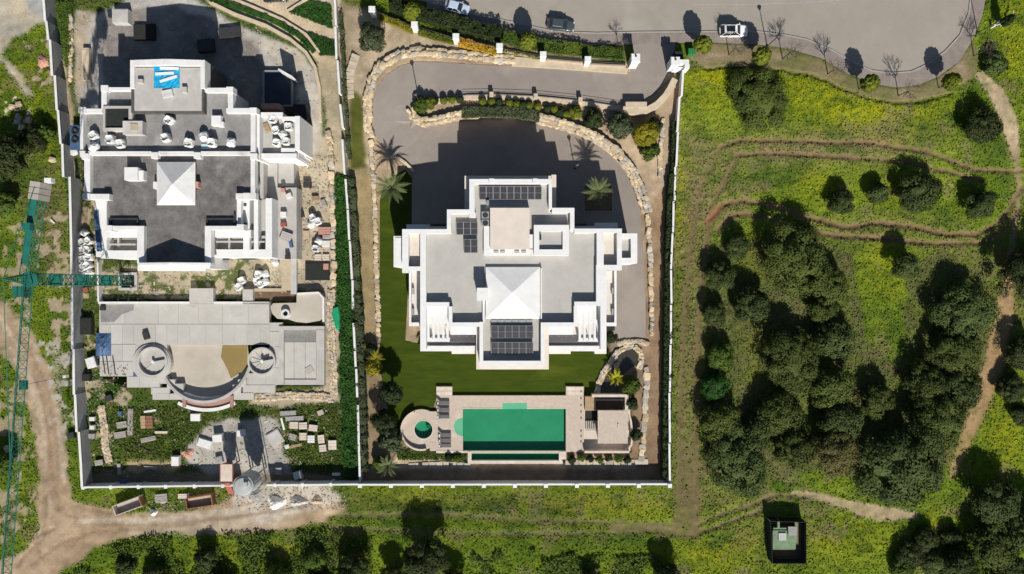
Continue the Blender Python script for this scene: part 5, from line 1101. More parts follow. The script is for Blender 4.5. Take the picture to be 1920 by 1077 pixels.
TRUNK = [limbs(i) for i in range(4)]
TR = random.Random(9)
def setmat(o, m):
    o.material_slots[0].link = 'OBJECT'; o.material_slots[0].material = m
def tree(name, lab, cx, cy, r, m='oak', hgt=None, pool_=None, cat='tree', group=None, flatk=1.0, trunk=True, sq=1.0):
    R_ = r / S; hv = R_ * .78 * flatk; hc = hgt if hgt is not None else .3 + hv * 1.0
    if cx > 1300 or cy > 1000: hc *= .55; flatk *= .58 if r > 57 else .68 if r > 44 else .8
    if (cx, cy) == (1423, 184): hc = 1.0; flatk = .45
    if cy > 1000 and cx < 1300: hc *= 1.25
    z = Z(cx, cy); p = P(cx, cy, z + hc); b = Vector((p[0], p[1], z)); t = thing(name, lab, cat, b, TR.uniform(0, 6.28), group)
    pl = pool_ or (CROWN_BIG if r > 50 else CROWN if r > 24 else CROWN_S)
    c = inst('crown', TR.choice(pl), t, (0, 0, hc), (0, 0, TR.uniform(0, 6.28)), (R_ * sq, R_ / sq, R_ * flatk * 1.05)); setmat(c, M[m])
    if trunk: inst('trunk', TR.choice(TRUNK), t, (0, 0, 0), (0, 0, TR.uniform(0, 6)), (min(R_, 3) * .8, min(R_, 3) * .8, hc * .95))
    return t
GRV = 'oaks of the right hand grove'
for row in [
    # cx, cy, r, material, crown-centre height, label
    (1423, 184, 58, 'oak', 2.6, 'big round oak alone in the yellow meadow below the white car'),
    (1577, 378, 27, 'oakgrey', 3.0, 'small oak leftmost of the three in the meadow loop'),
    (1645, 362, 22, 'oakgrey', 3.0, 'small oak in the middle of the three in the meadow loop'),
    (1722, 362, 42, 'oakgrey', 4.2, 'tallest oak of the three in the meadow loop'),
    (1838, 384, 32, 'oakgrey', 3.6, 'single oak near the right footpath between the rutted tracks'),
    (1840, 236, 36, 'oakdark', 3.6, 'dark bushy oak beside the upper sandy footpath'),
    (1864, 118, 24, 'oakgrey', 1.6, 'grey green bush right of the top of the sandy footpath'),
    (1492, 486, 68, 'oak', 5.4, 'huge pale topped oak at the upper edge of the grove'),
    (1383, 464, 26, 'oakgrey', 2.4, 'thin grey oak at the upper left corner of the grove'),
    (1349, 518, 32, 'oakgrey', 2.6, 'grey green oak on the left rim of the grove beside the tyre tracks'),
    (1410, 572, 38, 'oakgrey', 3.6, 'oak under the left side of the huge pale topped one'),
    (1552, 536, 38, 'oak', 3.8, 'oak right of the huge pale topped one beside the clearing'),
    (1698, 498, 28, 'oakgrey', 4.4, 'tall slim oak at the top of the clearing'),
    (1806, 586, 62, 'oakgrey', 3.8, 'massive dark oak at the upper right of the grove'),
    (1788, 656, 54, 'oak', 3.6, 'massive oak just below the dark upper right one'),
    (1338, 588, 27, 'oakdark', 2.4, 'small dark oak on the left rim halfway down the grove'),
    (1544, 582, 30, 'oak', 3.0, 'small oak above the grey pine on the clearing side'),
    (1562, 634, 44, 'oakgrey', 3.6, 'smooth grey pine on the left edge of the clearing'),
    (1480, 676, 62, 'oak', 4.6, 'broad brown green oak at the heart of the left grove'),
    (1350, 668, 31, 'bush', 2.4, 'bright green oak by the tyre tracks at mid height'),
    (1340, 722, 31, 'ivy', 2.4, 'fresh green bush oak below the bright one on the left rim'),
    (1556, 724, 44, 'oak', 4.0, 'oak below the grey pine at the foot of the clearing'),
    (1462, 776, 46, 'oak', 4.0, 'oak below the broad brown green one'),
    (1642, 752, 36, 'oak', 2.8, 'oak filling the middle gap below the clearing'),
    (1730, 716, 42, 'oak', 3.4, 'oak right of the clearing bottom'),
    (1802, 728, 40, 'oakgrey', 3.6, 'grey green oak touching the sandy right hand track'),
    (1757, 786, 56, 'oak', 4.4, 'bright clumped oak in the lower right grove'),
    (1346, 788, 40, 'oak', 3.4, 'oak on the left rim in the lower grove'),
    (1420, 806, 36, 'oakgrey', 3.0, 'oak between the left rim and the brownish one'),
    (1574, 790, 44, 'oakgrey', 3.8, 'grey topped oak in the centre of the lower grove'),
    (1566, 846, 52, 'oakbrown', 4.2, 'brownish oak at the bottom centre of the grove'),
    (1384, 862, 64, 'oakgrey', 3.8, 'wide grey green oak at the bottom left corner of the grove'),
    (1490, 838, 42, 'oak', 3.8, 'oak between the wide grey one and the brownish one'),
    (1686, 872, 84, 'oakgrey', 5.6, 'largest round oak standing over the sandy hollow at the bottom of the grove'),
    (1868, 942, 46, 'oakgrey', 5.4, 'tall oak right of the sandy hollow'),
    (1860, 1020, 50, 'oak', 4.2, 'oak at the lower right corner above the frame edge'),
    (1930, 990, 50, 'oakgrey', 5.0, 'oak cut by the right edge near the bottom'),
    (1782, 1006, 20, 'oakdark', 1.4, 'small round bush in yellow grass at lower right'),
    (1800, 1062, 40, 'oakgrey', 3.0, 'oak at the bottom edge right of centre corner'),
    (1890, 1080, 44, 'oakgrey', 3.2, 'oak in the bottom right corner'),
    (1935, 510, 62, 'oakdark', 5.4, 'dark oak cut by the right edge at mid height'),
    (1912, 660, 34, 'oakdark', 3.0, 'dark oak at the right edge beside the sandy track'),
    (1896, 728, 30, 'oakdark', 2.4, 'dark bush right of the lower sandy track'),
    (1912, 778, 20, 'oakdark', 1.6, 'small dark bush at the right edge above the yellow meadow'),
    (1735, 1012, 26, 'oakdark', 1.8, 'low dark bush right of the netted enclosure'),
    (1706, 1040, 28, 'oakdark', 1.8, 'low dark bush at the bottom below the sandy hollow'),
    (1752, 1056, 28, 'oakgrey', 2.0, 'grey bush at the bottom edge left of the corner oaks'),
    (1690, 1066, 22, 'bush', 1.4, 'small green bush at the bottom edge under the sandy hollow')]:
    cx, cy, r, m, h, lab = row
    tree('bush' if 'bush' in lab and 'oak' not in lab else 'oak_tree', lab, cx, cy, r, m, h, None, 'bush' if 'bush' in lab and 'oak' not in lab else 'tree', GRV if 1320 < cx < 1830 and 430 < cy < 960 else None)
# trees and thickets along the bottom edge and at the left edge
for cx, cy, r, m, h, lab in [(800, 1050, 44, 'oakdark', 5.0, 'tall dark tree at the bottom edge below the pool'), (738, 1084, 26, 'oakdark', 3.0, 'dark bush left of the tall tree at the bottom edge'), (850, 1092, 26, 'oakdark', 3.0, 'dark bush right of the tall tree at the bottom edge'),
    (664, 1070, 32, 'oakdark', 3.6, 'dark tree at the bottom edge below the party wall corner'), (1252, 1082, 30, 'oakdark', 3.2, 'dark tree at the bottom edge near the tyre tracks'), (1110, 1086, 20, 'oakdark', 1.8, 'dark bush at the bottom edge below the long garden wall'),
    (520, 1088, 30, 'bush', 2.2, 'green thicket at the bottom edge below the silo'), (385, 1052, 22, 'oakdark', 2.6, 'dark thicket casting shade on the dirt track'),
    (236, 1062, 20, 'oakdark', 1.0, 'dark thicket second from the left at the bottom edge'), (290, 1086, 28, 'oakdark', 2.0, 'dark thicket at the bottom edge under the dirt track bend'), (420, 1100, 28, 'oakdark', 2.0, 'dark thicket cut by the bottom edge at left'), (590, 1050, 26, 'bush', 1.6, 'low green bush below the rubble tip'), (600, 1100, 26, 'oakdark', 2.4, 'dark thicket cut by the bottom edge below the rubble tip'),
    (20, 296, 44, 'oakdark', 3.0, 'dark tree at the left edge above the crane counterweight'), (62, 262, 26, 'oakdark', 1.8, 'dark shrub beside the left edge tree'), (84, 250, 20, 'bush', 1.0, 'bright green shrub by the grey wall at left'), (10, 380, 24, 'bush', 1.0, 'green shrub at the left edge left of the crane counter jib'), (5, 870, 26, 'bush', 1.6, 'green shrub at the left edge beside the crane jib')]:
    tree('dark_tree' if 'tree' in lab else 'shrub', lab, cx, cy, r, m, h, None, 'tree' if 'tree' in lab else 'shrub')
# garden trees and bushes in the villa plot
for cx, cy, r, m, h, lab in [(699, 72, 29, 'olive', 3.2, 'dense olive tree by the first white fence pillar'), (1162, 238, 25, 'olive', 1.4, 'grey green round shrub on the bank above the forecourt'), (1115, 224, 20, 'hedge', 1.0, 'dark shrub on the bank left of the round grey one'),
    (1210, 250, 26, 'yellowleaf', 1.6, 'yellow flowering shrub in the bed by the curved drive wall'), (1216, 282, 20, 'bush', 1.2, 'green shrub below the yellow flowering one'), (1227, 238, 16, 'hedge', 1.0, 'dark shrub beside the yellow flowering one'), (1078, 212, 14, 'ball', .8, 'yellow green clipped bush at the end of the island planting'), (1050, 210, 10, 'hedge', .6, 'small dark clipped bush in the island planting'),
    (790, 198, 16, 'bush', 1.0, 'green shrub at the tip of the drive island'), (806, 192, 13, 'ball', .9, 'yellow green shrub beside the island lamp post'),
    (732, 738, 24, 'hedge', 3.4, 'dark tree casting shade over the lawn edge'), (720, 790, 26, 'hedge', 2.4, 'dark shrub left of the hot tub terrace'), (700, 690, 17, 'yellowleaf', 1.4, 'yellow leafed shrub on the left garden bed'), (696, 655, 12, 'hedge', 1.0, 'small dark shrub above the yellow leafed one'), (733, 826, 24, 'olive', 1.8, 'grey green shrub near the bottom left garden corner'),
    (1182, 722, 20, 'bush', 1.4, 'bright green shrub by the pond palm'), (1184, 758, 13, 'hedge', 1.2, 'dark shrub above the pool house corner'), (1193, 815, 12, 'hedge', 1.0, 'dark shrub at the right end of the pool house'), (1146, 632, 13, 'hedge', 1.4, 'dark shrub in the shade at the villa corner'), (712, 870, 16, 'bush', 1.2, 'low green shrub at the bottom left garden corner'), (683, 648, 8, 'yellowleaf', .6, 'small yellow plant on the sandy bed')]:
    tree('olive_tree' if 'olive' in lab else 'dark_tree' if 'tree' in lab else 'shrub', lab, cx, cy, r, m, h, CROWN_S if r < 26 else None, 'tree' if 'tree' in lab else 'shrub')
ORD = ['first', 'second', 'third', 'fourth', 'fifth', 'sixth', 'seventh', 'eighth', 'ninth', 'tenth', 'eleventh', 'twelfth', 'thirteenth', 'fourteenth', 'fifteenth']
# small clipped plants: beds along the island and under the pool
k = 0
for x, y in [(815, 190), (832, 189), (847, 188), (862, 187), (905, 190), (922, 190), (936, 191), (955, 193), (968, 195), (980, 197), (993, 198), (1009, 200), (1026, 204), (1040, 205), (1062, 214)]:
    tree('clipped_bush', ORD[k] + ' clipped bush from the left in the row along the drive island', x, y, 7.5, 'ball' if k % 3 else 'hedge', .7, BALL, 'bush', 'clipped bushes along the drive island', 1.0, False); k += 1
for j, x in enumerate((842, 858, 1072, 1090, 1106, 1124, 1142, 1160, 1176)):
    tree('border_shrub', ORD[j] + ' small shrub from the left in the border below the pool terrace', x, 858 + (k % 3) * 2, 8.5, 'hedge' if k % 2 else 'bush', .6, CROWN_S, 'shrub', 'border shrubs below the pool', 1.0, False); k += 1
# street trees: clipped balls on stems
for cx, cy, lab in [(1630, 156, 'clipped ball tree on the verge second from the right'), (1784, 154, 'rightmost clipped ball tree on the verge'), (1428, 105, 'clipped ball tree below the pavement lamp post'), (1318, 84, 'clipped ball tree by the green bin'), (990, 78, 'clipped ball tree standing in the street hedge above the fourth pillar'), (772, 22, 'clipped ball tree near the top left of the street hedge')]:
    h = 3.3; z = 2.2; p = P(cx, cy, z + h); b = Vector((p[0], p[1], z)); t = thing('ball_tree', lab, 'tree', b, 0, 'clipped ball trees on the verge')
    c = inst('crown', TR.choice(BALL), t, (0, 0, h), (0, 0, TR.uniform(0, 6)), (1.5, 1.5, 1.75)); setmat(c, M['ball']); mk('trunk', MB().tube((0, 0, -.2), (0, 0, h), .09, .06, 8), M['bark'], t, local=True)
# street trees: bare
def bare_mesh(seed):
    rr = random.Random(seed); g = MB()
    def br(p, d, L, r, lv):
        q = p + d * L; g.tube(p, q, r, r * .7, 5 if lv < 2 else 3, False)
        if lv >= 6: return
        for _ in range(3 if lv < 4 else 2):
            nd = (d + Vector((rr.uniform(-.75, .75), rr.uniform(-.75, .75), rr.uniform(-.25, .45)))).normalized(); br(p.lerp(q, rr.uniform(.7, 1)), nd, L * rr.uniform(.6, .82), r * .62, lv + 1)
    for k in range(5):
        a = k * 1.257 + rr.uniform(-.3, .3); br(Vector((0, 0, 2.0 + .1 * k)), Vector((math.cos(a) * .6, math.sin(a) * .6, .9)).normalized(), .75, .05, 1)
    me = g.mesh('branches'); me.materials.append(M['twig']); return me
BARE = [bare_mesh(i) for i in range(3)]
for k, (x, y, lab) in enumerate([(1367, 103, 'bare tree in front of the white car'), (1467, 111, 'bare tree right of the pavement lamp post'), (1552, 139, 'bare tree between the lamp post and the ball tree'), (1684, 180, 'bare tree at the foot of the cul-de-sac bulge'), (1826, 105, 'bare tree at the right end of the cul-de-sac'), (1160, 90, 'bare tree beside the left gate pillar shadow')]):
    g = G(x, y); t = thing('bare_tree', lab, 'tree', g, k * 1.3, 'bare young trees on the verge'); s = 1.0 if k < 5 else .7
    inst('branches', BARE[k % 3], t, (0, 0, 0), (0, 0, 0), (s * 1.25, s * 1.25, s * 1.15)); mk('trunk', MB().tube((0, 0, -.2), (0, 0, 2.45 * s), .10 * s, .06 * s, 7), M['bark'], t, local=True)
# narrow tree at the upper right, put in for a dark shadow shape
t = tree('shadow_tree', 'narrow dark tree put in for a shadow at the top right edge', 1886, 40, 9, 'hedge', 3.2, CROWN_S, 'tree', None, 4.2)
# hedges
def hedge(lab, pts, w, h, m, dens=70, leaf=.2, seed=1, base=0.0, name='hedge', wob=.15, cat='hedge', gnd=True):
    rs = np.random.RandomState(seed); pos = []; nr = []; core = MB(); A = [G(*p) for p in pts]; g0 = A[0]
    for a, b in zip(A[:-1], A[1:]):
        d = (b - a); L = math.hypot(d.x, d.y); n = int(dens * L * (w + 1.6 * h)); u = rs.rand(n); side = rs.rand(n)
        ft = w / (w + 1.6 * h); d2 = np.array([d.x, d.y]) / L; nn = np.array([-d2[1], d2[0]])
        top = side < ft; lat = np.where(top, rs.uniform(-.5, .5, n), np.where(rs.rand(n) < .5, -.5, .5)) * w; zz = np.where(top, h, rs.uniform(.1, 1, n) * h)
        wv = (vnoise(u * L * 10 + a.x * 7, lat * 10 + a.y * 7, 7, seed) - .5) * 2
        lat = lat * (1 + wv * wob); zz = zz * (1 + wv * wob * 1.4) + rs.uniform(-.12, .08, n)
        xy = np.array([a.x, a.y]) + u[:, None] * np.array([d.x, d.y]) + lat[:, None] * nn; z = a.z + u * d.z + base + zz
        pos.append(np.column_stack([xy, z])); k = np.where(top[:, None], np.array([0, 0, 1.]), np.column_stack([nn[0] * np.sign(lat), nn[1] * np.sign(lat), np.full(n, .3)])) + rs.normal(size=(n, 3)) * .5; nr.append(k / np.linalg.norm(k, axis=1, keepdims=True))
    core.ribbon([p.xy[:] for p in A], w * .78, [p.z - .3 + base for p in A], [p.z + base + h * .86 for p in A])
    v, f = leaf_quads(np.concatenate(pos), np.concatenate(nr), leaf, rs)
    t = thing(name, lab, cat, g0); mk('foliage', np_mesh('foliage', v, f, M[m]), M[m], t); c = mk('inner_twigs', core, M[m], t); return t
hedge('clipped dark hedge along the street at top left', [(735, 14), (790, 30), (830, 42), (868, 52), (905, 62), (940, 68)], 2.0, 1.9, 'hedge', 60, .2, 3)
hedge('clipped dark hedge between the fourth and sixth white pillars', [(944, 70), (985, 82), (1030, 91), (1090, 97)], 1.9, 1.2, 'bush', 60, .18, 4)
hedge('low clipped hedge ending at the left gate pillar', [(1092, 98), (1168, 104)], 1.8, 1.0, 'bush', 60, .18, 5)
hedge('orange flowering hedge under the second and third pillars', [(712, 34), (745, 46), (776, 60)], .9, 1.0, 'yellowleaf', 70, .18, 6)
hedge('yellow green flower border between the third and fourth pillars', [(786, 62), (820, 72), (852, 80)], .9, .9, 'ball', 70, .18, 7)
hedge('bright orange flower hedge left of the fourth pillar', [(862, 82), (900, 92), (932, 100)], 1.2, 1.1, 'orangeleaf', 70, .18, 8)
hedge('yellow flower border between the fourth and fifth pillars', [(944, 98), (975, 104), (1010, 110)], .6, .6, 'yellowleaf', 70, .16, 9)
hedge('rough dark hedge crowning the bank above the shaded forecourt', [(866, 214), (900, 212), (960, 213), (1012, 221)], 1.6, 1.0, 'olive', 60, .2, 10)
hedge('tall dark hedge along the upper right garden wall', [(1258, 330), (1254, 400), (1251, 480), (1250, 560)], 1.25, 1.7, 'hedge', 55, .22, 12)
hedge('tall dark hedge along the middle right garden wall', [(1250, 562), (1249, 640), (1248, 720)], 1.35, 1.8, 'hedge', 55, .22, 13)
hedge('tall dark hedge along the lower right garden wall', [(1248, 722), (1247, 800), (1246, 892)], 1.3, 1.7, 'hedge', 55, .22, 14)
hedge('dark hedge strip beside the upper right garden wall corner', [(1262, 230), (1260, 330)], .8, 1.2, 'hedge', 55, .2, 15)
hedge('grey green hedge along the middle of the party wall', [(661, 335), (667, 420), (671, 500), (674, 560)], 1.1, 1.3, 'olive', 50, .2, 16, wob=.3)
hedge('grey green hedge along the lower party wall', [(674, 562), (678, 660), (682, 760), (684, 880)], 1.3, 1.3, 'olive', 50, .2, 17, wob=.3)
hedge('straggly shrubs along the upper party wall', [(640, 30), (645, 110), (650, 200), (657, 300)], .6, .8, 'olive', 35, .2, 18, wob=.5)
hedge('planted shrub strip on the sandy island above the site', [(395, -2), (450, 16), (510, 38), (560, 66), (590, 98)], .9, .5, 'ivy', 60, .2, 19, wob=.4)
def groundcover(name, poly, n, m, h, leaf, seed, lab=None, skip=(), patchy=0):
    rs = np.random.RandomState(seed); x0, x1 = min(p[0] for p in poly), max(p[0] for p in poly); y0, y1 = min(p[1] for p in poly), max(p[1] for p in poly)
    x = rs.uniform(x0, x1, n); y = rs.uniform(y0, y1, n); q = inpoly(x + (fbm(x, y, 12, seed) - .5) * 10, y, poly); 
    if patchy: q &= fbm(x, y, 46, seed + 9, 3) > patchy
    for sk in skip: q &= ~inpoly(x + (fbm(x, y, 20, seed + 3) - .5) * 26, y + (fbm(x, y, 20, seed + 4) - .5) * 26, sk)
    x = x[q]; y = y[q]; z = Zg(x, y); s = (HC - z) / F
    hz = h * (.2 + 1.1 * fbm(x, y, 12, seed + 5)) * rs.uniform(.5, 1.1, len(x)); pos = np.column_stack([(x - 960) * s, (538.5 - y) * s, z + hz]); k = np.array([0, 0, 1.]) + rs.normal(size=(len(x), 3)) * .55
    v, f = leaf_quads(pos, k / np.linalg.norm(k, axis=1, keepdims=True), leaf, rs); o = bpy.data.objects.new(name, np_mesh(name, v, f, M[m])); COL.objects.link(o); stuff(o)
    o['label'] = lab; o['category'] = 'ground cover'; return o
groundcover('ivy_ground_cover', [(628, 330), (653, 330), (660, 450), (664, 540), (670, 640), (674, 890), (645, 895), (638, 640), (632, 520)], 26000, 'ivy', .6, .22, 31, 'lush green ground cover between the site and the party wall')
groundcover('grass_triangle', [(543, 24), (580, 2), (622, 10), (624, 56)], 5000, 'ivy', .4, .2, 32, 'lush green triangle of grass beside the party wall')
groundcover('grass_wedge', [(575, 62), (628, 78), (630, 105), (602, 105)], 3500, 'ivy', .4, .2, 33, 'lush green wedge below the sandy road')
groundcover('garden_weeds', [(170, 765), (640, 758), (640, 895), (330, 860), (170, 860)], 15000, 'bush', .28, .18, 34, 'green weeds spread over the lower left garden', [[(340, 865), (380, 795), (440, 780), (535, 775), (550, 895), (340, 900)], [(186, 760), (206, 760), (214, 875), (190, 875)]], .40)
groundcover('left_strip_weeds', [(108, 5), (138, 5), (136, 110), (124, 130)], 4500, 'bush', .5, .2, 35, 'green weeds in the strip inside the grey wall')
groundcover('bottom_thicket', [(120, 1090), (170, 1052), (215, 1026), (290, 1006), (400, 1004), (520, 1000), (640, 996), (700, 1010), (700, 1120), (120, 1130)], 15000, 'bush', .9, .26, 36, 'tangle of green scrub along the bottom edge below the dirt track', (), .47)
groundcover('bottom_scrub', [(880, 1040), (1000, 1030), (1130, 1045), (1240, 1040), (1240, 1120), (880, 1120)], 9000, 'bush', .7, .26, 37, 'low green scrub along the bottom edge below the villa garden', (), .47)
groundcover('pool_border_plants', [(745, 842), (800, 846), (880, 852), (880, 862), (800, 862), (748, 862)], 2600, 'bush', .45, .2, 38, 'green border plants below the rounded pool terrace')
# meadow tufts (uncountable)
rs = np.random.RandomState(77); n = 230000; x = rs.uniform(-40, 1960, n); y = rs.uniform(-40, 1110, n)
ix = np.clip(np.searchsorted(xs, x) - 1, 0, nx - 1); iy = np.clip(np.searchsorted(ys, y) - 1, 0, ny - 1)
keep = (GR[iy, ix] > .55) & (rs.rand(n) < .25 + .8 * fbm(x, y, 22, 8)); x, y, ix, iy = x[keep], y[keep], ix[keep], iy[keep]
s_ = (HC - Zg(x, y)) / F; pos = np.column_stack([(x - 960) * s_, (538.5 - y) * s_, ZZ[iy, ix] + .05 + rs.uniform(0, .09, len(x))]); k = np.array([0, -.12, 1.0]) + rs.normal(size=(len(x), 3)) * .38
v, f = leaf_quads(pos, k / np.linalg.norm(k, axis=1, keepdims=True), .24, rs, 1.3); tm = np_mesh('meadow_tufts', v, f)
cc = C[iy, ix] * rs.uniform(.82, 1.28, (len(x), 1)); at = tm.color_attributes.new('albedo', 'FLOAT_COLOR', 'POINT'); at.data.foreach_set('color', np.concatenate([np.repeat(cc, 4, 0), np.ones((len(v), 1))], 1).astype(np.float32).ravel())
tm.materials.append(me_g if False else ground.data.materials[0]); o = bpy.data.objects.new('meadow_tufts', tm); COL.objects.link(o); stuff(o); o['label'] = 'tufts of grass and weeds across the meadows'; o['category'] = 'grass'
# ------------------------------------------------------------------ palms
def frond_mesh(L=2.6, n=15, wid=.55, droop=.9, m='palm', broad=False):
    g = MB()
    pt = lambda t: Vector((L * (t * .95), 0, .55 * math.sin(t * 1.9) * L * .42 - droop * L * .42 * t * t))
    for i in range(n):
        a = pt(i / n); b = pt((i + 1) / n); g.tube(a, b, .035 * (1 - i / n) + .008, n=3, cap=False)
        t = (i + .5) / n
        if t < .12: continue
        lw = wid * .62 * math.sin(math.pi * min(1, t * .85 + .12)) * (1.0 if not broad else 1.3); c = pt(t)
        for s in (-1, 1):
            tip = c + Vector((lw * .55, s * lw, -.12 * lw)); w = L / n * (.55 if not broad else 1.1)
            g.add([c + Vector((-w, 0, .01)), c + Vector((w * .4, 0, .01)), tip, tip + Vector((-w * .5, 0, -.01))], [(0, 1, 2, 3)])
    me = g.mesh('frond'); me.materials.append(M[m]); return me
FR = [frond_mesh(), frond_mesh(2.6, 15, .5, 1.3), frond_mesh(2.6, 15, .6, .5)]; BN = [frond_mesh(2.0, 7, .42, 1.0, 'banana', True)]
def palm(px, py, r, h, lab, n=34, fr=FR, m='palm', name='palm_tree'):
    z = Z(px, py); p = P(px, py, z + h); b = Vector((p[0], p[1], z)); t = thing(name, lab, 'palm', b)
    pts = [(.34 if h > 1 else .15, -.2), (.26 if h > 1 else .12, h * .3), (.22 if h > 1 else .1, h * .9), (.3 if h > 1 else .12, h), (0, h + .1)]; mk('trunk', MB().lathe(pts, (0, 0), 12), M['bark'], t, local=True)
    s = r / S / 2.5
    for i in range(n):
        tier = i / n; o = inst('frond', fr[i % len(fr)], t, (0, 0, h), (0, -math.radians(52) + tier * math.radians(58), i * 2.39996 + TR.uniform(-.2, .2)), (s * TR.uniform(.85, 1.1),) * 3)
        if m != 'palm': setmat(o, M[m])
palm(735, 352, 33, 4.6, 'tall fan palm on the lawn left of the forecourt', 27)
palm(1121, 360, 30, 4.6, 'tall fan palm in the square bed right of the forecourt', 26)
palm(1154, 708, 22, 1.6, 'yellow leafed palm beside the garden pond', 12, BN, 'banana')
palm(728, 872, 24, 1.8, 'pale green palm in the bottom left garden corner', 26)
palm(706, 672, 18, 1.6, 'yellowish palm on the left garden bed', 16, FR, 'yellowleaf')
palm(748, 838, 18, 1.4, 'small palm left of the rounded terrace end', 18)
g = G(1120, 370); pb = thing('planter_bed', 'square soil bed at the foot of the right forecourt palm', 'planter', g); VB('kerb', (1094, 346, 1150, 398), -.2, .12, M['kerb'], pb); VB('soil', (1096, 348, 1148, 396), 0, .14, M['soil'], pb)
# ------------------------------------------------------------------ building-site clutter
CR = random.Random(3)
def bag_mesh(seed, open_=True):
    r = random.Random(seed); n = 14; prof = [(0, 0), (.44, 0), (.52, .2), (.53, .55), (.47, .8), (.40, .84), (.30, .68), (0, .62)] if open_ else [(0, 0), (.46, 0), (.54, .25), (.5, .55), (.3, .75), (.1, .85), (0, .84)]
    g = MB().lathe(prof, (0, 0), n)
    vs = []
    for i, (x, y, z) in enumerate(g.v):
        a = math.atan2(y, x); k = 1 + .10 * math.cos(4 * a + seed) + r.uniform(-.06, .06); vs.append((x * k, y * k, z * (1 + r.uniform(-.08, .08))))
    g.v = vs; me = g.mesh('bag'); me.materials.append(M['bag']); return me
BAG = [bag_mesh(i) for i in range(4)] + [bag_mesh(9, False), bag_mesh(10, False)]
def bag(x, y, z, lab, s=1.35, k=None, group=None):
    p = P(x, y, z + .6); o = bpy.data.objects.new('builders_bag', BAG[CR.randrange(6) if k is None else k]); COL.objects.link(o); o.location = (p[0], p[1], z - .01); o.rotation_euler = (0, 0, CR.uniform(0, 6)); o.scale = (s, s * CR.uniform(.9, 1.1), s * CR.uniform(.85, 1.1)); WO[o.name] = Vector(o.location)
    return tag(o, lab, 'bag', group)
for x, y, l in [(318, 226, 'white builders bag on the grey roof below the blue tarpaulin'), (175, 254, 'white builders bag at the left parapet of the upper roof'), (208, 262, 'white builders bag second from the left in the roof row'), (226, 270, 'white builders bag below the dark shaft opening'),
                (312, 259, 'white builders bag in the middle of the upper roof row'), (354, 268, 'white builders bag third from the right on the upper roof'), (382, 256, 'white builders bag behind the pale blue sheet on the roof'), (398, 268, 'white builders bag beside the pale blue sheet'), (433, 267, 'rightmost white builders bag on the upper roof'), (176, 276, 'white builders bag lowest at the left roof parapet')]: bag(x, y, 7.51, l, 1.45)
for i, (x, y, w, h, m, l, z) in enumerate([(386, 275, 9, 5, 'poolsh', 'pale blue folded sheet among the roof bags', 7.51), (180, 268, 6, 14, 'poolsh', 'pale blue strip sheet at the left roof parapet', 7.51)]):
    t = VB('folded_sheet', (x - w, y - h, x + w, y + h), z, z + .12, M['paleblue'], None); tag(t, l, 'sheet')
# blue tarpaulin with white planks on the tower
t = thing('blue_tarpaulin', 'blue tarpaulin with white planks on the tower roof', 'tarpaulin', P(314, 145, 8.7)); rs = random.Random(5)
a = rect(289, 125, 337, 166, 8.75); nx2, ny2 = 12, 10; v = [(a[0] + (a[2] - a[0]) * i / nx2, a[1] + (a[3] - a[1]) * j / ny2, 8.78 + rs.uniform(0, .1)) for j in range(ny2 + 1) for i in range(nx2 + 1)]
mk('sheet', MB().add(v, [(j * (nx2 + 1) + i, j * (nx2 + 1) + i + 1, (j + 1) * (nx2 + 1) + i + 1, (j + 1) * (nx2 + 1) + i) for j in range(ny2) for i in range(nx2)]), M['blue'], t)
for x0, y0, x1, y1 in [(300, 128, 335, 129), (291, 139, 326, 137), (300, 153, 332, 143)]: A = P(x0, y0, 8.95); B = P(x1, y1, 8.95); mk('plank', MB().ribbon([A[:2], B[:2]], .42, 8.9, 8.98), M['white'], t)
def crate(x, y, w, h, z, hz, m, lab, rz=0, name='crate', cat='crate', slats=0, grp=None):
    p = P(x, y, z + hz); b = Vector((p[0], p[1], z)); t = thing(name, lab, cat, b, rz, grp); W2, H2 = w / S / 2, h / S / 2
    if slats:
        for k in range(slats):
            y0 = -H2 + k * 2 * H2 / slats; mk('plank', MB().box(-W2, y0 + .02, hz * .6, W2, y0 + 2 * H2 / slats - .02, hz + CR.uniform(-.02, .03)), M[m], t, local=True)
        for q in (-.8, 0, .8): mk('bearer', MB().box(q * W2 - .06, -H2 + .03, -.05, q * W2 + .06, H2 - .03, hz * .6), M['board'], t, local=True)
    else:
        mk('body', MB().box(-W2, -H2, -.05, W2, H2, hz, tap=.02), M[m], t, local=True); mk('top', bevel_mesh(MB().box(-W2 * .9, -H2 * .9, hz + .003, W2 * .9, H2 * .9, hz + .05).mesh('top'), .02), M[m], t, local=True)
    return t
crate(314, 176, 18, 14, 8.72, .25, 'bag', 'pile of white offcuts below the blue tarpaulin', .2, 'offcut_pile', 'pile', 4); crate(405, 226, 17, 18, 7.5, .9, 'white', 'white square box on the upper roof near the right corner'); crate(414, 233, 10, 9, 7.5, .6, 'white', 'small white box against the white square roof box')
crate(262, 152, 10, 7, 8.72, .5, 'concrete', 'small grey box at the left edge of the tower roof'); crate(345, 168, 9, 10, 8.72, .5, 'concrete', 'small grey box right of the tarpaulin offcuts')
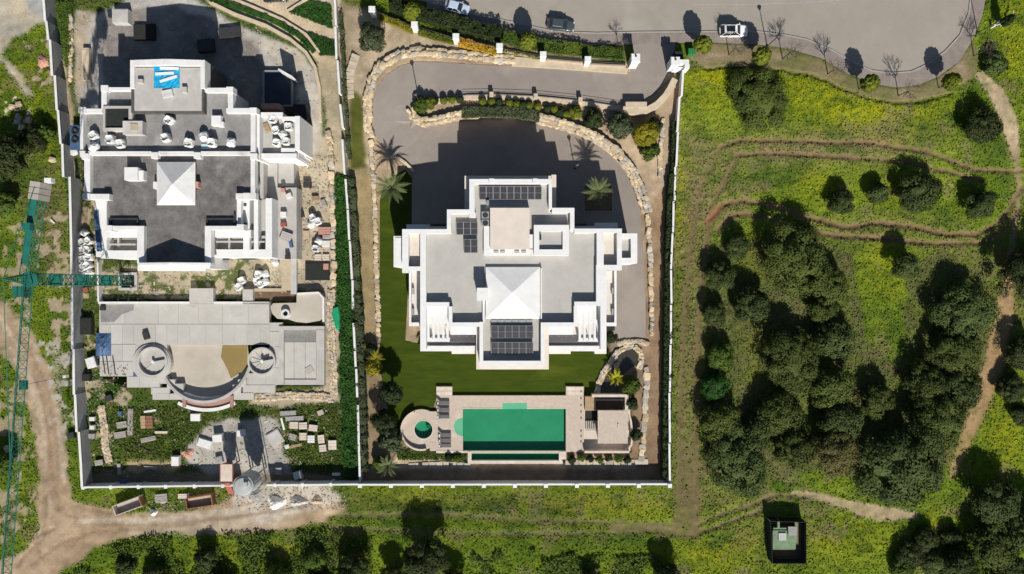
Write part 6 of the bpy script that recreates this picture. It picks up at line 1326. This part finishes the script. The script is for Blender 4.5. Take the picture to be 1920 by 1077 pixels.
# east wing terrace bags
for x, y, l in [(541, 238, 'ring of white bag at the top right of the side terrace'), (517, 244, 'white bag left of the ring on the side terrace'), (519, 268, 'round white bag at the bottom of the side terrace'), (536, 265, 'crumpled white bag at the bottom right of the side terrace'), (512, 224, 'white bag at the top of the side terrace'), (530, 252, 'grey white bag in the middle of the side terrace')]: bag(x, y, 6.01, l, 1.3)
crate(500, 240, 9, 18, 6.01, .2, 'wood', 'orange timber sheets on the side terrace', .4, 'timber_sheets', 'timber', 3)
crate(142, 258, 22, 46, 1.2, .25, 'bluebag', 'blue lined trough with tyres beside the grey wall', 0, 'trough', 'trough')
for y, l in ((246, 'upper tyre in the blue lined trough'), (262, 'lower tyre in the blue lined trough')):
    p = P(140, y, 1.7); tag(mk('old_tyre', MB().lathe([(.28, 1.46), (.28, 1.7), (.5, 1.76), (.62, 1.62), (.5, 1.46)], p[:2], 16), M['tyre']), l, 'tyre')
crate(135, 284, 20, 12, 0, .8, 'bag', 'white rubble sacks by the upper grey wall', .3)
# stack of white bags along the lower grey wall
for i, (x, y) in enumerate([(158, 437), (166, 452), (155, 455), (164, 468), (154, 470), (168, 482), (157, 486), (165, 498), (155, 502), (167, 512), (157, 516)]): bag(x, y, .0, ('topmost', 'second', 'third', 'fourth', 'fifth', 'sixth', 'seventh', 'eighth', 'ninth', 'tenth', 'lowest')[i] + ' white bag in the long heap beside the grey wall', 1.35, None, 'heap of white bags by the grey wall')
t = thing('blue_tarpaulin', 'faded blue tarpaulin hanging on the left wing wall', 'tarpaulin', P(185, 440, 0)); g = MB(); v = [(P(176 + 9 * (i % 2) + j * .6, 395 + j * 7, 6.65)[0], P(176, 395 + j * 7, 6.65)[1], 6.7 + .05 * ((i + j) % 3)) for j in range(12) for i in range(2)]
mk('sheet', MB().add(v, [(j * 2, j * 2 + 1, j * 2 + 3, j * 2 + 2) for j in range(11)]), M['bluebag'], t)
# things on the strip right of the unfinished villa
for x, y, w, h, hz, m, l, rz, s in [(536, 445, 20, 18, .5, 'concrete', 'grey slatted crate on the concrete path', -.35, 4), (531, 402, 11, 10, .6, 'bag', 'round white tub on the concrete path', 0, 0), (531, 421, 11, 8, .45, 'red', 'red crate on the concrete path', .1, 0), (541, 367, 11, 9, .5, 'bag', 'white double tub on the concrete path', .4, 0), (530, 357, 8, 8, .6, 'pink', 'pink block on the concrete path end', .2, 0),
    (591, 372, 13, 8, .5, 'wood', 'yellow wooden trestle on the tan ground', .1, 3), (575, 347, 14, 9, .9, 'dark', 'dark box with white lid on the tan ground', 0, 0), (608, 433, 22, 14, .6, 'pink', 'pink brick pallet beside the boulder row', 0, 3), (611, 457, 15, 12, .7, 'bag', 'white sack block beside the two ring tubs', 0, 0), (612, 445, 14, 8, .6, 'board', 'weathered pallet of sacks above the ring tubs', 0, 3), (596, 483, 12, 12, .3, 'tile', 'cream stone pallet left of its pair', 0, 3), (611, 483, 12, 12, .3, 'tile', 'cream stone pallet right of its pair', 0, 3),
    (595, 509, 46, 34, .25, 'net_hole', 'large dark sheeted slab on the tan ground', 0, 0), (611, 500, 10, 12, .35, 'pink', 'pink box on the corner of the dark sheeted slab', 0, 0), (560, 402, 16, 14, .7, 'dark', 'dark machinery heap on the tan ground', .3, 0), (538, 482, 8, 8, .8, 'dark', 'small dark drum near the sunken walk', 0, 0), (545, 458, 6, 12, .5, 'bluebag', 'small blue barrow beside the slatted crate', .2, 0), (607, 382, 8, 16, .35, 'board', 'scattered poles near the boulder row', .4, 3), (574, 440, 12, 16, .2, 'sandm', 'flat tan board on the ground left of the ring tubs', 0, 0)]:
    crate(x, y, w, h, 3.02 if 507 < x < 553 and y < 484 else Z(x, y), hz, m, l, rz, 'pallet' if s else 'crate', 'pallet' if s else 'crate', s)
for x, y, l in [(597, 452, 'upper white ring tub beside the sack block'), (592, 466, 'lower white ring tub beside the sack block'), (586, 408, 'upper white sack in the heap of three'), (596, 415, 'right white sack in the heap of three'), (583, 421, 'lower white sack in the heap of three'), (484, 514, 'left white ring tub in the weeds'), (497, 514, 'right white ring tub in the weeds'), (482, 527, 'white sack below the left ring tub in the weeds'), (497, 528, 'white sack below the right ring tub in the weeds'), (489, 533, 'lowest white sack of the weeds heap'), (453, 526, 'white tub alone in the weeds'), (447, 538, 'white sack below the lone tub in the weeds'), (515, 492, 'white sack at the corner of the side wing')]: bag(x, y, 0.02, l, 1.25)
# sunken walk between house and terrace
t = thing('retaining_walk', 'ochre sunken walkway wall turning between villa and terrace', 'wall', G(540, 520))
for r, h, m in [((528, 486, 545, 545), .3, 'sandm'), ((545, 486, 556, 552), .75, 'concrete'), ((470, 541, 536, 547), .3, 'sandm'), ((476, 547, 552, 564), .05, 'soil')]: VB('walk_wall', r, -.4, h, M[m], t)
# terrace left-overs
crate(273, 629, 11, 16, .57, .35, 'dark', 'black sack lying on the pale terrace slabs', .3); crate(251, 706, 13, 18, .1, .35, 'bluebag', 'blue sheeted crate at the bottom left of the terrace', .05); crate(191, 578, 9, 9, .5, .6, 'dark', 'dark bucket at the upper left terrace corner')
t = thing('blue_tarpaulin', 'dark blue tarpaulin heap at the left terrace edge', 'tarpaulin', P(192, 645, .5)); g = MB(); rs = random.Random(8); n = 9; a = rect(178, 625, 207, 668, .8)
v = [(a[0] + (a[2] - a[0]) * i / n, a[1] + (a[3] - a[1]) * j / n, .56 + .75 * math.sin(math.pi * i / n) * math.sin(math.pi * j / n) * rs.uniform(.6, 1.1)) for j in range(n + 1) for i in range(n + 1)]
mk('sheet', MB().add(v, [(j * (n + 1) + i, j * (n + 1) + i + 1, (j + 1) * (n + 1) + i + 1, (j + 1) * (n + 1) + i) for j in range(n) for i in range(n)]), M['bluebag'], t)
for k, x in enumerate((193, 200, 212)):
    A = P(x - 1, 668, .7); B = P(x + 4, 702, .7); tag(mk('steel_bar', MB().tube(A, B, .06, n=6), M['dark']), ['left dark bar leaning below the blue tarpaulin', 'middle dark bar leaning below the blue tarpaulin', 'right dark bar leaning below the blue tarpaulin'][k], 'bar')
crate(160, 612, 22, 32, 0, .9, 'net_hole', 'black water tank beside the grey wall', 0, 'water_tank', 'tank'); crate(170, 680, 18, 20, 0, .8, 'bag', 'large white sack heap left of the terrace', .3); crate(160, 708, 16, 14, 0, .7, 'net_hole', 'black crate beside the lower grey wall', 0); crate(203, 747, 14, 12, 0, .5, 'dark', 'dark round tub below the terrace corner', .4); crate(160, 543, 10, 8, 0, .3, 'red', 'red bundle beside the grey wall', .3); crate(148, 590, 12, 16, 0, .6, 'dark', 'dark pipe bundle beside the grey wall', .2)
# green tarpaulin on the ivy
t = thing('green_tarpaulin', 'bright green tarpaulin lying on the ivy by the party wall', 'tarpaulin', G(631, 598)); rs = random.Random(2)
pts = [(624, 576), (636, 572), (640, 592), (640, 618), (632, 620), (627, 606), (623, 592)]; mk('sheet', MB().prism([G(*p).xy[:] for p in pts], .2, .62, [G(631 + (p[0] - 631) * .75, 596 + (p[1] - 596) * .85).xy[:] for p in pts]), M['greentarp'], t)
# lower left garden
for x, y, w, h, hz, m, l, rz, s in [(366, 783, 18, 14, .5, 'white', 'white square board box on the weeds below the curved bench', 0, 0), (268, 792, 9, 24, .35, 'wood', 'orange timber stack right half in the lower garden', .05, 4), (280, 792, 12, 24, .35, 'orange', 'orange timber stack of bright planks in the lower garden', .05, 4), (244, 792, 10, 50, .18, 'board', 'long pale plank stack standing upright in the photo', -.02, 0), (228, 797, 19, 12, .35, 'board', 'upper pallet of the two left of the long plank stack', .15, 4), (225, 816, 22, 12, .35, 'board', 'lower pallet of the two left of the long plank stack', .15, 4),
    (278, 824, 28, 9, .25, 'board', 'weathered board bundle in the middle of the lower garden', .2, 3), (328, 865, 14, 18, .8, 'white2', 'white machine with dark top in the lower garden', 0, 0), (407, 822, 18, 14, 1.0, 'white2', 'white mixer box on the cement patch', .1, 0), (383, 832, 26, 16, .4, 'bag', 'heap of white cement sacks left of the mixer box', -.3, 0), (451, 813, 14, 12, .8, 'white2', 'white crate at the upper end of the cement patch', 0, 0), (410, 862, 14, 12, .5, 'greym', 'grey wheelbarrow tub on the cement patch', .2, 0), (302, 811, 24, 5, .3, 'tile', 'yellowish plank with upright stake in the garden', 0, 0), (225, 776, 6, 10, .4, 'bluebag', 'small teal bucket in the lower garden', 0, 0), (281, 771, 24, 4, .15, 'white2', 'thin white lath below the terrace edge', .15, 0),
    (172, 786, 10, 8, .5, 'bag', 'upper white tub beside the rubble strip', 0, 0), (172, 802, 9, 8, .6, 'bag', 'middle white tub beside the rubble strip', 0, 0), (171, 818, 14, 9, .4, 'greym', 'grey box lowest beside the rubble strip', 0, 0), (185, 868, 15, 10, .5, 'board', 'mauve board pile at the lower rubble end', .2, 3), (223, 880, 7, 22, .15, 'board', 'pale plank lying at the lower left garden shadow', .08, 0), (283, 877, 28, 5, .15, 'board', 'long pale plank by the lower wall shadow', -.05, 0),
    (540, 775, 30, 9, .3, 'greym', 'upper grey sheet stack below the rubble bank', .05, 0), (552, 785, 34, 9, .3, 'greym', 'lower grey sheet stack below the rubble bank', .05, 0), (551, 798, 15, 13, .5, 'tile', 'cream stone pallet left of the top row of three', 0, 3), (568, 799, 15, 13, .5, 'tile', 'cream stone pallet middle of the top row of three', .05, 3), (587, 803, 16, 12, .5, 'tile', 'cream stone pallet right of the top row of three', -.1, 3), (568, 819, 13, 14, .5, 'tile', 'cream stone pallet left in the second row', 0, 3), (583, 824, 13, 14, .5, 'white2', 'white stone pallet in the second row', 0, 3), (602, 824, 12, 16, .5, 'tile', 'cream stone pallet right of the white one', .1, 3), (605, 841, 13, 13, .5, 'tile', 'cream stone pallet lowest of the cluster', .1, 3), (623, 835, 15, 18, .5, 'tile', 'cream stone pallet standing apart at the right', .02, 3), (548, 820, 14, 12, .3, 'board', 'broken pallet at the left of the second row', -.3, 3), (601, 774, 12, 10, .4, 'stone_grey', 'lone grey block in the weeds right of the sheets', .4, 0),
    (516, 822, 26, 28, .2, 'concrete', 'tilted concrete plate right of the silo shadow', .55, 0), (538, 838, 9, 8, .5, 'bag', 'small white sack right of the concrete plate', .3, 0), (522, 884, 12, 14, .6, 'greym', 'grey water butt near the bottom wall', 0, 0), (555, 836, 24, 6, .2, 'wood', 'orange brown timber scrap near the stone pallets', .2, 0), (530, 795, 4, 24, .12, 'white2', 'thin pale lath beside the grey sheets', .25, 0), (630, 890, 15, 5, .5, 'white2', 'white trough in the wall shade at lower right', 0, 0), (558, 892, 16, 14, .7, 'bag', 'pale sheeted heap in the wall shade', .3, 0)]:
    crate(x, y, w, h, Z(x, y), hz, m, l, rz, 'pallet' if s else 'crate', 'pallet' if s else 'building material', s)
A = Gz(250, 832, .15); B = Gz(300, 854, .15); t = thing('steel_pipe', 'long dark pipe lying across the lower garden', 'pipe', A); mk('pipe', MB().tube(A, B, .12, n=8), M['dark'], t); mk('flange', MB().tube(B, B + (B - A).normalized() * .2, .2, n=10), M['dark'], t)
p = G(235, 903); tag(mk('blue_drum', MB().lathe([(0, 0), (.5, 0), (.52, .4), (.5, .8), (0, .82)], p.xy[:], 16), M['bluebag']), 'blue drum in the shade of the bottom left wall', 'drum')
# skips outside the wall
def skip(x, y, L, Wd, rz, lab, m, m2):
    g = G(x, y); t = thing('skip_container', lab, 'container', g, rz); a, b = L / 2, Wd / 2
    mk('floor', MB().box(-a + .1, -b + .1, 0, a - .1, b - .1, .5), M[m2], t, local=True)
    for q in ((-a, -b, a, -b + .1), (-a, b - .1, a, b)): mk('side', MB().box(q[0], q[1], 0, q[2], q[3], 1.3), M[m], t, local=True)
    mk('end', MB().box(a - .12, -b + .11, 0, a + .05, b - .11, 1.5), M['orange'], t, local=True); mk('end', MB().box(-a - .02, -b + .11, 0, -a + .1, b - .11, 1.3), M[m], t, local=True)
    for k in range(5): mk('rib', MB().box(-a + .5 + k * (L - 1) / 4, -b - .07, .1, -a + .6 + k * (L - 1) / 4, -b - .003, 1.25), M[m], t, local=True)
skip(247, 945, 4.7, 1.7, math.radians(20), 'long rusty skip with orange end on the verge of the dirt road', 'tile', 'board'); skip(380, 937, 4.4, 1.8, math.radians(9), 'rusty skip half full of rubble below the bottom wall', 'orange', 'sandm')
def heap(x, y, r, h, m, lab, seed, sy=.75, name='rubble_heap'):
    rs = np.random.RandomState(seed); g = MB(); n = 16; k = 6; g0 = Gz(x, y); vs = []; fs = []
    for j in range(k + 1):
        for i in range(n):
            t = j / k; a = 6.283 * i / n; rr = r / S * (t) * (1 + .18 * math.sin(3 * a + seed) + rs.uniform(-.08, .08)); vs.append((g0.x + rr * math.cos(a), g0.y + rr * sy * math.sin(a), g0.z - .15 + (h + .15) * (math.cos(t * math.pi) * .5 + .5) * rs.uniform(.8, 1.15)))
    for j in range(k):
        for i in range(n): fs.append((j * n + i, j * n + (i + 1) % n, (j + 1) * n + (i + 1) % n, (j + 1) * n + i))
    return tag(mk(name, g.add(vs, fs), M[m]), lab, 'heap')
heap(518, 942, 22, 1.0, 'white2', 'pale sand heap right of the silo', 1); heap(560, 940, 26, .8, 'concrete', 'white rubble heap below the site wall', 2, .5); heap(595, 938, 16, .6, 'sandm', 'tan rubble heap at the end of the site wall', 3); heap(302, 938, 15, .6, 'concrete', 'grey rubble heap between the two skips', 4); heap(480, 930, 22, .35, 'greym', 'flat grey cement spill under the silo', 5, .9); heap(352, 850, 22, .35, 'pink', 'reddish brick rubble patch by the cement sacks', 6, .8); heap(288, 961, 9, .9, 'white', 'small white sand cone at the dirt road edge', 7, 1.)
heap(80, 115, 14, .7, 'pink', 'pink brick rubble heap against the upper grey wall', 8, 1.4); heap(33, 225, 10, .6, 'concrete', 'pale rubble heap left of the green shrubs', 9, 1.5); heap(490, 825, 18, .2, 'greym', 'cement dust patch in the silo shadow', 10, 1.3)
crate(302, 935, 22, 16, 0, .5, 'board', 'pallet of grey scrap beside the rusty skip', .1, 'pallet', 'pallet', 4); crate(344, 931, 20, 9, 0, .5, 'tile', 'cream block pallet left of the rubble skip', 0, 'pallet', 'pallet', 3)
for x, y, l in [(24, 201, 'upper pale boulder in the left field'), (37, 197, 'right pale boulder in the left field'), (55, 226, 'triangular pale slab in the left field'), (42, 240, 'lower pale boulder in the left field'), (100, 300, 'pale boulder near the crane counterweight'), (14, 842, 'pale block beside the crane jib at the left edge')]:
    o = bpy.data.objects.new('field_boulder', BM[CR.randrange(9)]); COL.objects.link(o); o.location = Gz(x, y, .15); o.scale = (1.1, .9, .6); o.rotation_euler = (0, 0, CR.uniform(0, 6)); tag(o, l, 'boulder')
crate(98, 415, 10, 3, 0, .2, 'white2', 'thin white lath in the left field below the boulders', -.8); crate(132, 817, 14, 12, 0, .6, 'dark', 'dark sheeted crate outside the grey wall', .2); crate(10, 397, 14, 8, 0, .5, 'greentarp', 'green tub at the left edge', .1)
# things in the shaded yard behind the unfinished villa
for x, y, w, h, hz, m, l, rz in [(225, 30, 30, 26, 1.2, 'concrete', 'pale concrete block at the top of the shaded yard', 0), (385, 85, 30, 24, .8, 'dark', 'dark machine in the shaded yard', .1), (430, 60, 40, 20, .6, 'dark', 'dark material stack right in the shaded yard', .1), (270, 60, 40, 30, .5, 'net_hole', 'dark sheeted pile in the shaded yard', 0), (160, 120, 14, 60, .7, 'coping', 'narrow stone trough left of the shaded yard', 0)]: crate(x, y, w, h, 0, hz, m, l, rz, 'site_pile', 'pile')
t = thing('site_hut_wall', 'short white wall piece at the right of the shaded annexe', 'wall', G(535, 138)); A = P(522, 130, 3.3); B = P(547, 144, 3.3); mk('panel', MB().ribbon([A[:2], B[:2]], .25, 0, 3.4), M['white2'], t)

# loose debris over the building site (uncountable)
rs = np.random.RandomState(12); BX = []; CC = []
cols = np.array([(.45, .43, .40), (.36, .33, .29), (.30, .24, .17), (.55, .53, .50), (.20, .18, .16), (.40, .30, .20), (.34, .20, .15)])
for (x0, y0, x1, y1), cnt in [((500, 290, 632, 545), 850), ((165, 765, 640, 895), 650), ((440, 915, 650, 958), 260), ((190, 505, 540, 562), 380), ((140, 25, 600, 200), 260), ((160, 680, 240, 760), 120), ((250, 925, 430, 955), 130)]:
    for _ in range(cnt):
        x, y = rs.uniform(x0, x1), rs.uniform(y0, y1); i = min(max(int(np.searchsorted(xs, x)) - 1, 0), nx - 1); j = min(max(int(np.searchsorted(ys, y)) - 1, 0), ny - 1)
        z = ZZ[j, i] + .03
        if pit[j, i]: z = .56 if not (313 < x < 463 and y > 648) else -.25
        p = P(x, y, max(z, 0)); BX.append((p[0], p[1], z, rs.uniform(.05, .17) * (2.4 if rs.rand() < .15 else 1), rs.uniform(.05, .15), rs.uniform(.02, .09), rs.uniform(0, 3.14))); CC.append(cols[rs.randint(7)] * rs.uniform(.7, 1.05) * .68 + C[j, i] * .32)
g = MB()
for b in BX: g.box(b[0] - b[3], b[1] - b[4], b[2] - .05, b[0] + b[3], b[1] + b[4], b[2] + b[5], b[6], tap=.02)
dm = g.mesh('site_debris'); at = dm.color_attributes.new('albedo', 'FLOAT_COLOR', 'POINT'); ca = np.repeat(np.array(CC), 8, 0); at.data.foreach_set('color', np.concatenate([ca, np.zeros((len(ca), 1))], 1).astype(np.float32).ravel())
dm.materials.append(ground.data.materials[0]); o = bpy.data.objects.new('site_debris', dm); COL.objects.link(o); stuff(o); o['label'] = 'scattered rubble, offcuts and chips over the building site'; o['category'] = 'debris'
